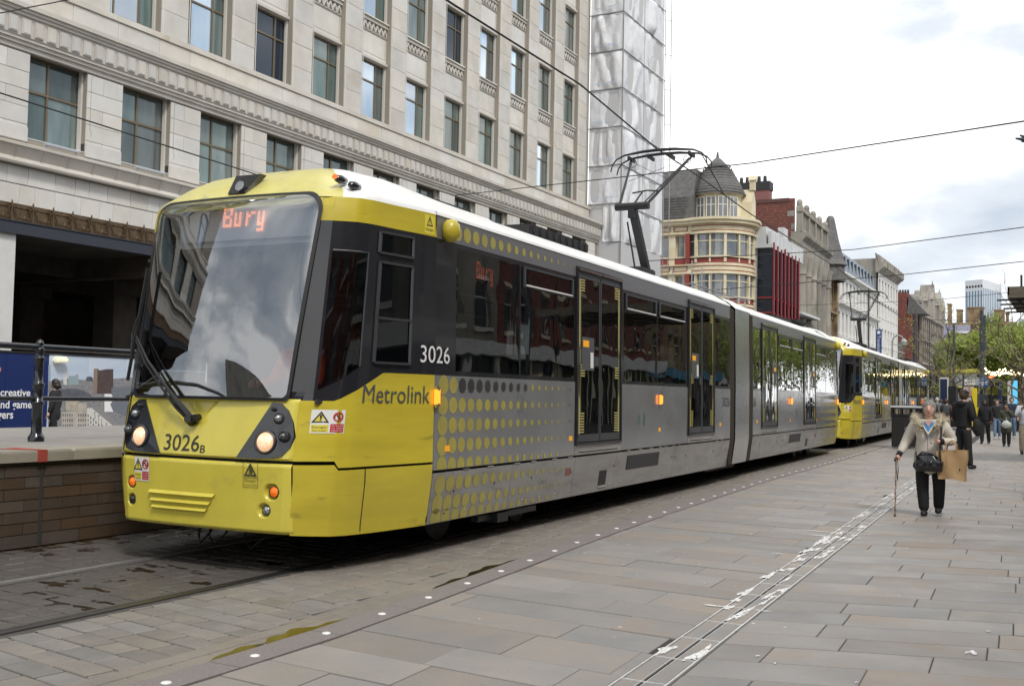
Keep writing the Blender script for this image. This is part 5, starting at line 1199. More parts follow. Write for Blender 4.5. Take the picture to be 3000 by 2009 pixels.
# spandrels, chevron bands, pier mouldings
mb = MB(); sp0, sp1 = V(11.36)-V(9.59+1.76), V(12.66)-V(9.59+1.76)
H = V(9.59+3.11)-V(9.59+1.76)    # spandrel height
mb.box(0, .16, 0, w2, .02, H-.10); spm = mb.mesh('spandrel_panel', M_stw)
mb = MB()
for q in ((.0, w2, .0, .10), ): mb.prism([(.16, 0, .0), (.25, 0, .04), (.25, 0, .13), (.16, 0, .17)], (0, w2+.03, 0))
for q in ((.06, w2-.06, .30, .318), (.06, w2-.06, H-.64, H-.622), (.06, .078, .318, H-.64), (w2-.078, w2-.06, .318, H-.64)): mb.box(.158, .163, *q)
spf = mb.mesh('panel_moulding', M_stb)
mb = MB(); mb.box(.159, .165, .07, w2-.07, .29, .30); mb.box(.159, .165, .07, w2-.07, H-.655, H-.645); mb.box(.159, .165, w2-.085, w2-.075, .3, H-.65); mb.box(.159, .165, .075, .085, .3, H-.65); spg = mb.mesh('panel_groove', M_mort)
mb = MB(); nz = 7
for k in range(nz):
    a = .03+(w2-.06)*k/nz; e = .03+(w2-.06)*(k+1)/nz; m_ = (a+e)/2
    for t in (0, .075): mb.bar((.19, a+.01, H-.56+t), (.19, m_, H-.30+t*.6), .04, .05, (1, 0, 0)); mb.bar((.19, m_, H-.30+t*.6), (.19, e-.01, H-.56+t), .04, .05, (1, 0, 0))
mb.box(.16, .24, 0, w2, H-.22, H-.10); mb.box(.16, .20, 0, w2, H-.60, H-.575); mb.prism([(.16, 0, H-.10), (.30, 0, H-.08), (.28, 0, H-.02), (.16, 0, H)], (0, w2, 0)); chv = mb.mesh('chevron_band', M_st)
mb = MB(); mb.box(.157, .16, .02, w2-.02, H-.57, H-.23); chd = mb.mesh('chevron_backing', M_mort)  # joint-coloured plate behind the chevron ribs
mb = MB(); hh = V(9.5+3.11*5)-V(9.5)
mb.tube([(.035, 0, 0), (.035, 0, hh)], .018, 6); mb.tube([(.035, U(.825)-.02, 0), (.035, U(.825)-.02, hh)], .012, 6); pmo = mb.mesh('pier_moulding', M_stw)
mb = MB(); e1 = U(.915)
mb.bar((.031, .12, V(6.75)), (.031, .12, V(7.86)), .008, .012, (1, 0, 0)); mb.bar((.031, .12, V(6.75)), (.031, .17, V(6.73)), .008, .012, (1, 0, 0)); mb.bar((.031, .17, V(6.73)), (.031, .17, V(6.62)), .008, .012, (1, 0, 0)); mb.bar((.031, .17, V(7.86)), (.031, .17, V(7.92)), .008, .012, (1, 0, 0))
eng = mb.mesh('engraved_line', M_mort); mb = MB(); mb.box(-.3, .07, -.0, e1, 0, V(6.50)-V(6.2)); plin = mb.mesh('pier_plinth', M_stw, bevel=.02)
for b in BL:
    if U(b) < YA: continue
    ob('engraved_line', eng, st, (0, U(b+1.36)-.0, 0)); ob('pier_plinth', plin, st, (.0, U(b+1.36), V(6.17))); ob('pier_moulding', pmo, st, (FX2-P0, U(b+1.45)+.06, V(9.5)))
    for r in range(5):
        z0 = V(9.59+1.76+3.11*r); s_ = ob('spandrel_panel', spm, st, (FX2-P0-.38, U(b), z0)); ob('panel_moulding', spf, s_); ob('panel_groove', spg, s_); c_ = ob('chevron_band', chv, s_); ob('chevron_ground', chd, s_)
mb = MB(); mb.box(0, .10, .35, 1.35, 0, .05); mb.bar((.05, .4, 0), (.05, .45, -.10), .02, .02); mb.bar((.05, 1.3, 0), (.05, 1.33, -.10), .02, .02); brk = mb.mesh('sill_vent', mat('grey sill vent', (.40, .43, .47), .4))
for n in (8, 9): ob('sill_vent', brk, st, (.2, U(BL[n]), V(6.17)))
# ground-floor void: columns, beams, ceiling
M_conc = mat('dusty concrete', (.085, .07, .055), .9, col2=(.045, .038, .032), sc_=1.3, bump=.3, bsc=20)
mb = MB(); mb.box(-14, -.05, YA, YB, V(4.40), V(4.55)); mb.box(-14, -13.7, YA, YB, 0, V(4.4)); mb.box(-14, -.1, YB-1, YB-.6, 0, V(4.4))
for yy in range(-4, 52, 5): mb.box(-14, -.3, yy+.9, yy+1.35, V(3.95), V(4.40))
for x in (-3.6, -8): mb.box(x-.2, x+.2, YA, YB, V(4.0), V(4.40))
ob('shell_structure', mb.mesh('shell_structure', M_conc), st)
mb = MB(); mb.box(-.45, .45, -.45, .45, 0, V(4.1)); mb.box(-.62, .62, -.62, .62, V(3.7), V(4.0)); colm = mb.mesh('column', M_conc)
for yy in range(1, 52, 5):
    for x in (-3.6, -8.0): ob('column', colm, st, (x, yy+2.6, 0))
mb = MB(); mb.box(-.5, .03, 0, 1.7, 0, V(4.36)); wp = mb.mesh('white_pier', mat('white render pier', (.66, .66, .64), .7, col2=(.58, .58, .56), sc_=1.5))
for yy in (U(13.28)-1.7, U(13.28)-9.5, 34, 44): ob('white_pier', wp, st, (0, yy, 0))
# ---------------------------------------------------------------- sheeted scaffold
M_sheet = mat('white scaffold sheeting', (.70, .71, .73), .5, col2=(.62, .63, .66), sc_=1.2, bump=1., bsc=2.6, bdist=.10, rnd=.05, stretch=(1, 1, .45))
M_tubes = mat('scaffold tube', (.33, .33, .34), .4, .7); M_blue = mat('faint blue print', (.42, .52, .66), .5)
sca = empty('sheeted_scaffold', 'tall scaffold wrapped in creased white plastic sheeting at the end of the stone store', 'scaffold', (-22.05, 53.33, 0))
rq = random.Random(31)
def sheet(a, b, z0, z1, nu, nv, seed, nrm, sag=.10):
    r = random.Random(seed); a = Vector(a); b = Vector(b); n = Vector(nrm); cr_ = [(r.random(), r.random(), r.uniform(1.6, 5.5), r.uniform(.03, .09), r.uniform(-2.5, 2.5)) for _ in range(14)]
    def f(u, v):
        p = a.lerp(b, u); z = z0+(z1-z0)*v-(sag*.6*math.sin(PI*u)*(1-v)*(1 if r else 1))*.3
        d = 0
        for (cu, cv, fr_, am, sk) in cr_: d += am*math.exp(-((u-cu+sk*.12*(v-cv))*fr_*3.2)**2)*(1 if (int(cu*10) % 2) else -1)
        d += .06*math.sin(u*19+seed+4*v)*(.25+.75*abs(v-.5)*2)*.6; e = min(1, 5*min(u, 1-u)+.05, 1) * min(1, 6*min(v, 1-v)+.15)
        return (p.x+n.x*d*e*1.3, p.y+n.y*d*e*1.3, z)
    mb = MB(); mb.grid(f, nu, nv); return mb.mesh('sheet', M_sheet, smooth='all', fixn=False)
zl = [22.64-2.13*k for k in range(-4, 7)]
for i, (zt, zb_) in enumerate(zip(zl, zl[1:])):
    low = i >= 9
    o = ob('sheet', sheet((-1.95+(.9 if low else 0), 0, 0), (0, 0, 0), zb_+.08, zt-.02, 16, 12, i, (0, -1, 0)), sca)
    mb = MB()
    for q in range(2):
        for w_ in range(5):
            x = -1.6+q*.75+w_*.1; mb.box(x, x+.08, -.16, -.155, zb_+.32+.03*q, zb_+.38+.03*q)
    ob('blue_print', mb.mesh('bp', M_blue), sca) if not low else None
    for k, (ya, yb_) in enumerate(((0, 3.2), (3.2, 6.5))):
        ob('sheet', sheet((0, ya, 0), (0, yb_, 0), zb_+.08, zt-.02, 18, 12, 50+i*3+k, (1, 0, 0)), sca)
    mb = MB(); mb.tube([(-2.0, -.06, zt+.02), (.05, -.06, zt+.02), (.05, 6.5, zt+.02)], .03, 6); ob('ledger', mb.mesh('ledger', M_tubes), sca)
mb = MB()
for x, y in ((-2.0, -.05), (.04, -.04), (.05, 6.55), (.3, 6.9), (0, 3.2)): mb.tube([(x, y, 0), (x, y, 32)], .028, 6)
for k in range(14): mb.tube([(.04, 6.5, 3+2.13*k), (.32, 6.95, 3+2.13*k)], .02, 5)
ob('standard', mb.mesh('standard', M_tubes), sca)
mb = MB(); zt = zl[9]
mb.box(-1.95, -.02, .05, 6.4, 0, 31); ob('inner_core', mb.mesh('core', mat('sheeted core', (.5, .5, .51), .9)), sca)  # plain grey box filling the scaffold behind its sheets
sc2 = empty('low_scaffold', 'open tube scaffold with sagging white sheets low beside the wrapped tower', 'scaffold', (-21.4, 60, 0))
mb = MB()
for k in range(7):
    for x in (0, 1.2): mb.tube([(x, k*1.9, 0), (x, k*1.9, 9.2-.2*k+(.4 if x else 0))], .035, 5)
for z in (4.5, 6.5, 8.2): mb.tube([(1.2, -.4, z), (1.2, 12, z)], .035, 5); mb.tube([(0, -.4, z), (0, 12, z)], .035, 5)
for k in range(7): mb.tube([(-.3, k*1.9, 8.2), (1.5, k*1.9, 8.2)], .03, 5)
mb.tube([(1.2, 3.8, 4.5), (1.2, 7.6, 8.2)], .03, 5); mb.tube([(1.2, 7.6, 4.5), (1.2, 11.4, 8.2)], .03, 5)
ob('tube_frame', mb.mesh('tf', M_tubes), sc2); ob('sheet', sheet((.9, -.3, 0), (.9, 4.5, 0), 3, 7.9, 14, 10, 88, (1, 0, 0)), sc2)

# ---------------------------------------------------------------- generic street building
def wall_T(p0, p1):
    d = Vector((p1[0]-p0[0], p1[1]-p0[1], 0)); Lw = d.length; d.normalize(); n = Vector((d.y, -d.x, 0))
    return (lambda u, v, w: (p0[0]+d.x*u+n.x*w, p0[1]+d.y*u+n.y*w, v)), Lw
def bxT(mb, T, u0, u1, v0, v1, n0, n1):
    vs = [T(u, v, n) for v in (v0, v1) for u in (u0, u1) for n in (n0, n1)]
    mb.add(vs, [(0, 1, 3, 2), (4, 6, 7, 5), (0, 4, 5, 1), (2, 3, 7, 6), (0, 2, 6, 4), (1, 5, 7, 3)])
M_p_far = mat('far window glass', (.05, .062, .075), .06, .2, spec=.8)
M_p_mid = mat('mid window glass', (.13, .15, .17), .06, .3, spec=.8, col2=(.25, .26, .26), sc_=.7)
M_cream = mat('cream painted render', (.70, .64, .47), .7, col2=(.60, .52, .34), sc_=1.2, col3=(.45, .36, .24), sc3=3, m3=(.62, .8))
M_oxb = mat('oxblood paint', (.25, .045, .035), .6); M_slate = mat('roof slate', (.085, .082, .082), .7, col2=(.14, .135, .13), sc_=3)
M_brick = mat('red brick', (.19, .055, .04), .85, col2=(.12, .045, .038), sc_=1.2, col3=(.26, .10, .07), sc3=4, m3=(.5, .7)); M_brickd = mat('dark brick joint', (.10, .05, .045), .9)  # last one: darker brown for brick joints and coping
M_sgrey = mat('weathered grey stone', (.36, .335, .285), .85, col2=(.20, .185, .16), sc_=.5, stretch=(1, 1, .4), col3=(.13, .12, .11), sc3=.8, m3=(.52, .72)); M_sbrn = mat('brown sandstone', (.34, .245, .13), .85, col2=(.17, .115, .065), sc_=.6, col3=(.09, .07, .05), sc3=.9, m3=(.52, .72))
M_whs = mat('white faience', (.68, .67, .64), .6, col2=(.58, .57, .54), sc_=.6); M_lead = mat('lead mansard', (.14, .17, .21), .5, col2=(.19, .22, .26), sc_=.8); M_conc2 = mat('white concrete', (.62, .63, .63), .6, col2=(.52, .53, .54), sc_=.6)
_wc = {}
def winobj(w_, h, mf, mg, cols=1, rows=2, key=''):
    k = (round(w_, 2), round(h, 2), mf.name, mg.name, cols, rows)
    if k not in _wc:
        mb = MB(); f = min(.07, w_*.08)
        for q in ((0, f, 0, h), (w_-f, w_, 0, h), (f, w_-f, 0, f), (f, w_-f, h-f, h)): mb.box(q[0], q[1], -.06, .0, q[2], q[3])
        for c_ in range(1, cols): mb.box(w_*c_/cols-f/2, w_*c_/cols+f/2, -.055, -.002, f, h-f)
        for r in range(1, rows): z = h*(r/rows if rows != 2 else .62); mb.box(f, w_-f, -.05, -.004, z-f/2, z+f/2)
        fr = mb.mesh('window', mf, fixn=False); mb = MB(); mb.quad((f, -.03, f), (w_-f, -.03, f), (w_-f, -.03, h-f), (f, -.03, h-f)); _wc[k] = (fr, mb.mesh('pane', mg, fixn=False))
    return _wc[k]
def facade(root, p0, p1, z0, z1, rows, n, wfrac, mw, mf, mg, dep=.25, cols=1, pr=2, org=(0, 0), margin=.0, sill=None, pil=None, nm='wall'):
    """rows: list of (zb, zt); n bays"""
    T, Lw = wall_T((p0[0]-org[0], p0[1]-org[1]), (p1[0]-org[0], p1[1]-org[1])); bw = (Lw-2*margin)/n; ww = bw*wfrac
    ops = []
    for i in range(n):
        a = margin+bw*i+(bw-ww)/2
        for zb, zt in rows: ops.append((a, a+ww, zb, zt))
    mb = MB(); holes(mb, T, 0, Lw, z0, z1, ops, dep); ob(nm, mb.mesh(nm, mw, fixn=False), root)
    d = Vector(T(1, 0, 0))-Vector(T(0, 0, 0)); ang = math.atan2(d.y, d.x)
    for a, b, c_, e_ in ops:
        fr, pn = winobj(b-a, e_-c_, mf, mg, cols, pr); o = ob('window', fr, root, T(a, c_, -dep+.06), (0, 0, ang)); ob('pane', pn, o)
    if sill:
        mb = MB()
        for a, b, c_, e_ in ops: bxT(mb, T, a-.08, b+.08, c_-.16, c_, 0, .12); bxT(mb, T, a-.08, b+.08, e_, e_+.18, 0, .08)
        q = ob('window_surround', mb.mesh('ws', sill, fixn=False), root); q['kind'] = 'stuff' if len(ops) > 0 else ''
    if pil:
        mb = MB()
        for i in range(n+1): u = margin+bw*i; bxT(mb, T, max(0, u-pil[1]/2), min(Lw, u+pil[1]/2), z0, z1, 0, pil[2])
        q = ob('pilaster', mb.mesh('pl', pil[0], fixn=False), root); q['kind'] = 'stuff'
    return T, Lw
def band(root, T, u0, u1, prof, m_, nm='cornice'):
    mb = MB()
    for a, b in zip(prof, prof[1:]): mb.quad(T(u0, a[1], a[0]), T(u1, a[1], a[0]), T(u1, b[1], b[0]), T(u0, b[1], b[0]))
    for u in (u0, u1): mb.poly([T(u, z, n) for n, z in prof]+[T(u, prof[-1][1], -.3), T(u, prof[0][1], -.3)])
    return ob(nm, mb.mesh(nm, m_, fixn=False), root)
def massbox(root, x0, x1, y0, y1, z0, z1, m_, nm='body'):
    mb = MB(); mb.box(x0, x1, y0, y1, z0, z1); return ob(nm, mb.mesh(nm, m_, fixn=False), root)

# ---- right-hand side of the street (outside the frame, seen in reflections and from other positions)
def rbuild(lab, y0, y1, x, h, mw, nb, trim, mf, shop):
    r = empty('street_building', lab, 'building', (x, y0, 0)); rows = [(4.6+3.6*k, 6.8+3.6*k) for k in range(int((h-5)/3.6))]
    T, Lw = facade(r, (x, y1), (x, y0), 4.0, h, rows, nb, .45, mw, mf, M_p_far, org=(x, y0), sill=trim)
    band(r, T, 0, Lw, [(0, 3.3), (.25, 3.35), (.25, 4.0), (0, 4.05)], shop, 'shop_fascia'); band(r, T, 0, Lw, [(0, h-.4), (.5, h-.2), (.5, h), (0, h+.1)], trim)
    mb = MB()
    for k in range(nb+1): bxT(mb, T, max(0, Lw*k/nb-.2), min(Lw, Lw*k/nb+.2), 0, 3.3, -.1, .05)
    ob('shop_pier', mb.mesh('sp', trim, fixn=False), r); mb = MB(); mb.quad(T(0, 0, -.3), T(Lw, 0, -.3), T(Lw, 3.3, -.3), T(0, 3.3, -.3)); ob('shop_window', mb.mesh('sw', M_p_far, fixn=False), r)
    massbox(r, .5, 12, .1, y1-y0-.1, 0, h-.1, mw)
M_shopw = mat('white shop fascia', (.7, .7, .68), .5); M_shopb = mat('blue shop fascia', (.02, .25, .45), .4)
rbuild('dark stone store at the right of the street, nearest behind the camera', -40, -8, 9.5, 13, M_sgrey, 8, M_sgrey, M_wjam, M_shopw)
rbuild('red brick building with white window trim opposite the near tram cab', -8, 16, 9.5, 14, M_brick, 7, M_whs, M_wjam, M_shopw)
rbuild('pale stone shop building opposite the near tram', 16, 40, 9.5, 11, M_sgrey, 7, M_whs, M_wjam, M_shopw)
rbuild('dark red brick shop building beyond it on the right', 40, 62, 9.5, 14, M_brick, 7, M_cream, M_wjam, M_shopw)
rbuild('low brown block added out of view past the brick shops to darken tram reflections', 62, 90, 12.5, 9.5, M_sbrn, 8, M_sgrey, M_wjam, M_shopb)  # unseen block added to fill the bright gap in the tram glass
rbuild('plain stone block added out of view farther along to darken tram reflections', 90, 140, 17, 12.5, M_sgrey, 10, M_sgrey, M_wjam, M_shopw)  # also added unseen, keeps low sky out of the tram window reflections
rb = empty('street_building', 'dark stone block across the street end behind the camera', 'building', (-24, -55, 0)); massbox(rb, -20, 2, -14, 6, 0, 12, M_sgrey)
rb2 = empty('street_building', 'brick office block behind the camera on the right', 'building', (-2, -75, 0)); massbox(rb2, -2, 16, -14, 4, 0, 10, M_brick)

# ---- cream corner building with turret
cb = empty('cream_corner_building', 'cream and oxblood corner building with a slate-roofed round turret', 'building', (-26, 80, 0))
OX = (-26, 80)
S3 = lambda k: 1.5+k*80
rowsC = [(2.0, 4.6), (6.3, 8.6), (9.4, 11.6)]
pitch = 3.18; R0_ = [(12.6-pitch*k, 14.3-pitch*k) for k in range(4)]
T, Lw = facade(cb, (-33, 80), (-27.15, 80), 0, 15.4, [(a, b) for a, b in R0_ if a > 0], 4, .62, M_cream, M_cream, M_p_mid, org=OX, cols=1, pr=2, dep=.5)
tw = []
TC = Vector((.2, 2.75, 0)); TR = 3.0
mbw = MB(); mbr = MB(); mbp = MB(); mbf = MB()
def turret_ring(mb, r0, r1, z0, z1, a0=-150, a1=30, n=24):
    for k in range(n):
        t0, t1 = rad(a0+(a1-a0)*k/n), rad(a0+(a1-a0)*(k+1)/n)
        P = lambda t, r, z: (TC.x+r*math.cos(t), TC.y+r*math.sin(t), z)
        mb.quad(P(t0, r1, z0), P(t1, r1, z0), P(t1, r1, z1), P(t0, r1, z1)); mb.quad(P(t0, r0, z0), P(t0, r1, z0), P(t1, r1, z0), P(t1, r0, z0)); mb.quad(P(t0, r0, z1), P(t1, r0, z1), P(t1, r1, z1), P(t0, r1, z1))
for z0 in [a for a, b in R0_]:
    if z0 < 0: continue
    turret_ring(mbw, 1.2, TR, z0+1.82, z0+2.62); turret_ring(mbw, 2, TR+.16, z0+1.75, z0+1.88); turret_ring(mbw, 2, TR+.1, z0-.12, z0)
    turret_ring(mbr, 2, TR-.03, z0-.55, z0-.12)
    turret_ring(mbr, 2, TR+.03, z0+2.0, z0+2.06); turret_ring(mbr, 2, TR+.03, z0+2.36, z0+2.42)
    mbp = MB(); turret_ring(mbp, 1.5, TR-.14, z0, z0+1.8); ob('turret_glass', mbp.mesh('tg', M_p_mid, fixn=False), cb)
    for k in range(9):
        t = rad(-150+180*k/8); mbf.bar((TC.x+(TR-.05)*math.cos(t), TC.y+(TR-.05)*math.sin(t), z0-.5), (TC.x+(TR-.05)*math.cos(t), TC.y+(TR-.05)*math.sin(t), z0+1.8), .22 if k % 2 == 0 else .12, .2, (math.cos(t), math.sin(t), 0))
    turret_ring(mbf, 2, TR-.08, z0+1.15, z0+1.22)
turret_ring(mbw, 1.2, TR+.35, 15.15, 15.4); turret_ring(mbw, 1.2, TR+.5, 15.4, 15.6)
ob('turret_band', mbw.mesh('tb', M_cream, fixn=False), cb); ob('oxblood_trim', mbr.mesh('ox', M_oxb, fixn=False), cb); ob('turret_mullion', mbf.mesh('tm', M_cream, fixn=False), cb)
mb = MB(); mb.lathe([(1.95, 15.5), (1.95, 17.65), (2.15, 17.7)], 28, c=(TC.x, TC.y, 0)); ob('turret_drum', mb.mesh('td', M_cream), cb)
for k, t in enumerate((-112, -86, -60, -34)):
    a = rad(t); fr, pn = winobj(.8, 1.75, M_wjam, M_p_mid, 2, 2); ca, sa = math.cos(a), math.sin(a); o = ob('window', fr, cb, (TC.x+2.02*ca+.4*sa, TC.y+2.02*sa-.4*ca, 15.7), (0, 0, a+PI/2)); ob('pane', pn, o)
mb = MB(); mb.lathe([(2.3, 17.68), (2.28, 17.78), (1.85, 18.7), (1.25, 19.75), (.55, 20.55), (.32, 20.8), (.13, 20.95), (.07, 21.4), (0, 21.42)], 28, c=(TC.x, TC.y, 0)); tr_ = ob('turret_roof', mb.mesh('tr', M_slate, smooth=True), cb)
mb = MB()
for k in range(11):
    z = 17.8+k*.24; r = 2.27-(k*.24)*.52+.02; mb.lathe([(r+.02, z), (r+.02, z+.02), (r-.06, z+.09)], 28, c=(TC.x, TC.y, 0))
ob('slate_course', mb.mesh('scs', mat('slate course edge', (.05, .05, .05), .7), fixn=False), tr_)
mb = MB(); mb.prism([(-8, .3, 15.4), (-8, .3, 17.5), (-8, 1.2, 19.8), (-8, 7, 19.8), (-8, 7, 15.4)], (7.0, 0, 0)); mr = ob('mansard_roof', mb.mesh('mr', M_slate), cb)
mb = MB()
for k in range(9): mb.bar((-8, .28, 15.6+k*.22), (-1.6, .28, 15.6+k*.22), .02, .02)
ob('slate_course', mb.mesh('s2', mat('slate course dark', (.045, .045, .045), .7) ), mr)
band(cb, T, 0, Lw+.6, [(0, 15.0), (.35, 15.15), (.35, 15.35), (.5, 15.4), (.5, 15.55), (0, 15.6)], M_cream)
for a, b in R0_[:3]:
    z = a+1.8; band(cb, T, 0, Lw+.3, [(0, z-.05), (.15, z), (.15, z+.1), (.03, z+.12), (.03, z+.62), (.2, z+.66), (.2, z+.74), (0, z+.76)], M_cream, 'string_course')
    mb = MB()
    for k in range(4):
        u0 = Lw*k/4+.15; u1 = Lw*(k+1)/4-.15
        for q in ((u0, u1, z+.22, z+.27), (u0, u1, z+.58, z+.63), (u0, u0+.05, z+.27, z+.58), (u1-.05, u1, z+.27, z+.58)): bxT(mb, T, *q, .03, .07)
        bxT(mb, T, u0+.1, u1-.2, a-.62, a-.1, -.05, .03)
    ob('oxblood_trim', mb.mesh('ot', M_oxb, fixn=False), cb)
    mb = MB(); 
    for k in (0, 2, 4): u = min(Lw-.1, max(.1, Lw*k/4)); bxT(mb, T, u-.16, u+.16, a-.5, a+1.8, 0, .28)
    ob('oxblood_column', mb.mesh('oc', M_oxb, fixn=False), cb)['kind'] = 'stuff'
T2_, L2 = facade(cb, (-23.0, 82.6), (-22.95, 83.9), 0, 15.4, [(a, b) for a, b in R0_ if a > 0], 1, .6, M_cream, M_cream, M_p_mid, org=OX, dep=.3)
band(cb, T2_, 0, L2, [(0, 15.0), (.35, 15.15), (.5, 15.4), (.5, 15.55), (0, 15.6)], M_cream)
mb = MB(); mb.prism([(3.0, 2.9, 15.4), (3.0, 2.9, 17.2), (3.0, 3.5, 18.3), (3.0, 4.1, 17.2), (3.0, 4.1, 15.4)], (-1.3, 0, 0)); mb.box(2.7, 3.1, 3.3, 3.7, 18.2, 19.0); mb.prism([(2.6, 3.2, 19.0), (2.6, 3.8, 19.0), (2.6, 3.5, 19.4)], (.6, 0, 0)); ob('dormer_gable', mb.mesh('dg', M_cream), cb)
massbox(cb, -6, 2.8, 4.9, 10, 0, 15.3, M_cream)
# ---- red framed glass bay building
gb = empty('red_framed_building', 'low building with a red-framed dark glass bay and white parapet', 'building', (-23, 84.1, 0)); OX = (-23, 84.1)
M_rfr = mat('red steel frame', (.24, .025, .03), .45); M_dgl = mat('dark bay glass', (.015, .022, .035), .05, .2, spec=.8)
mb = MB(); gl = MB()
for k in range(8):
    y0 = .0+k*1.35; xo = 1.5-.03*k
    gl.quad((.2, y0, 2.5), (xo, y0+.05, 2.5), (xo, y0+.05, 13.6-.03*k), (.2, y0, 13.6))
    gl.quad((xo, y0+.05, 2.5), (xo-.3, y0+1.3, 2.5), (xo-.3, y0+1.3, 13.5), (xo, y0+.05, 13.5))
    mb.bar((xo, y0+.03, 2.4), (xo, y0+.03, 14.0-.12*(k % 3)), .12, .16); mb.bar((xo-.3, y0+1.3, 2.4), (xo-.3, y0+1.3, 13.7), .10, .12)
    for z in (3.2, 4.9, 6.6, 8.4, 9.6): mb.bar((.2, y0, z), (xo, y0, z), .1, .12); mb.bar((xo, y0+.03, z), (xo-.3, y0+1.3, z), .1, .12)
ob('dark_glass_bay', gl.mesh('dgb', M_dgl, fixn=False), gb); ob('red_frame', mb.mesh('rf', M_rfr), gb)
mb = MB(); mb.box(-6, 1.3, -.2, 11, 13.6, 13.9); mb.box(1.1, 1.3, -.2, 11, 13.9, 14.9)
for k in range(9): mb.box(1.3, 1.36, -.1+k*1.35, .05+k*1.35, 13.9, 14.9)
mb.box(.7, 1.2, 4.4, 5.8, 14.9, 15.9); mb.box(-.5, .9, -.2, 4.0, 13.9, 15.3); ob('white_parapet', mb.mesh('wp2', M_conc2), gb)
massbox(gb, -6, .15, .1, 11, 0, 13.6, M_conc2)
cn = empty('white_canopy_building', 'white concrete building with a flat projecting canopy and balcony', 'building', (-23.2, 96.5, 0)); OX = (-23.2, 96.5)
mb = MB(); mb.prism([(-2, -.5, 9.2), (1.2, -.3, 9.2), (1.0, 8.2, 9.2), (-2, 8.2, 9.2)], (0, 0, .22)); ob('canopy', mb.mesh('cnp', M_conc2), cn)
T, Lw = facade(cn, (-23.2, 96.5), (-23.4, 100), 0, 9.2, [(6.2, 8.8), (2.8, 4.0)], 3, .6, M_conc2, M_wjam, M_p_mid, org=OX, cols=1, pr=1)
massbox(cn, -5, -.3, .05, 3.4, 0, 9.1, M_conc2); mb = MB(); mb.box(0, .5, .0, 3.4, 5.2, 5.35)
for k in range(11): mb.box(.44, .5, .05+k*.32, .14+k*.32, 5.35, 6.1)
mb.box(.44, .5, 0, 3.4, 6.1, 6.2); ob('balcony', mb.mesh('blc', M_conc2), cn)
# ---- brick flank + grey stone columned front
sb = empty('columned_stone_building', 'grey stone building with giant columns, brick flank and chimney pots', 'building', (-23.6, 100, 0)); OX = (-23.6, 100)
mb = MB(); mb.box(-9, -.06, .0, .3, 0, 20.5); bf = ob('brick_flank', mb.mesh('bf', M_brick), sb)
mb = MB()
for k in range(60): mb.box(-9, -.06, -.012, .0, 6+k*.24, 6.05+k*.24)
o = ob('brick_course', mb.mesh('bc', M_brickd, fixn=False), sb); o['kind'] = 'stuff'
mb = MB(); mb.box(-9, -.55, -.08, .1, 20.2, 20.55); ob('coping', mb.mesh('cpg', M_brickd), sb)
mb = MB(); mb.box(-7.4, -2.6, .4, 1.6, 20.4, 21.6); ch_ = ob('chimney', mb.mesh('chm', mat('render brown', (.22, .10, .09), .9)), sb); mb = MB(); mb.box(-7.5, -2.5, .3, 1.7, 21.6, 22.4); ob('chimney_band', mb.mesh('cb', M_gear), ch_)
mb = MB(); mb.lathe([(.2, 0), (.16, .6), (.2, .62), (.14, .62)], 8); cpm = mb.mesh('chimney_pot', M_gear)
for k in range(8): ob('chimney_pot', cpm, ch_, (-7.2+k*.58, 1.0, 22.4))
mb = MB()
for k in range(12): mb.box(-.75 if k % 2 else -.4, -.04, -.03, .05, 5+k*1.25, 5.6+k*1.25)
ob('quoin', mb.mesh('qn', M_sgrey, bevel=.03), sb)
T, Lw = facade(sb, (-23.6, 100), (-24.1, 114.5), 0, 17.2, [(12.6, 15.0), (8.2, 11.6), (3.5, 6.8)], 5, .36, M_sgrey, M_wjam, M_p_far, org=OX, dep=.4, sill=M_sgrey)
mb = MB()
for k in range(6):
    u = .5+k*(Lw-1)/5
    mb.lathe([(.50, 2), (.48, 6), (.42, 13.2), (.52, 13.3), (.44, 13.5), (.50, 14.0), (.62, 14.8), (.66, 15.1)], 12, T=lambda x, y, z, u=u: T(u+x, z, .55+y))
ob('giant_column', mb.mesh('gc', M_sgrey, smooth=True), sb)
band(sb, T, -.3, Lw, [(0, 15.1), (.75, 15.1), (.75, 16.4), (1.15, 16.8), (1.2, 17.1), (.1, 17.3)], M_sgrey)
mb = MB(); bxT(mb, T, 0, Lw, 17.3, 17.7, .1, .6); bxT(mb, T, 0, Lw, 19.2, 19.6, .1, .7)
for k in range(26): bxT(mb, T, .2+k*(Lw-.4)/26, .42+k*(Lw-.4)/26, 17.7, 19.2, .25, .5)
for k in range(5): u = .4+k*(Lw-.8)/4; bxT(mb, T, u-.3, u+.3, 17.3, 19.8, .1, .65); mb.lathe([(.0, 0), (.26, .15), (.30, .4), (.22, .65), (0, .75)], 8, T=lambda x, y, z, u=u: T(u+x, 19.95+y*.9+.3, .4)) if False else mb.lathe([(.0, 0), (.26, .15), (.30, .4), (.22, .65), (0, .75)], 8, T=lambda x, y, z, u=u: (lambda q: (q[0], q[1], 19.7+z))(T(u+x, 0, .35+y)))
ob('balustrade', mb.mesh('bal', M_sgrey), sb); massbox(sb, -9, -.45, .3, 14.3, 0, 17.2, M_sgrey)
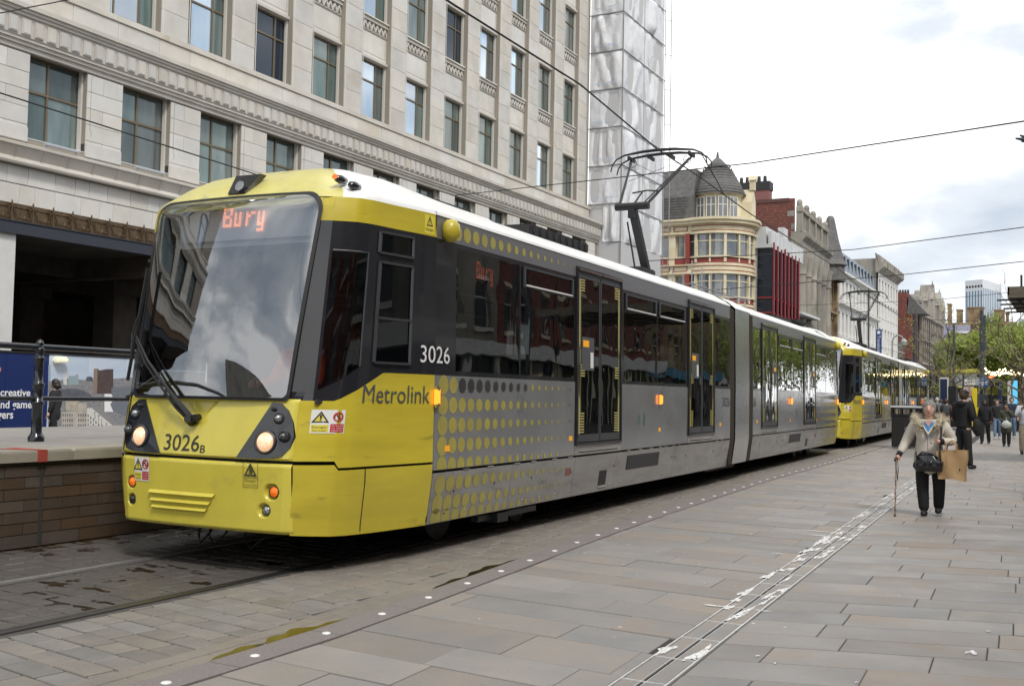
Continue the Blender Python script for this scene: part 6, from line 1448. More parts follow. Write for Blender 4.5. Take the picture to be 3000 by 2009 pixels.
# ---- brown gothic building with spire
pb = empty('spired_gothic_building', 'narrow brown gothic building with a steep slate corner spire', 'building', (-24.1, 114.6, 0)); OX = (-24.1, 114.6)
T, Lw = facade(pb, (-24.0, 114.6), (-24.2, 122), 0, 15.4, [(11.8, 14.2), (8.0, 10.4), (4.2, 6.8)], 6, .55, M_sbrn, M_sbrn, M_p_far, org=OX, dep=.3)
for z in (7.2, 11.0, 15.2): band(pb, T, 0, Lw, [(0, z-.2), (.4, z), (.4, z+.2), (0, z+.3)], M_sbrn)
mb = MB()
for k in range(6):
    for z in (10.4, 14.2):
        u = (k+.5)*Lw/6; 
        for a in range(7): t0, t1 = PI*a/7, PI*(a+1)/7; mb.bar(T(u+.5*math.cos(t0), z+.6*math.sin(t0), .06), T(u+.5*math.cos(t1), z+.6*math.sin(t1), .06), .16, .2, (1, 0, 0))
ob('gothic_arch', mb.mesh('ga', M_sbrn), pb)
for c0, c1 in ((0, .5), (Lw-.9, Lw)): mb = MB(); bxT(mb, T, c0, c1, 0, 16.5, 0, .35); ob('buttress', mb.mesh('bt', M_sbrn), pb)
mb = MB(); mb.lathe([(1.7, 14.6), (1.55, 16.2), (1.9, 16.4), (1.5, 17.0), (.9, 19.3), (.45, 21.6), (.3, 21.9), (0, 22.0)], 8, c=(-.25, 5.2, 0)); ob('spire', mb.mesh('spr', [M_slate]), pb); massbox(pb, -8, -.35, .05, 7.3, 0, 15.4, M_sbrn)
# ---- white hotel with lead mansard
hb = empty('white_hotel', 'long white faience hotel with grey lead mansard and blue vertical banner', 'building', (-24.2, 122, 0)); OX = (-24.2, 122)
RH = [(13.2, 15.3), (9.2, 11.6), (5.4, 7.8), (1.5, 4.0)]
T, Lw = facade(hb, (-24.0, 122), (-24.5, 152), 0, 16.2, RH, 12, .42, M_whs, M_wjam, M_p_far, org=OX, dep=.35, sill=M_whs)
for z in (8.5, 12.4, 16.0): band(hb, T, 0, Lw, [(0, z-.2), (.3, z-.05), (.55, z), (.55, z+.25), (0, z+.3)], M_whs)
mb = MB(); mb.prism([T(0, 16.3, -.1), T(0, 18.0, -.4), T(0, 19.3, -1.0), T(0, 19.6, -5), T(0, 16.3, -5)], Vector(T(Lw, 0, 0))-Vector(T(0, 0, 0))); ms = ob('lead_mansard', mb.mesh('lm', M_lead), hb)
mb = MB()
for k in range(11): u = 1.2+k*2.6; bxT(mb, T, u, u+.8, 17.0, 18.5, -.9, -.22)
ob('dormer', mb.mesh('dm', M_p_far, fixn=False), ms)
T, Lw = facade(hb, (-24.4, 152), (-24.4, 170), 0, 19.3, [(16.4, 18.4)]+RH, 7, .4, M_whs, M_wjam, M_p_far, org=OX, dep=.35, sill=M_whs)
band(hb, T, -.4, Lw, [(0, 19.2), (.4, 19.6), (.9, 20.0), (.9, 20.4), (.2, 20.6), (.2, 21.6), (-.4, 21.9)], M_sgrey); massbox(hb, -10, -.45, .05, 47.5, 0, 16.2, M_whs); massbox(hb, -10, -.5, 30, 47.8, 16, 21.2, M_sgrey)
mb = MB()
for k in range(9): mb.box(.45, .75, 30.5+k*2.05, 31.2+k*2.05, 19.9, 20.9)
ob('cornice_block', mb.mesh('cbk', M_sgrey), hb)
bn = tag(ob('hotel_banner', None), 'blue vertical banner with white lettering on the white hotel', 'sign')
_b = [(-22.89, 141.0, 10.62), (-22.17, 141.0, 8.12)]
mb = MB(); mb.box(_b[0][0], _b[1][0], 140.95, 141, _b[1][2]-1.2, _b[0][2]); ob('banner_cloth', mb.mesh('bcl', mat('banner blue', (.015, .06, .22), .5)), bn)
me = textmesh('Travelodge', 1., M_wht, 'LEFT', 0); 
for v in me.vertices: x, y = v.co.x, v.co.y; v.co = ((_b[0][0]+_b[1][0])/2+y*.55, 140.93, _b[0][2]-.75-x*.55)
ob('lettering', me, bn); mb = MB(); mb.disc(((_b[0][0]+_b[1][0])/2, 140.93, _b[0][2]-.38), (0, -1, 0), .22, 12); ob('logo_disc', mb.mesh('ld', M_wht), bn)
# ---- modern infill, brick and brown fronts
nb_ = empty('brick_gable_building', 'red brick gable building with slate roof beyond the white hotel', 'building', (-25, 175, 0)); OX = (-25, 175)
massbox(nb_, -4, 1.2, 0, 6, 0, 18.6, M_brick, 'brick_gable'); massbox(nb_, -.2, .9, -4.6, -.1, 0, 10.5, M_p_mid, 'glazed_infill')
mb = MB(); 
for z in range(1, 11): mb.box(-.22, .95, -4.7, -.05, z, z+.08)
ob('infill_rail', mb.mesh('ir', M_wjam), nb_); mb = MB(); mb.prism([(1.2, 0, 15.2), (1.6, 0, 18.3), (4.2, 0, 15.2)], (0, 5, 0)); ob('slate_roof', mb.mesh('sr', M_slate), nb_); massbox(nb_, 1.2, 2.3, .2, 6, 0, 15.2, M_brick, 'brick_return')
mb = MB()
for k in range(7): mb.lathe([(.18, 18.6), (.15, 19.3)], 6, c=(-1.4+k*.4, 3, 0))
ob('chimney_pot', mb.mesh('cp', M_gear), nb_)
vb = empty('brown_terrace_front', 'long sooty brown brick and stone office front with gables', 'building', (-22.9, 180, 0)); OX = (-22.9, 180)
T, Lw = facade(vb, (-22.6, 180), (-22.3, 213), 0, 15.6, [(12.0, 14.4), (8.2, 10.8), (4.4, 7.0), (1.2, 3.4)], 14, .5, mat('sooty brown brick', (.16, .085, .055), .85, col2=(.10, .06, .04), sc_=.5), M_sgrey, M_p_far, org=OX, dep=.3, pil=(M_sgrey, .5, .25))
for z in (7.6, 11.4, 15.4): band(vb, T, 0, Lw, [(0, z-.2), (.5, z), (.5, z+.3), (0, z+.4)], M_sgrey)
massbox(vb, -9, -.2, .05, 33, 0, 15.5, M_brick)
mb = MB()
for (u, w_, h) in ((1, 1.5, 3.2), (8, 3, 4.5), (15, 2.5, 6.0), (24, 3.5, 5.5), (30, 2, 4.5)):
    bxT(mb, T, u, u+w_, 15.6, 15.6+h*.6, -2, .3); mb.add([T(u-.2, 15.6+h*.6, .3), T(u+w_+.2, 15.6+h*.6, .3), T(u+w_/2, 15.6+h*1.05, .3), T(u-.2, 15.6+h*.6, -2), T(u+w_+.2, 15.6+h*.6, -2), T(u+w_/2, 15.6+h*1.05, -2)], [(0, 1, 2), (5, 4, 3), (0, 2, 5, 3), (2, 1, 4, 5)]); mb.tube([T(u+w_/2, 15.6+h, 0), T(u+w_/2, 16.6+h, 0)], [.2, .03], 5)
ob('gable', mb.mesh('gbl', M_sgrey, fixn=False), vb)
# ---- background: victorian block, billboard, tower
kb_ = empty('sandstone_office_block', 'brown sandstone victorian block with chimney stacks behind the trees', 'building', (-22, 232, 0)); OX = (-22, 232)
zz = lambda y, Y=232, x=2850: None
T, Lw = facade(kb_, (-24.5, 232), (-11.2, 232), 0, 17.4, [(13.2, 15.6), (9.0, 11.6), (4.5, 7.2)], 7, .5, mat('soot sandstone', (.26, .185, .12), .85, col2=(.17, .12, .08), sc_=.4), M_wjam, M_p_far, org=OX, dep=.3, cols=2)
for z in (12.4, 17.2): band(kb_, T, 0, Lw, [(0, z-.3), (.6, z), (.6, z+.4), (0, z+.5)], M_sbrn)
mb = MB()
for x0, x1, h in ((-.5, .1, 21.4), (1.2, 2.2, 20.2), (3.2, 6.2, 20.6), (8.2, 10.0, 20.0), (10.3, 10.8, 19.4)): mb.box(x0-1.2, x1-1.2, .5, 3, 17, h); mb.box(x0-1.3, x1-1.1, .4, 3.1, h, h+.3)
ob('chimney', mb.mesh('chs', M_sbrn), kb_); massbox(kb_, -2.4, 10.7, .5, 12, 0, 17.2, M_sbrn)
bl = empty('billboard', 'large pale lilac billboard with a dark picture on the building end', 'billboard', (-15, 150, 0))
_q = [(-15.79, 150.0, 11.69), (-12.55, 150.0, 8.79), (-15.37, 150.0, 10.87), (-12.63, 150.0, 8.92)]
mb = MB(); mb.box(_q[0][0]+15, _q[1][0]+15, 0, .3, _q[1][2]-3, _q[0][2]); ob('board', mb.mesh('bd', mat('lilac board', (.36, .36, .50), .5)), bl)
mb = MB(); mb.box(_q[2][0]+15, _q[3][0]+15, -.03, -.01, _q[3][2]-3, _q[2][2]); ob('picture_edge', mb.mesh('pe', M_wht), bl); mb = MB(); mb.box(_q[2][0]+15.2, _q[3][0]+14.8, -.05, -.035, _q[3][2]-3, _q[2][2]-.3); ob('picture', mb.mesh('pic', mat('dark plum picture', (.10, .055, .075), .5, col2=(.06, .04, .06), sc_=.6)), bl)
tb_ = empty('office_tower', 'distant pale office tower with vertical blue window strips', 'building', (-30, 420, 0))
x0, x1, x2 = -.0877*420+30, -.0730*420+30, -.0584*440+30
ht = 46.2
mb = MB(); mb.prism([(x0, 0, 0), (x1, -4, 0), (x2, 18, 0), (x0+4, 24, 0)], (0, 0, ht)); ob('tower_body', mb.mesh('tbd', mat('pale tower cladding', (.62, .64, .66), .5)), tb_)
Tt, Lt = wall_T((x0, 0), (x1, -4)); Tu, Lu = wall_T((x1, -4), (x2, 18)); mb = MB()
for k in range(6): bxT(mb, Tt, .5+k*Lt/6, .5+k*Lt/6+.5, 0, ht-4, .0, .06)
for k in range(11): bxT(mb, Tu, .5+k*Lu/11, .5+k*Lu/11+1.0, 0, ht-3, .0, .06)
ob('window_strip', mb.mesh('wst', mat('tower blue glass', (.10, .19, .28), .1, .3)), tb_); mb = MB()
for k in range(6): mb.disc(Tt(.9+k*Lt/6, ht-2.4, .1), Vector(Tt(0, 0, 1))-Vector(Tt(0, 0, 0)), .45, 10)
ob('round_opening', mb.mesh('ro', M_blk2), tb_)
t2 = empty('office_tower', 'far grey-blue office slab at the right edge beyond the scaffold', 'building', (-18, 400, 0)); massbox(t2, -.2, 14, 0, 16, 0, 30.5, mat('blue grey cladding', (.32, .38, .45), .4)); massbox(t2, -6, 14, -2, 0, 0, 20, M_brick, 'podium')

# ---------------------------------------------------------------- poles, wires, signs
M_pol = mat('dark pole paint', (.035, .045, .055), .4, coat=.2)
def pole(lab, x, y, h, r0, r1, extra=None, grp='tram wire poles'):
    e = empty('tramway_pole', lab, 'pole', (x, y, 0), group=None); mb = MB(); mb.lathe([(r0, 0), (r0, h*.42), (r0*1.0, h*.43), (r1, h*.44), (r1, h), (0, h+.02)], 12); ob('shaft', mb.mesh('shaft', M_pol, smooth=True), e); mb = MB(); mb.lathe([(r0*1.5, 0), (r0*1.5, .05), (r0, .08)], 12); ob('base_plate', mb.mesh('bp', M_pol), e)
    return e
def PX(x, y, Y, z=0): pass
p1 = (-5.53, 74.00, 0.20); p2 = (-5.64, 78.00, 0.13); p3 = (-8.52, 88.00, -0.11); p4 = (-11.84, 92.00, 1.68); p5 = (-11.81, 70.00, 3.10)
e1 = pole('taller of the twin dark tramway poles, carrying blue signs', p1[0], 74, 7.47, .11, .10)
pole('shorter of the twin dark tramway poles behind the signed one', p2[0], 78, 7.44, .11, .10)
pole('slim dark tramway pole left of the twin poles', p3[0], 88, 7.52, .12, .09)
pole('thick dark tramway pole rising behind the second tram roof', p4[0], 92, 8.62, .19, .17)
pole('thin dark tramway pole beside the rear pantograph', p5[0], 70, 8.65, .06, .05)
pole('distant thin lamp pole before the brown terrace', (-17.51, 150.00, 4.99)[0], 150, 12.4, .09, .07)
M_sgn = mat('sign blue', (.02, .10, .33), .4)
for k, (xa, xb, ya, yb_) in enumerate(((2870, 2885.5, 1104, 1134), (2884, 2895, 1102, 1131))):
    a = [(-5.6, 73.6, 3.16), (-5.29, 73.6, 2.51), (-5.32, 73.6, 3.2), (-5.1, 73.6, 2.58)][2*k:2*k+2]
    s_ = tag(ob('street_sign', None), ('blue poster sign with white lettering at the front of the twin poles' if k == 0 else 'second blue sign half behind the first on the twin poles'), 'sign')
    mb = MB(); mb.box(a[0][0], a[1][0], 73.5+k*.1, 73.53+k*.1, a[1][2], a[0][2]); ob('panel', mb.mesh('pn', M_sgn), s_); mb = MB(); w_ = a[1][0]-a[0][0]; h_ = a[0][2]-a[1][2]
    for q, (u0, u1) in enumerate(((.15, .85), (.2, .8), (.12, .88), (.25, .75))): mb.box(a[0][0]+w_*u0, a[0][0]+w_*u1, 73.48+k*.1, 73.5+k*.1, a[0][2]-h_*(.14+.2*q+.07*(q > 1)), a[0][2]-h_*(.09+.2*q))
    ob('white_lines', mb.mesh('wl', M_wht), s_)
cbx = [(-5.86, 73.9, 3.12), (-5.64, 73.9, 2.57)]
mb = MB(); mb.box(cbx[0][0], cbx[1][0]+.05, 73.8, 74.1, cbx[1][2], cbx[0][2]); tag(ob('equipment_box', mb.mesh('eb', mat('pale grey box', (.45, .47, .47), .5), bevel=.03)), 'pale grey box strapped to the left of the twin poles', 'box')
M_wire = mat('overhead wire', (.012, .012, .013), .6)
def wire(lab, pts, r, cat='wire', sag=0.):
    mb = MB(); P = [Vector(p) for p in pts]
    if len(P) == 2 and sag: P = [P[0].lerp(P[1], t/12)-Vector((0, 0, sag*4*(t/12)*(1-t/12))) for t in range(13)]
    mb.tube(P, r, 5); return tag(ob('overhead_wire', mb.mesh('overhead_wire', M_wire, fixn=False)), lab, cat)
wire('thick contact wire running above the near tram to its pantograph', [(-6.2, -8, 6.15), (-6.45, 5, 6.1), (-6.52, 10.57, 6.09), (-6.55, 14.2, 6.13), (-6.86, 18.30, 6.07), (-6.90, 20.97, 6.05), (-7.00, 25.17, 5.96), (-7.30, 37.40, 6.02), (-8.0, 47, 6.05), (-8.3, 60, 6.0)], .014)
wire('messenger wire above the second tram running on down the street', [(-8.0, 47, 6.0), (-8.2, 58, 5.9), (-8.6, 90, 5.9)], .012)
wire('span wire crossing the top left corner of the view', [(-14.96, 9.00, 6.50), (-16.70, 14.00, 9.11)], .011)
wire('span wire sloping down across the lower windows to the cab roof', [(-14.13, 9.00, 5.90), (-14.03, 10.00, 5.78), (-14.00, 15.02, 5.64), (-14.00, 17.04, 5.58)], .013)
wire('long span wire from the stone store up to the right edge', [(-23.30, 38.05, 9.84), (-11.81, 32.00, 8.70), (-7.80, 28.00, 7.85), (-0.32, 22.00, 6.88)], .017)
wire('span wire behind the near pantograph rising to the right', [(-22.00, 57.56, 9.35), (-11.31, 62.00, 10.08), (-1.11, 55.00, 9.91)], .024)
wire('span wire crossing above the second tram', [(-23.00, 73.21, 9.19), (-10.77, 75.00, 10.01), (-1.34, 66.00, 9.64)], .026)
wire('far span wire over the gardens end of the street', [(-24.00, 95.23, 9.85), (-10.59, 90.00, 9.60), (-1.63, 80.00, 9.32)], .018)
wire('far span wire beside the slim poles', [(-12.34, 100.00, 8.81), (-2.68, 95.00, 8.05)], .018)
wire('loose feeder wire on the near pantograph arm', [(-5.96, 18.20, 5.85), (-5.81, 18.60, 5.45), (-5.81, 19.00, 5.29)], .010)
# lamp arm at right edge, scaffold canopy
la = empty('street_lamp', 'street lamp with spiky dark arms just entering the right edge', 'lamp', (-0.67, 20.00, 0.83)); la.location.z = 0
mb = MB(); q = (-0.66, 20.00, 6.05); mb.tube([(0, 0, 0), (0, 0, q[2])], [.09, .05], 8); ob('shaft', mb.mesh('shaft', M_pol), la); mb = MB()
for px_ in ((-0.95, 20.00, 6.07), (-0.88, 20.00, 6.12), (-0.86, 20.00, 6.01)): mb.tube([(0, 0, q[2]-.05), (px_[0]-la.location.x, 0, px_[2])], [.06, .015], 6)
ob('lamp_arm', mb.mesh('arm', M_pol), la)
M_tim = mat('weathered timber', (.10, .085, .06), .85, col2=(.16, .14, .11), sc_=3, stretch=(1, 1, 6))
sf = empty('scaffold_canopy', 'timber scaffold canopy jutting in at the right edge', 'scaffold', (0, 30, 0))
_s = [(-1.68, 30.0, 4.11), (-1.54, 30.0, 4.31), (-1.23, 30.0, 4.41), (-1.5, 30.0, 4.15), (-1.39, 30.0, 4.46)]
xs0 = _s[1][0]; z_ = _s[1][2]
mb = MB(); mb.box(xs0, 3.0, -1.5, 3, z_-.22, z_-.16); mb.box(xs0, xs0+.04, -1.5, 3, z_-.16, z_+.05); mb.box(xs0, 3, -1.5, -1.46, z_-.16, z_+.05); ob('boarding', mb.mesh('brd', M_tim), sf); mb = MB()
for k in range(4): mb.tube([(xs0-.25, -1.3+k*1.3, z_-.26), (3, -1.3+k*1.3, z_-.2)], .025, 6)
mb.tube([(xs0+.2, -1.3, z_-.26), (xs0+1.5, -1.3, z_-1.4)], .025, 6); mb.tube([(xs0+.3, -1.3, z_-.4), (xs0+.3, -1.3, z_+.35)], .025, 6); mb.tube([(2.2, -1.2, 0), (2.2, -1.2, 6)], .03, 6)
ob('tube_frame', mb.mesh('tfr', M_gear), sf)

# ---------------------------------------------------------------- trees
M_bark = mat('tree bark', (.11, .085, .055), .9, col2=(.17, .14, .09), sc_=4); M_barkp = mat('pale pollard twigs', (.22, .19, .135), .8, col2=(.10, .08, .05), sc_=2)
def leafmat(n, a, b):
    m = mat(n, a, .55, col2=b, sc_=.7, mixw=(.3, .7)); nt = m.node_tree; b_ = nt.nodes['Principled BSDF']; t = nt.nodes.new('ShaderNodeBsdfTranslucent'); x = nt.nodes.new('ShaderNodeMixShader'); x.inputs[0].default_value = .45
    nt.links.new(b_.inputs['Base Color'].links[0].from_socket, t.inputs['Color']); nt.links.new(b_.outputs[0], x.inputs[1]); nt.links.new(t.outputs[0], x.inputs[2]); nt.links.new(x.outputs[0], nt.nodes['Material Output'].inputs['Surface']); return m
M_lf = leafmat('spring leaves', (.36, .42, .09), (.24, .31, .06))
def tree(lab, x, y, h, cr, n, seed, bare=False, leaf=.16, zc=None):
    e = empty('street_tree', lab, 'tree', (x, y, 0)); r = random.Random(seed); mb = MB(); tips = []
    def br(p, d, l, rr, dep):
        pts = [p]; rs_ = [rr]; q = Vector(p); dd = Vector(d)
        for k in range(4):
            dd = (dd+Vector((r.uniform(-1, 1), r.uniform(-1, 1), r.uniform(-.3, .5)))*.18).normalized(); q = q+dd*l/4; pts.append(tuple(q)); rs_.append(rr*(1-.16*(k+1)))
        mb.tube(pts, rs_, 5 if dep < 2 else 4, cap=False); tips.append(q.copy())
        if dep < (4 if bare else 3):
            for k in range(r.choice((2, 3, 3))):
                a = r.uniform(0, 2*PI); t = r.uniform(.45, 1.0); s_ = Vector(p).lerp(q, t); nd = (dd*.75+Vector((math.cos(a), math.sin(a), r.uniform(-.1, .55)))*.75).normalized(); br(tuple(s_), nd, l*r.uniform(.6, .8), rr*.55, dep+1)
    hz = h*.26; mb.tube([(0, 0, 0), (.05, 0, hz*.5), (0, .05, hz), (0, 0, h*.62)], [.24*h/8, .18*h/8, .16*h/8, .08*h/8], 9)
    for k in range(16 if bare else 8):
        a = k*2.4+r.uniform(-.4, .4); z = hz*(1.+(.10 if bare else .16)*k); br((0, 0, z), Vector((math.cos(a), math.sin(a), .30+.06*k)).normalized(), cr*(.8 if bare else .62), .075*h/8, 1)
    ob('trunk', mb.mesh('trunk', M_barkp if bare else M_bark, smooth='all', fixn=False), e)
    mb = MB(); zc = zc or h*.66
    cl = [(r.gauss(0, cr*.42), r.gauss(0, cr*.42), zc+r.gauss(0, h*.15), r.uniform(.5, 1.1)*cr*.34) for _ in range(26)]+[(t.x, t.y, t.z, cr*.18) for t in r.sample(tips, min(24, len(tips)))]
    for k in range(n):
        cx, cy, cz, rr = r.choice(cl); v = Vector((r.gauss(0, 1), r.gauss(0, 1), r.gauss(0, 1))).normalized()*rr*r.random()**.4
        p = Vector((cx, cy, cz))+v; a = Vector((r.gauss(0, 1), r.gauss(0, 1), r.gauss(0, 1))).normalized(); b = a.orthogonal().normalized(); s_ = leaf*r.uniform(.6, 1.3)
        mb.quad(p-a*s_, p-b*s_*.5, p+a*s_, p+b*s_*.5)
    ob('crown', mb.mesh('crown', M_lf, fixn=False), e); return e
tree('nearly bare pollard tree with pale twisting branches left of the twin poles', (-7.31, 72.00, 1.03)[0], 72, 6.0, 2.5, 500, 3, True, .07)
tree('nearly bare pollard tree with pale twigs at the right edge', (-2.67, 62.00, 1.19)[0], 62, 5.8, 2.6, 500, 7, True, .07)
for k, (px_, Y_, h, cr, n, lab) in enumerate((((-8.73, 102.00, 2.39)[0], 102, 7.0, 3.4, 9000, 'leafy green tree right behind the slim pole'), ((-6.39, 96.00, 2.37)[0], 96, 7.6, 3.6, 12000, 'tall leafy green tree behind the twin poles'), ((-4.88, 99.00, 2.43)[0], 99, 8.3, 3.6, 12000, 'tallest leafy green tree toward the right edge'), ((-3.12, 93.00, 2.40)[0], 93, 7.8, 3.4, 7000, 'leafy tree cut by the right edge'), (3, 84, 10, 4.5, 5000, 'leafy tree standing beyond the right side shops'), (5, 74, 9, 4.2, 4500, 'leafy tree nearest the right side shops'), (8, 104, 11, 5, 4000, 'leafy tree farthest off to the right'))):
    tree(lab, px_, Y_, h, cr, n, 40+k, False, .17)

# ---------------------------------------------------------------- people
def skin(name, verts, edges, radii, m_, root=0, sub=1, parent=None, smooth=True):
    me = D.meshes.new(name); me.from_pydata(verts, edges, []); o = D.objects.new(name, me); COL.objects.link(o)
    md = o.modifiers.new('s', 'SKIN'); md.use_smooth_shade = True
    for i, r in enumerate(radii):
        sv = me.skin_vertices[0].data[i]; sv.radius = (r, r) if not isinstance(r, tuple) else r; sv.use_root = (i == root)
    o.modifiers.new('u', 'SUBSURF').levels = sub
    bpy.context.view_layer.update(); dg = bpy.context.evaluated_depsgraph_get(); m2 = D.meshes.new_from_object(o.evaluated_get(dg)); D.objects.remove(o); D.meshes.remove(me)
    m2.materials.clear(); m2.materials.append(m_); m2.name = name; return m2
def cmat(n, c, r=.85, c2=None, b=.15):
    k = 'cloth '+n
    return D.materials[k] if k in D.materials else mat(k, c, r, col2=c2 or tuple(x*.75 for x in c), sc_=9, bump=b, bsc=120)
SK1 = mat('light skin', (.60, .38, .29), .5, col2=(.54, .30, .23), sc_=9); SK2 = mat('dark skin', (.07, .038, .025), .5); SK3 = mat('tan skin', (.36, .20, .13), .5)
def ell(mb, c, r, nu=12, nv=8, fn=None):
    mb.grid(lambda u, v: (lambda p: fn(p) if fn else p)((c[0]+r[0]*math.sin(PI*v)*math.cos(2*PI*u), c[1]+r[1]*math.sin(PI*v)*math.sin(2*PI*u), c[2]+r[2]*math.cos(PI*v))), nu, nv)
def headmesh(m_, c, s=1., detail=False):
    """face towards -y"""
    def fn(p):
        x, y, z = (p[0]-c[0])/s, (p[1]-c[1])/s, (p[2]-c[2])/s
        k = 1-.22*max(0, -z/.12)**1.5; x *= k
        if y < 0: y *= .93; y -= .0
        if y < -.02:
            nx = math.exp(-(x/.016)**2); y -= .022*nx*math.exp(-((z+.012)/.024)**2)+.010*nx*math.exp(-((z-.015)/.03)**2)
            y -= .010*math.exp(-((z+.095)/.022)**2)*math.exp(-(x/.03)**2)       # chin
            y += .010*math.exp(-((z-.022)/.014)**2)*(math.exp(-((abs(x)-.032)/.015)**2))  # sockets
            y -= .005*math.exp(-((z+.052)/.010)**2)*math.exp(-(x/.024)**2)      # lips
        return (c[0]+x*s, c[1]+y*s, c[2]+z*s)
    mb = MB(); ell(mb, c, (.076*s, .098*s, .122*s), 40 if detail else 16, 32 if detail else 12, fn)
    for q in (-1, 1): ell(mb, (c[0]+q*.078*s, c[1]+.012*s, c[2]-.005*s), (.010*s, .018*s, .030*s), 8, 6)
    return mb
POSE = dict(hip=(0, 0, .93), sp=(0, 0, 1.12), ch=(0, .0, 1.33), nk=(0, .01, 1.47), sL=(.185, .01, 1.40), eL=(.24, .03, 1.12), wL=(.24, -.05, .88), sR=(-.185, .01, 1.40), eR=(-.24, .03, 1.12), wR=(-.24, -.05, .88),
            hL=(.09, 0, .90), kL=(.10, -.02, .49), aL=(.10, .03, .09), hR=(-.09, 0, .90), kR=(-.10, -.02, .49), aR=(-.10, .03, .09), hd=(0, -.015, 1.615))
def hand(mb, w, e, s=1., curl=.5, side=1):
    w = Vector(w); e = Vector(e); d = (w-e).normalized(); a = d.cross(Vector((0, 1, 0)))
    a = a.normalized() if a.length > .1 else Vector((1, 0, 0)); b = a.cross(d)
    mb.tube([w-d*.02, w+d*.03, w+d*.075], [.024*s, .034*s, .036*s], 8)
    for k, l in enumerate((.075, .085, .08, .062)):
        o = w+d*.072+a*((k-1.5)*.017); p1 = o+d*(l*.5)-b*(.012*curl); p2 = p1+(d*(1-curl)-b*curl).normalized()*l*.5
        mb.tube([o, p1, p2], [.0095*s, .009*s, .007*s], 5)
    o = w+d*.02+a*(-.03*side); mb.tube([o, o+d*.03-a*(.02*side)-b*.01, o+d*.06-a*(.018*side)-b*.03], [.012*s, .010*s, .008*s], 5)
def person(label, loc, rz, h=1.7, skinm=SK1, top=None, bot=None, hair=None, hairlen=.0, pose=None, bulk=1., toplen=.0, shoe=None, detail=False, hatm=None, hood=None, legs='trousers', group=None, topname='jacket', headrot=0.):
    P = dict(POSE); P.update(pose or {}); s = h/1.75
    e = empty('person', label, 'person', (loc[0], loc[1], 0), rz, group); e.scale = (s, s, s)
    Vv = [P['hip'], P['sp'], P['ch'], P['nk'], P['sL'], P['eL'], P['wL'], P['sR'], P['eR'], P['wR'], P['hL'], P['kL'], P['aL'], P['hR'], P['kR'], P['aR'], tuple(P['hd'][k]*.6+P['nk'][k]*.4 for k in range(3))]
    E_ = [(0, 1), (1, 2), (2, 3), (2, 4), (4, 5), (5, 6), (2, 7), (7, 8), (8, 9), (0, 10), (10, 11), (11, 12), (0, 13), (13, 14), (14, 15), (3, 16)]
    R_ = [(.13, .10), (.115, .09), (.135, .095), .052, .055, .038, .026, .055, .038, .026, .085, .055, .038, .085, .055, .038, .050]
    bm_ = skin('body', Vv, E_, R_, skinm)
    hm = headmesh(skinm, P['hd'], 1.07 if detail else 1., detail); hand(hm, P['wL'], P['eL'], side=1); hand(hm, P['wR'], P['eR'], side=-1)
    h2 = hm.mesh('head', skinm, smooth='all'); bmm = bmesh.new(); bmm.from_mesh(bm_); bmm.from_mesh(h2); me = D.meshes.new('body'); bmm.to_mesh(me); bmm.free(); me.materials.append(skinm); me.polygons.foreach_set('use_smooth', [True]*len(me.polygons))
    body = ob('body', me, e)
    b = bulk
    if bot:
        dn = lambda a: (a[0], a[1]-.005, max(.045, a[2]-.055)); kv = [P['hip'], P['hL'], P['kL'], dn(P['aL']), P['hR'], P['kR'], dn(P['aR']), (P['hip'][0], P['hip'][1], P['hip'][2]+.09)]
        ob(legs, skin(legs, kv, [(0, 1), (1, 2), (2, 3), (0, 4), (4, 5), (5, 6), (0, 7)], [(.155*b, .12*b), .105*b, .082*b, .066*b, .105*b, .082*b, .066*b, (.15*b, .115*b)], bot), e)
    if top:
        L_ = toplen; hp_ = P['hip']; f = lambda a, c_, t: tuple(P[a][k]*(1-t)+P[c_][k]*t for k in range(3))
        kv = [P['ch'], P['sp'], hp_, (hp_[0], hp_[1], hp_[2]-L_-.02), P['nk'], P['sL'], P['eL'], f('eL', 'wL', .93), P['sR'], P['eR'], f('eR', 'wR', .93)]
        ob(topname, skin(topname, kv, [(0, 1), (1, 2), (2, 3), (0, 4), (0, 5), (5, 6), (6, 7), (0, 8), (8, 9), (9, 10)], [(.175*b, .125*b), (.16*b, .125*b), (.172*b, .135*b) if L_ < .1 else (.20*b, .16*b), (.175*b, .14*b) if L_ < .1 else (.225*b, .18*b), .075, .088*b, .066*b, .050*b, .088*b, .066*b, .050*b], top), e)
    sm_ = shoe or cmat('black shoe', (.015, .015, .015), .5)
    for q in ('L', 'R'):
        a = P['a'+q]; mb = MB(); ell(mb, (a[0], a[1]-.07, a[2]-.045), (.052, .14, .055), 12, 8, lambda p, a=a: (p[0], p[1], max(p[2], a[2]-.09))); ob('shoe', mb.mesh('shoe', sm_, smooth='all'), e)
    c = P['hd']
    if hair:
        mb = MB()
        def hf(p):
            x, y, z = p[0]-c[0], p[1]-c[1], p[2]-c[2]
            if y < -.045 and z < .062: y = -.045; x *= .96
            if z < -.02-hairlen*.5 and y < .0: x *= 1.0
            return (c[0]+x+.004*math.sin(p[2]*90+p[1]*70), c[1]+y, c[2]+z+.004*math.sin(p[0]*110))
        ell(mb, (c[0], c[1]+.016, c[2]+.020), (.092, .112, .122), 22, 14, hf)
        if hairlen: mb.tube([(c[0], c[1]+.05, c[2]+.02), (c[0], c[1]+.07, c[2]-hairlen*.5), (c[0], c[1]+.05, c[2]-hairlen)], [.085, .095, .04], 10)
        ob('hair', mb.mesh('hair', hair, smooth='all'), e)
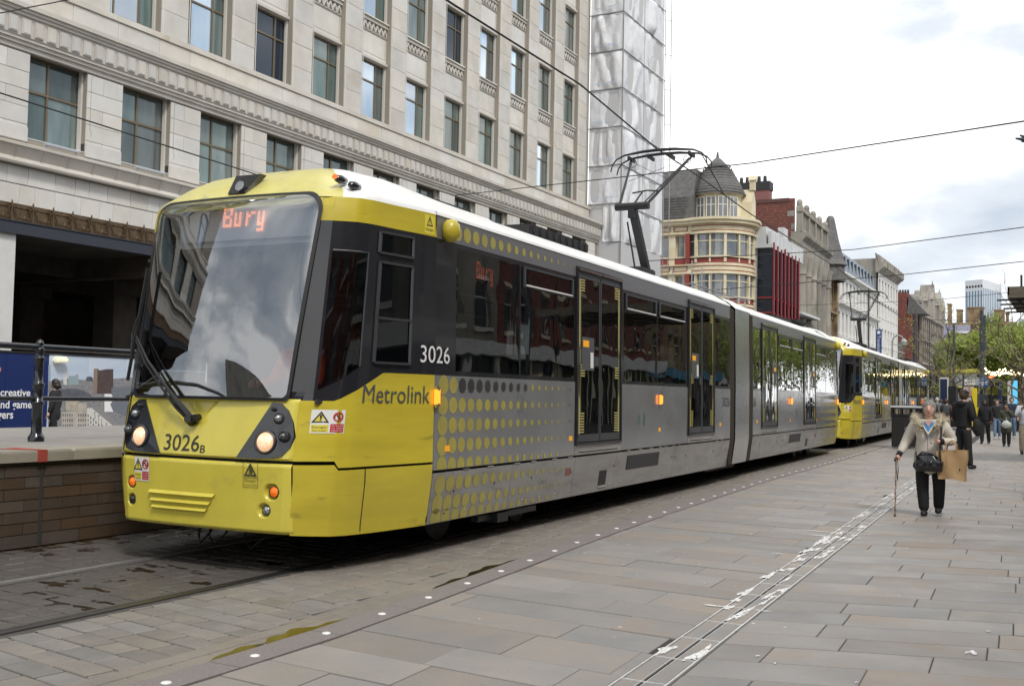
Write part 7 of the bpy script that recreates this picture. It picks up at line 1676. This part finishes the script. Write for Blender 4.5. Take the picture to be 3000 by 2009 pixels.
    if hatm:
        mb = MB(); ell(mb, (c[0], c[1]+.012, c[2]+.045), (.094, .112, .092), 16, 8, lambda p: (p[0], p[1], max(p[2], c[2]+.035)))
        mb.grid(lambda u, v: (c[0]+(u-.5)*.15*(1-.15*v), c[1]-.09-.085*v*math.sin(PI*(.15+.7*u)), c[2]+.045-.012*v), 6, 3); ob('cap', mb.mesh('cap', hatm, smooth='all'), e)
    if hood:
        mb = MB(); ell(mb, (c[0], c[1]+.035, c[2]+.0), (.115, .115, .15), 16, 12, lambda p: (p[0], max(p[1], c[1]-.035), p[2])); ob('hood', mb.mesh('hood', hood, smooth='all'), e)
    return e, P
blk_ = cmat('black', (.012, .012, .014)); blk2 = cmat('soft black', (.022, .022, .025)); jean = cmat('denim', (.16, .24, .36), .85, (.10, .16, .27)); beige = cmat('beige trousers', (.38, .33, .25)); olive = cmat('olive', (.06, .068, .045)); navy = cmat('navy', (.02, .03, .06)); whc = cmat('white shirt', (.62, .64, .70)); greyc = cmat('grey', (.25, .25, .26)); redc = cmat('dark red', (.25, .03, .05)); maroon = cmat('maroon sweater', (.10, .05, .05))
hgrey = mat('grey hair', (.34, .33, .31), .75, col2=(.12, .115, .11), sc_=45, bump=1., bsc=90, stretch=(1.5, 1, .3)); hblk = mat('black hair', (.015, .012, .011), .5); hbrn = mat('brown hair', (.07, .04, .025), .6); hging = mat('ginger hair', (.42, .17, .055), .6, col2=(.28, .10, .04), sc_=30); hwht = mat('white hair', (.5, .47, .42), .7)
# --- the woman with the cane
wl = [-1.77, 15.12, 0.0]
coat = mat('stone quilted coat', (.60, .56, .48), .75, col2=(.52, .48, .41), sc_=5, bump=.5, bsc=16); blackt = cmat('black trousers', (.012, .012, .014), .9)
wp_ = dict(hip=(0, 0, .92), sp=(.0, -.01, 1.12), ch=(.0, -.02, 1.31), nk=(.0, -.03, 1.46), hd=(.005, -.06, 1.60), sR=(-.21, -.02, 1.36), eR=(-.33, -.02, 1.10), wR=(-.42, -.16, .90), sL=(.21, -.02, 1.36), eL=(.35, .03, 1.12), wL=(.17, -.21, 1.13),
           hL=(.12, 0, .86), kL=(.145, -.03, .47), aL=(.13, .10, .12), hR=(-.10, 0, .86), kR=(-.09, -.06, .46), aR=(-.06, -.08, .085))
fc_ = math.atan2(-wl[0], wl[1])   # she looks along the street, slightly past the camera
wm, WP = person('elderly grey-haired woman in a stone coat walking with a cane', wl, fc_+rad(-4), 1.485*1.75/1.70, SK1, coat, blackt, None, 0, wp_, 1.20, .33, detail=True, topname='coat')
c = WP['hd']
mb = MB()
def whf(p):
    x, y, z = p[0]-c[0], p[1]-c[1], p[2]-c[2]
    if y < -.035:
        lim = .062-.2*abs(x)
        if z < lim: y = -.030; x *= .97
    n = .005*math.sin(x*170+z*60)+.004*math.sin(z*150+y*90)
    return (c[0]+x*(1+n*4), c[1]+y*(1+n*3), c[2]+z+n)
ell(mb, (c[0], c[1]+.022, c[2]+.026), (.099, .114, .128), 44, 30, whf); ob('hair', mb.mesh('hair', hgrey, smooth='all'), wm)
mb = MB()
for q in (-1, 1): ell(mb, (c[0]+q*.033, c[1]-.0865, c[2]+.018), (.0125, .006, .0055), 8, 6)
ob('eye', mb.mesh('eye', mat('eye white', (.5, .46, .43), .3), smooth='all'), wm); mb = MB()
for q in (-1, 1): ell(mb, (c[0]+q*.033, c[1]-.0915, c[2]+.018), (.005, .003, .005), 8, 6); mb.tube([(c[0]+q*.019, c[1]-.100, c[2]+.036), (c[0]+q*.036, c[1]-.098, c[2]+.040), (c[0]+q*.051, c[1]-.086, c[2]+.035)], .003, 4)
ob('brow', mb.mesh('brow', mat('grey brow', (.12, .09, .075), .8)), wm); mb = MB(); ell(mb, (c[0], c[1]-.1015, c[2]-.057), (.020, .006, .005), 10, 6); ob('mouth', mb.mesh('mouth', mat('lips', (.25, .08, .07), .5), smooth='all'), wm)
mb = MB(); mb.add([(-.075, -.155, 1.40), (.075, -.155, 1.40), (.0, -.190, 1.17), (-.05, -.08, 1.46), (.05, -.08, 1.46)], [(0, 2, 1), (0, 1, 4, 3)]); ob('blue_top', mb.mesh('blue_top', cmat('sky blue', (.10, .30, .62))), wm)
mb = MB(); mb.prism([(-.06, -.162, 1.44), (.06, -.162, 1.44), (0, -.175, 1.345)], (0, .01, 0)); mb.tube([(0, -.05, 1.45), (0, -.075, 1.50)], [.062, .058], 10); ob('neck', mb.mesh('neck', SK1), wm)
fur = MB(); rf_ = random.Random(6)
for k in range(2200):
    t = rf_.uniform(-.78, 1.78)*PI; a = rf_.uniform(0, 2*PI)
    cx = .185*math.cos(t); cy = .12*math.sin(t); 
    front = max(0, -math.sin(t)); cz = 1.475-.17*front**1.4
    base = Vector((cx*(1.02-.35*front*0), cy-.045-.05*front, cz)); o = Vector((math.cos(t)*math.cos(a), math.sin(t)*math.cos(a), math.sin(a)))
    if abs(t-1.5*PI) < .50 or abs(t+.5*PI) < .50: continue
    p = base+o*.034; d = (o+Vector((rf_.gauss(0, .35), rf_.gauss(0, .35), rf_.gauss(0, .35)))).normalized()*rf_.uniform(.04, .085); w_ = d.orthogonal().normalized()*.0045
    fur.add([p-w_, p+w_, p+d], [(0, 1, 2)])
ff = ob('fur_collar', fur.mesh('fur_collar', mat('cream fur', (.62, .56, .43), .9, col2=(.36, .30, .20), sc_=22), fixn=False), wm)
mb = MB(); rng_ = [(.185*math.cos(t), .12*math.sin(t)-.045-.05*max(0, -math.sin(t)), 1.475-.17*max(0, -math.sin(t))**1.4) for t in [(-.5*PI+.50)+(2*PI-1.0)*k/20 for k in range(21)]]; mb.tube(rng_, .036, 8); ob('collar_roll', mb.mesh('cr', D.materials['cream fur'], smooth='all'), wm)
mb = MB(); mb.grid(lambda u, v: ((-.125+.125*v)*1+0, -.145-.075*v-.02*math.sin(PI*u), (1.43-.20*v)+(.06*(u-.5))), 4, 6); mb.grid(lambda u, v: ((.125-.125*v)*1, -.145-.075*v-.02*math.sin(PI*u), (1.43-.20*v)+(.06*(u-.5))), 4, 6); ob('lapel', mb.mesh('lapel', coat, smooth='all'), wm)
mb = MB(); mb.tube([(-.085, -.185, 1.39), (-.01, -.232, 1.17), (-.0, -.232, .98), (0, -.225, .74)], .005, 5); ob('zip', mb.mesh('zip', blk_), wm)
mb = MB(); mb.disc((.045, -.236, 1.10), (0, -1, 0), .011, 10); mb.disc((.05, -.236, .80), (0, -1, 0), .009, 10); ob('button', mb.mesh('button', blk_), wm)
for q, kk, e_ in ((-1, 'wR', 'eR'), (1, 'wL', 'eL')):
    w_ = Vector(WP[kk]); d = (w_-Vector(WP[e_])).normalized(); mb = MB(); mb.tube([w_-d*.05, w_+d*.012], [.046, .043], 12); ob('cuff', mb.mesh('cuff', blk_, smooth=True), wm)
sW = wm.scale[0]; Rz = Matrix.Rotation(wm.rotation_euler.z, 3, 'Z')
def W2(p): return Vector((wl[0], wl[1], 0))+Rz @ (Vector(p)*sW)
wr = WP['wR']; hp0 = W2((wr[0]-.03, wr[1]-.085, wr[2]-.045)); tip = Vector((-2.13, 14.64, 0.00)); 
mb = MB(); n = 12; mb.tube([tip+(hp0-tip)*t/12+Vector((.004*math.sin(t*2.2), 0, 0)) for t in range(13)], [.012]+[.0085+.001*(t % 2) for t in range(12)], 8)
cane = ob('shaft', mb.mesh('shaft', mat('mottled cane wood', (.10, .045, .025), .45, col2=(.30, .20, .13), sc_=22, mixw=(.46, .54)), smooth='all')); 
ce = empty('walking_cane', 'mottled brown wooden walking cane held in the elderly woman\'s right hand', 'cane', tuple(tip)); cane.parent = ce; cane.location = -tip
mb = MB(); mb.tube([hp0-tip+Vector((0, .05, -.01)), hp0-tip+Vector((0, 0, .012)), hp0-tip+Vector((0, -.06, .0)), hp0-tip+Vector((0, -.085, -.035))], [.012, .014, .014, .012], 8); ob('handle', mb.mesh('handle', mat('dark cane handle', (.03, .015, .01), .35), smooth='all'), ce); mb = MB(); mb.tube([(0, 0, 0), (0, 0, .03)], [.017, .014], 8); ob('ferrule', mb.mesh('ferrule', M_rubber), ce)
mb = MB(); a0 = hp0-tip; mb.tube([a0+Vector((.015, -.01, .0)), a0+Vector((.03, -.02, -.15)), a0+Vector((.02, -.02, -.3)), a0+Vector((.005, -.01, -.14)), a0+Vector((0, -.01, 0))], .006, 5); ob('wrist_strap', mb.mesh('ws', blk_), ce)
# shoulder bag
bg_ = W2((.01, -.27, .80)); hb_ = empty('shoulder_bag', 'slouchy black leather shoulder bag across the elderly woman\'s front', 'bag', tuple(bg_), wm.rotation_euler.z, scale=.86)
leather = mat('black leather', (.012, .012, .014), .28, bump=.8, bsc=18, coat=.3)
def bagf(p):
    x, y, z = p; k = 1-.18*max(0, z/.14); return (x*k+.01*math.sin(z*40), y*(1-.4*max(0, z/.14))+.012*math.sin(x*31+z*22), z+.02*math.cos(x*9)-(.05*(abs(x)/.2)**2 if z > .05 else 0))
mb = MB(); mb.grid(lambda u, v: bagf((.215*math.copysign(abs(math.cos(2*PI*u))**.6, math.cos(2*PI*u))*math.sin(PI*v)**.45, .085*math.copysign(abs(math.sin(2*PI*u))**.6, math.sin(2*PI*u))*math.sin(PI*v)**.45, .145*math.copysign(abs(math.cos(PI*v))**.7, math.cos(PI*v)))), 36, 20); ob('bag_body', mb.mesh('bag_body', leather, smooth='all'), hb_)
for x in (-.10, .09):
    mb = MB(); ell(mb, (x, -.085, -.03), (.075, .028, .055), 14, 8); mb.box(x-.07, x+.07, -.118, -.10, .0, .03); ob('pocket', mb.mesh('pocket', leather, smooth=True), hb_)
mb = MB(); mb.tube([(-.17, -.02, .08), (-.08, -.06, .17), (.04, -.07, .15), (.14, -.03, .09)], .014, 6); mb.tube([(.0, -.11, .06), (.0, -.12, .0)], .006, 5); ob('grab_handle', mb.mesh('gh', leather), hb_)
mb = MB(); mb.bar((.05, -.125, .055), (.05, -.125, .02), .012, .006); ob('buckle', mb.mesh('bk', M_chr), hb_)
mb = MB(); I_ = lambda p: Rz.transposed() @ (W2(p)-bg_)/.86
mb.tube([I_((.19, -.12, 1.42)), I_((.185, -.20, 1.30)), I_((.175, -.245, 1.12)), I_((.17, -.24, .92)), I_((.18, -.25, .84))], .016, 6); mb.tube([I_((-.17, -.20, .96)), I_((-.165, -.22, .88)), I_((-.15, -.24, .80))], .010, 6); ob('strap', mb.mesh('strap', leather), hb_)
# brown paper-like carrier
pb_ = W2((.335, -.17, .795)); cbag = empty('carrier_bag', 'large tan carrier bag hanging from the elderly woman\'s left arm', 'bag', tuple(pb_), wm.rotation_euler.z-.12)
tan = mat('tan carrier', (.42, .27, .13), .7, col2=(.36, .225, .105), sc_=3, bump=.5, bsc=9)
mb = MB(); 
def cf(p): x, y, z = p; return (x*(1+.10*z/.2)+.02*z+.006*math.sin(z*25), y*(1-.25*z/.2)+.010*math.sin(x*22+z*14), z+.012*math.sin(x*11)-.05*max(0, x/.2)*(1 if z < 0 else .2))
def boxg(mb, hx, hy, hz):
    for (ax, sg) in ((0, 1), (0, -1), (1, 1), (1, -1)): mb.grid(lambda u, v: cf((sg*hx, (2*u-1)*hy, (2*v-1)*hz) if ax == 0 else ((2*u-1)*hx, sg*hy, (2*v-1)*hz)), 8, 10)
    mb.grid(lambda u, v: cf(((2*u-1)*hx, (2*v-1)*hy, -hz)), 8, 4)
boxg(mb, .175, .075, .185); ob('bag_body', mb.mesh('bag_body', tan, smooth=True), cbag); mb = MB()
for y in (-.07, .07): mb.tube([(-.08, y, .18), (-.06, y*.6, .27), (.0, 0, .31), (.05, y*.6, .26), (.06, y, .18)], .009, 5)
mb.bar((-.05, -.085, .17), (-.055, -.09, -.16), .005, .004, (0, 1, 0)); ob('handle', mb.mesh('handle', tan), cbag); mb = MB(); mb.box(.10, .112, -.098, -.094, -.08, -.045); ob('tag', mb.mesh('tg', blk_), cbag)

# --- man in cap, back turned, side-on head
ml = [-2.34, 26.26, 0.0]
walk = dict(aL=(.10, .22, .10), kL=(.10, .05, .50), aR=(-.09, -.14, .09), kR=(-.09, -.10, .50))
mn, MP = person('tall man in black cap and black clothes with a bag on his shoulder', ml, rad(148), 1.80, SK1, blk_, blk_, hbrn, 0, dict(eL=(.25, -.02, 1.10), wL=(.18, -.2, .98), eR=(-.26, .02, 1.12), wR=(-.2, -.18, 1.05), kL=(.10, -.0, .49), aL=(.11, .04, .09), aR=(-.13, -.05, .09), hd=(0, -.03, 1.62)), 1.12, .02, hatm=blk_, topname='hooded_top')
mb = MB(); ell(mb, (0, .09, 1.44), (.13, .07, .07), 14, 8); ob('hood_down', mb.mesh('hd', blk_, smooth='all'), mn)
def bag(label, p, r, m_, strap=None, nm='bag'):
    e = empty(nm, label, 'bag', p); mb = MB(); ell(mb, (0, 0, 0), r, 14, 10, lambda q: (q[0]+.01*math.sin(q[2]*30), q[1], q[2])); ob('bag_body', mb.mesh('bb', m_, smooth='all'), e)
    if strap: mb = MB(); mb.tube(strap, .012, 5); ob('strap', mb.mesh('st', m_), e)
    return e
bag('black holdall hanging at the capped man\'s right side', (-2.00, 25.60, 0.96), (.10, .13, .20), blk_, [(0, 0, .18), (-.05, 0, .42), (-.12, .0, .68)], 'holdall')
# --- others walking behind
person('woman with long ginger hair and dark coat behind the litter bin', (-5.39, 43.92, 0.00), rad(170), 1.62, SK1, blk_, blk_, hging, .24, walk, 1., .1) 
person('dark-clothed person in a grey beanie beside the ginger-haired woman', (-5.34, 46.34, 0.00), rad(-10), 1.66, SK2, blk2, blk_, None, 0, walk, 1.1, .05, hood=cmat('beanie grey', (.16, .16, .15)))
yb_, _ = person('young person in maroon sweater and beige trousers with a grey rucksack', (-5.18, 50.31, 0.00), rad(178), 1.66, SK1, maroon, beige, hbrn, 0, walk, .95, 0)
q_ = (-4.51, 44.00, 1.11); bb = (-5.18, 50.31, 0.00)
rk = empty('rucksack', 'grey rucksack worn by the young person in maroon sweater', 'bag', (bb[0]+.0, bb[1]-.20, 1.17)); mb = MB(); mb.grid(lambda u, v: (.15*math.copysign(abs(math.cos(2*PI*u))**.6, math.cos(2*PI*u))*math.sin(PI*v)**.4, .10*math.sin(2*PI*u)*math.sin(PI*v)**.4, .23*math.cos(PI*v)), 20, 12); ob('bag_body', mb.mesh('bb', cmat('rucksack grey', (.07, .075, .09)), smooth='all'), rk); mb = MB(); mb.tube([(-.09, 0, .2), (-.11, .1, .27)], .02, 5); mb.tube([(.09, 0, .2), (.11, .1, .27)], .02, 5); mb.box(-.1, .1, -.13, -.08, -.14, .02); ob('strap', mb.mesh('st', cmat('rucksack grey', (.07, .075, .09))), rk)
person('person in black hooded jacket and black trousers walking toward the camera', (-3.09, 43.06, 0.00), rad(-8), 1.62, SK2, blk_, blk_, None, 0, walk, 1.08, .04, hood=blk_)
person('girl in black jacket and pale blue jeans walking toward the camera', (-3.05, 48.91, 0.00), rad(5), 1.66, SK1, blk2, jean, hbrn, .05, walk, .92, 0, shoe=cmat('white trainer', (.6, .6, .6)))
gw, GP = person('woman in long olive coat holding a hand to her face', (-2.27, 41.09, 0.00), rad(0), 1.50, SK3, olive, blk_, hblk, 0, dict(eL=(.26, -.05, 1.18), wL=(.08, -.14, 1.50), eR=(-.24, .0, 1.12), wR=(-.05, -.2, 1.02), kR=(-.08, -.05, .48), aR=(-.08, -.06, .09), aL=(.09, .05, .09)), 1.1, .42, topname='coat')
gl_ = (-2.27, 41.09, 0.00); pbg = empty('plastic_bag', 'white plastic shopping bag carried by the woman in olive coat', 'bag', (gl_[0]+.02, gl_[1]-.28, .78)); mb = MB(); ell(mb, (0, 0, 0), (.18, .09, .14), 14, 10, lambda p: (p[0]*(1-.5*max(0, p[2]/.14)), p[1], p[2]+.01*math.sin(p[0]*40))); mb.tube([(-.03, 0, .1), (-.01, 0, .24), (.03, 0, .1)], .012, 5); ob('bag_body', mb.mesh('bb', mat('white plastic bag', (.55, .58, .55), .4, col2=(.35, .42, .34), sc_=9), smooth='all'), pbg)
person('bearded man in dark waterproof jacket behind the woman in olive', (-2.58, 50.58, 0.00), rad(5), 1.78, SK1, navy, jean, hbrn, 0, walk, 1.1, .03, shoe=cmat('white trainer', (.6, .6, .6)))
person('person in white top and beige trousers cut by the right edge', (-1.43, 35.26, 0.00), rad(10), 1.72, SK3, whc, beige, hblk, 0, dict(eR=(-.26, -.1, 1.15), wR=(-.12, -.22, 1.36)), 1.05, .05)
person('dark-dressed person striding at the right edge', (-2.87, 65.13, 0.00), rad(-40), 1.72, SK1, blk_, blk_, hbrn, 0, walk, 1., 0)
FAR = [(2745, 1262, 1.75, cmat('sage jacket', (.16, .20, .18)), jean, hwht, 175, 'white-haired person in dark coat walking away ahead of the bin group', SK1), (2757, 1260, 1.66, navy, jean, hbrn, 185, 'person in navy jacket at the left of the distant walkers', SK1), (2732, 1246, 1.72, greyc, blk_, hwht, 10, 'pale-haired person by the second tram rear', SK1), (2717, 1244, 1.7, blk2, blk_, hbrn, 20, 'small dark figure nearest the second tram rear', SK1),
       (2947, 1262, 1.66, redc, navy, hblk, 170, 'person with dark red sleeve behind the bearded man', SK3), (2928, 1268, 1.7, navy, blk_, hblk, 185, 'dark-haired person walking away behind the girl in jeans', SK3), (2985, 1246, 1.68, greyc, beige, hwht, 0, 'white-haired person in a pale grey coat at the far right', SK1), (2915, 1232, 1.75, blk2, greyc, hblk, 5, 'distant figure in black top and grey trousers left of the noticeboards', SK3), (2897, 1234, 1.75, blk_, greyc, hblk, 30, 'distant dark figure beside the twin poles', SK1), (2862, 1230, 1.75, navy, blk_, hbrn, 90, 'distant figure in navy half hidden by the twin poles', SK1),
       (2972, 1238, 1.72, cmat('orange', (.55, .16, .03)), navy, hblk, 0, 'distant figure in orange jacket under the string lights', SK1), (2958, 1240, 1.7, cmat('pale blue coat', (.28, .36, .48)), navy, hblk, 10, 'distant dark figure beside the orange jacket', SK1), (2842, 1258, 1.65, blk2, blk_, hblk, 180, 'small dark-haired figure right of the capped man', SK3), (2998, 1240, 1.74, navy, blk_, hblk, 0, 'distant dark figure at the extreme right edge', SK1)]
FARP = [(-6.55, 59.29, 0.0), (-6.54, 61.01, 0.0), (-8.31, 72.74, 0.0), (-8.81, 74.43, 0.0), (-3.55, 64.06, 0.0), (-3.58, 59.19, 0.0), (-3.7, 81.36, 0.0), (-6.43, 100.48, 0.0), (-6.59, 95.8, 0.0), (-7.95, 101.62, 0.0), (-4.51, 92.47, 0.0), (-4.66, 88.67, 0.0), (-5.41, 64.66, 0.0), (-3.8, 90.4, 0.0)]
for (f_, p) in zip(FAR, FARP): person(f_[7], p, rad(f_[6]), f_[2], f_[8], f_[3], f_[4], f_[5], 0, walk if f_[0] % 2 else None, 1.05, .03)
# driver and passenger inside the tram, woman beyond the platform
hiv = cmat('orange vest', (.85, .12, .02)); hiv.node_tree.nodes['Principled BSDF'].inputs['Emission Color'].default_value = (.8, .12, .02, 1); hiv.node_tree.nodes['Principled BSDF'].inputs['Emission Strength'].default_value = .0
sit = dict(hip=(0, 0, .93), kL=(.12, -.38, .90), aL=(.12, -.40, .55), kR=(-.12, -.38, .90), aR=(-.12, -.40, .55), eL=(.26, -.1, 1.12), wL=(.2, -.35, 1.12), eR=(-.26, -.1, 1.12), wR=(-.2, -.35, 1.12))
d_, _ = person('tram driver in an orange vest seated in the cab', (-6.25, 7.6), rad(0), 1.7, SK1, hiv, navy, hbrn, 0, sit, 1.05, 0); d_.location.z = .45
for (x, y, lab, m_, hm_, rz) in ((-5.95, 9.35, 'passenger with dark hair seated at the first side window', blk_, hblk, 1.5), (-5.95, 10.15, 'passenger in olive seated behind the first window', olive, hbrn, -.2), (-7.3, 9.8, 'passenger seated on the far side of the near tram', greyc, hbrn, 1.4)):
    q, _ = person(lab, (x, y), rz, 1.7, SK1, m_, navy, hm_, 0, sit, 1.0, 0); q.location.z = .42
person('dark-haired woman in a black coat walking beyond the platform railing', (-21.3, 16.95), rad(-60), 1.63, SK1, blk2, blk_, hblk, .16, walk, 1.0, .25, topname='coat')
# ---------------------------------------------------------------- street furniture
bp_ = [-4.94, 36.29, 0.0]
bn_ = empty('litter_bin', 'tall black litter bin with a pale lid behind the elderly woman', 'bin', (bp_[0], bp_[1], 0), .05)
mb = MB(); mb.box(-.42, .42, -.33, .33, .04, 1.05); ob('bin_body', mb.mesh('bin_body', M_blk2, bevel=.02), bn_); mb = MB(); mb.box(-.46, .46, -.37, .37, 1.30, 1.36); ob('lid', mb.mesh('lid', mat('pale bin lid', (.6, .62, .64), .35), bevel=.01), bn_); mb = MB(); mb.box(-.44, .44, -.35, .35, 1.05, 1.10); mb.box(-.44, .44, -.35, .35, 1.26, 1.30)
for x in (-.41, -.14, .14, .41):
    for y in (-.32, .32): mb.box(x-.025, x+.025, y-.02, y+.02, 1.1, 1.27)
ob('lid_frame', mb.mesh('lf', M_blk2), bn_); mb = MB(); mb.disc((.05, -.335, .62), (0, -1, 0), .09, 6); ob('emblem', mb.mesh('em', mat('worn emblem', (.12, .12, .12), .5)), bn_)
def bus(lab, x, y, rz, ym=M_sty):
    e = empty('double_decker_bus', lab, 'bus', (x, y, 0), rz); by = mat('bus yellow', (.66, .58, .10), .35) if 'bus yellow' not in D.materials else D.materials['bus yellow']
    bw_ = M_whs; mb = MB(); mb.box(-1.25, 1.25, 0, 10.5, .35, 1.2); ob('lower_body', mb.mesh('lb', by, bevel=.08), e); mb = MB(); mb.box(-1.25, 1.25, 0, 10.5, 2.2, 2.85); ob('mid_band', mb.mesh('mbd', by, bevel=.04), e); mb = MB(); mb.box(-1.2, 1.2, .1, 10.4, 3.75, 4.25); ob('roof', mb.mesh('rf', by, bevel=.18), e)
    mb = MB(); mb.box(-1.22, 1.22, .03, 10.47, 1.2, 2.2); mb.box(-1.2, 1.2, .05, 10.45, 2.85, 3.8); ob('glazing', mb.mesh('gz', M_p_mid), e); mb = MB()
    for k in range(7):
        for s in (-1, 1): mb.box(s*1.2-.04, s*1.2+.04, .3+k*1.6, .4+k*1.6, 1.2, 3.8)
    for s in (-1, 0, 1): mb.box(s*1.17-.05, s*1.17+.05, -.02, .08, 1.2, 3.8)
    ob('window_pillar', mb.mesh('wpl', M_blk2), e); mb = MB(); mb.box(-.9, .9, -.03, .02, 2.3, 2.7); ob('destination_blind', mb.mesh('db', M_blk2), e)
    for yy in (2.2, 8.0):
        for s in (-1, 1):
            mb = MB(); mb.lathe([(0, -.12), (.42, -.12), (.48, -.06), (.48, .1), (.3, .13), (0, .13)], 16, T=lambda a, b, c_: (s*1.15+c_*s, yy+a, .48+b)); ob('wheel', mb.mesh('wh', M_rubber), e)
bus('yellow double decker bus partly behind the second tram', (-10.69, 96.00, 3.16)[0], 96, rad(-60)); bus('yellow double decker bus between the slim pole and twin poles', (-8.29, 93.00, 3.14)[0], 93, rad(-22))
def kiosk(nm, lab, cat, x0, x1, y0, y1, Y, m_, dep=.4, parts=()):
    pass
def flatbox(nm, lab, cat, pts, Y, dep, m_, sub=None):
    (xa, za), (xb, zb) = pts; e = empty(nm, lab, cat, ((xa+xb)/2, Y, 0)); mb = MB(); mb.box(-(xb-xa)/2, (xb-xa)/2, 0, dep, max(0, zb), za); ob('cabinet', mb.mesh('cab', m_, bevel=.02), e)
    if sub: mb = MB(); mb.box(-(xb-xa)/2*.8, (xb-xa)/2*.8, -.02, -.005, max(0, zb)+(za-max(0, zb))*sub[1], za*.97); ob('screen', mb.mesh('scr', sub[0]), e)
    return e
_k = [[(-7.17, 2.94), (-6.7, -0.01), 66], [(-6.5, 2.42), (-6.09, 0.14), 64], [(-7.22, 3.15), (-6.34, 2.73), 80], [(-7.2, 2.72), (-6.35, -0.27), 80], [(-4.94, 2.28), (-4.69, 0.26), 60], [(-4.3, 2.92), (-4.1, 0.2), 70], [(-4.07, 2.96), (-3.86, 0.23), 75], [(-3.86, 3.1), (-3.49, 0.23), 76], [(-7.13, 2.49), (-6.55, 1.26), 79]]
M_nv = mat('navy cabinet', (.012, .022, .07), .35); M_scr = mat('cyan screen', (.1, .4, .6), .4, emit=(.12, .5, .8), es=.5); M_bk = M_blk2
flatbox('information_totem', 'navy blue information totem with pale frame before the bus', 'totem', _k[0][:2], _k[0][2], .3, M_whs, (M_nv, .02)); flatbox('black_kiosk', 'low black kiosk left of the capped man', 'kiosk', _k[1][:2], _k[1][2], 1.2, M_bk)
flatbox('kiosk', 'dark kiosk with poster right of the capped man', 'kiosk', _k[3][:2], _k[3][2], 1.5, M_bk, (mat('colourful poster', (.5, .55, .55), .5, col2=(.5, .2, .15), sc_=4), .55)); kr = flatbox('white_van', 'white box van roof behind the dark kiosk', 'van', _k[2][:2], _k[2][2]+1.6, 4, M_whs)
flatbox('yellow_sign_panel', 'bright yellow upright sign panel beside the twin poles', 'sign', _k[4][:2], _k[4][2], .15, mat('sign yellow', (.70, .56, .02), .5)); flatbox('wayfinding_totem', 'slim navy wayfinding totem right of the twin poles', 'totem', _k[5][:2], _k[5][2], .2, M_nv); flatbox('white_totem', 'white upright display panel under the string lights', 'totem', _k[6][:2], _k[6][2], .2, M_whs); flatbox('digital_screen', 'bright cyan digital advertising screen at the right', 'screen', _k[7][:2], _k[7][2], .25, M_bk, (M_scr, .3))
mb = MB(); mb.lathe([(.08, 0), (.08, .95), (.06, 1.0), (0, 1.0)], 10); bo = mb.mesh('bollard', M_pol)
for p_, lab in (((-4.38, 62.74, 0.00), 'dark steel bollard right of the twin poles'), ((-4.43, 74.84, 0.00), 'steel bollard beside the navy totem'), ((-3.38, 74.34, 0.00), 'steel bollard toward the right edge')): tag(ob('bollard', bo, None, p_), lab, 'bollard')
tl = empty('traffic_light', 'traffic light showing red under the trees', 'traffic light', (-5.62, 84.00, 1.03)); tl.location.z = 0; q = (-5.61, 84.00, 3.42); mb = MB(); mb.tube([(0, 0, 0), (0, 0, q[2]+.3)], .06, 6); mb.box(-.18, .18, -.1, .1, q[2]-.7, q[2]+.25); ob('signal_head', mb.mesh('sh', M_bk), tl); mb = MB(); mb.disc((0, -.12, q[2]), (0, -1, 0), .16, 12); ob('red_lens', mb.mesh('rl', mat('red light', (.9, .1, .02), .4, emit=(1, .12, .03), es=5)), tl)
sl2 = empty('string_lights', 'warm festoon lights strung between the trees at the right', 'lights', (-5, 78, 0)); mb = MB(); rg = random.Random(8); bb_ = MB(); lo_ = [(-5.55, 78.0, 3.74), (-4.77, 78.0, 3.45), (-4.05, 78.0, 3.73), (-3.02, 78.0, 3.38), (-5.51, 78.0, 3.54), (-4.46, 78.0, 3.82), (-3.74, 78.0, 3.48), (-2.82, 78.0, 3.72), (-9.62, 78.0, 3.36), (-9.17, 78.0, 3.55)]
for run in (lo_[:4], lo_[4:8]):
    P = []
    for a, b in zip(run, run[1:]):
        for t in range(9): v = Vector(a).lerp(Vector(b), t/9); P.append(v+Vector((5, -78+rg.uniform(-1, 1), -.12*math.sin(PI*t/9)+rg.uniform(-.1, .1))))
    mb.tube(P, .01, 4)
    for v in P: bb_.lathe([(0, -.055), (.05, -.02), (.05, .02), (0, .055)], 6, c=tuple(v))
ob('cable', mb.mesh('cable', M_wire, fixn=False), sl2); ob('bulb', bb_.mesh('bulb', mat('festoon bulb', (1, .85, .5), .3, emit=(1, .78, .4), es=6), fixn=False), sl2)['kind'] = 'stuff'
hl = (-9.70, 60.00, 4.54)
sl3 = empty('hooked_street_lamp', 'grey swan-neck street lamp behind the second tram roof', 'lamp', (-14.82, 100.00, 6.87)); sl3.location.z = 0; qa = [(-14.81, 100.0, 5.95), (-14.82, 100.0, 6.87), (-14.7, 100.0, 7.24), (-14.35, 100.0, 7.45), (-14.0, 100.0, 7.3), (-13.83, 100.0, 6.87)]; b0 = sl3.location
mb = MB(); mb.tube([(0, 0, 0)]+[(a-b0.x, 0, z) for a, _, z in qa], .07, 6); mb.lathe([(0, -.5), (.28, -.35), (.3, 0), (.1, .25)], 10, c=(qa[-1][0]-b0.x, 0, qa[-1][2])); ob('lamp_column', mb.mesh('lc', mat('lamp grey', (.35, .36, .37), .4)), sl3)
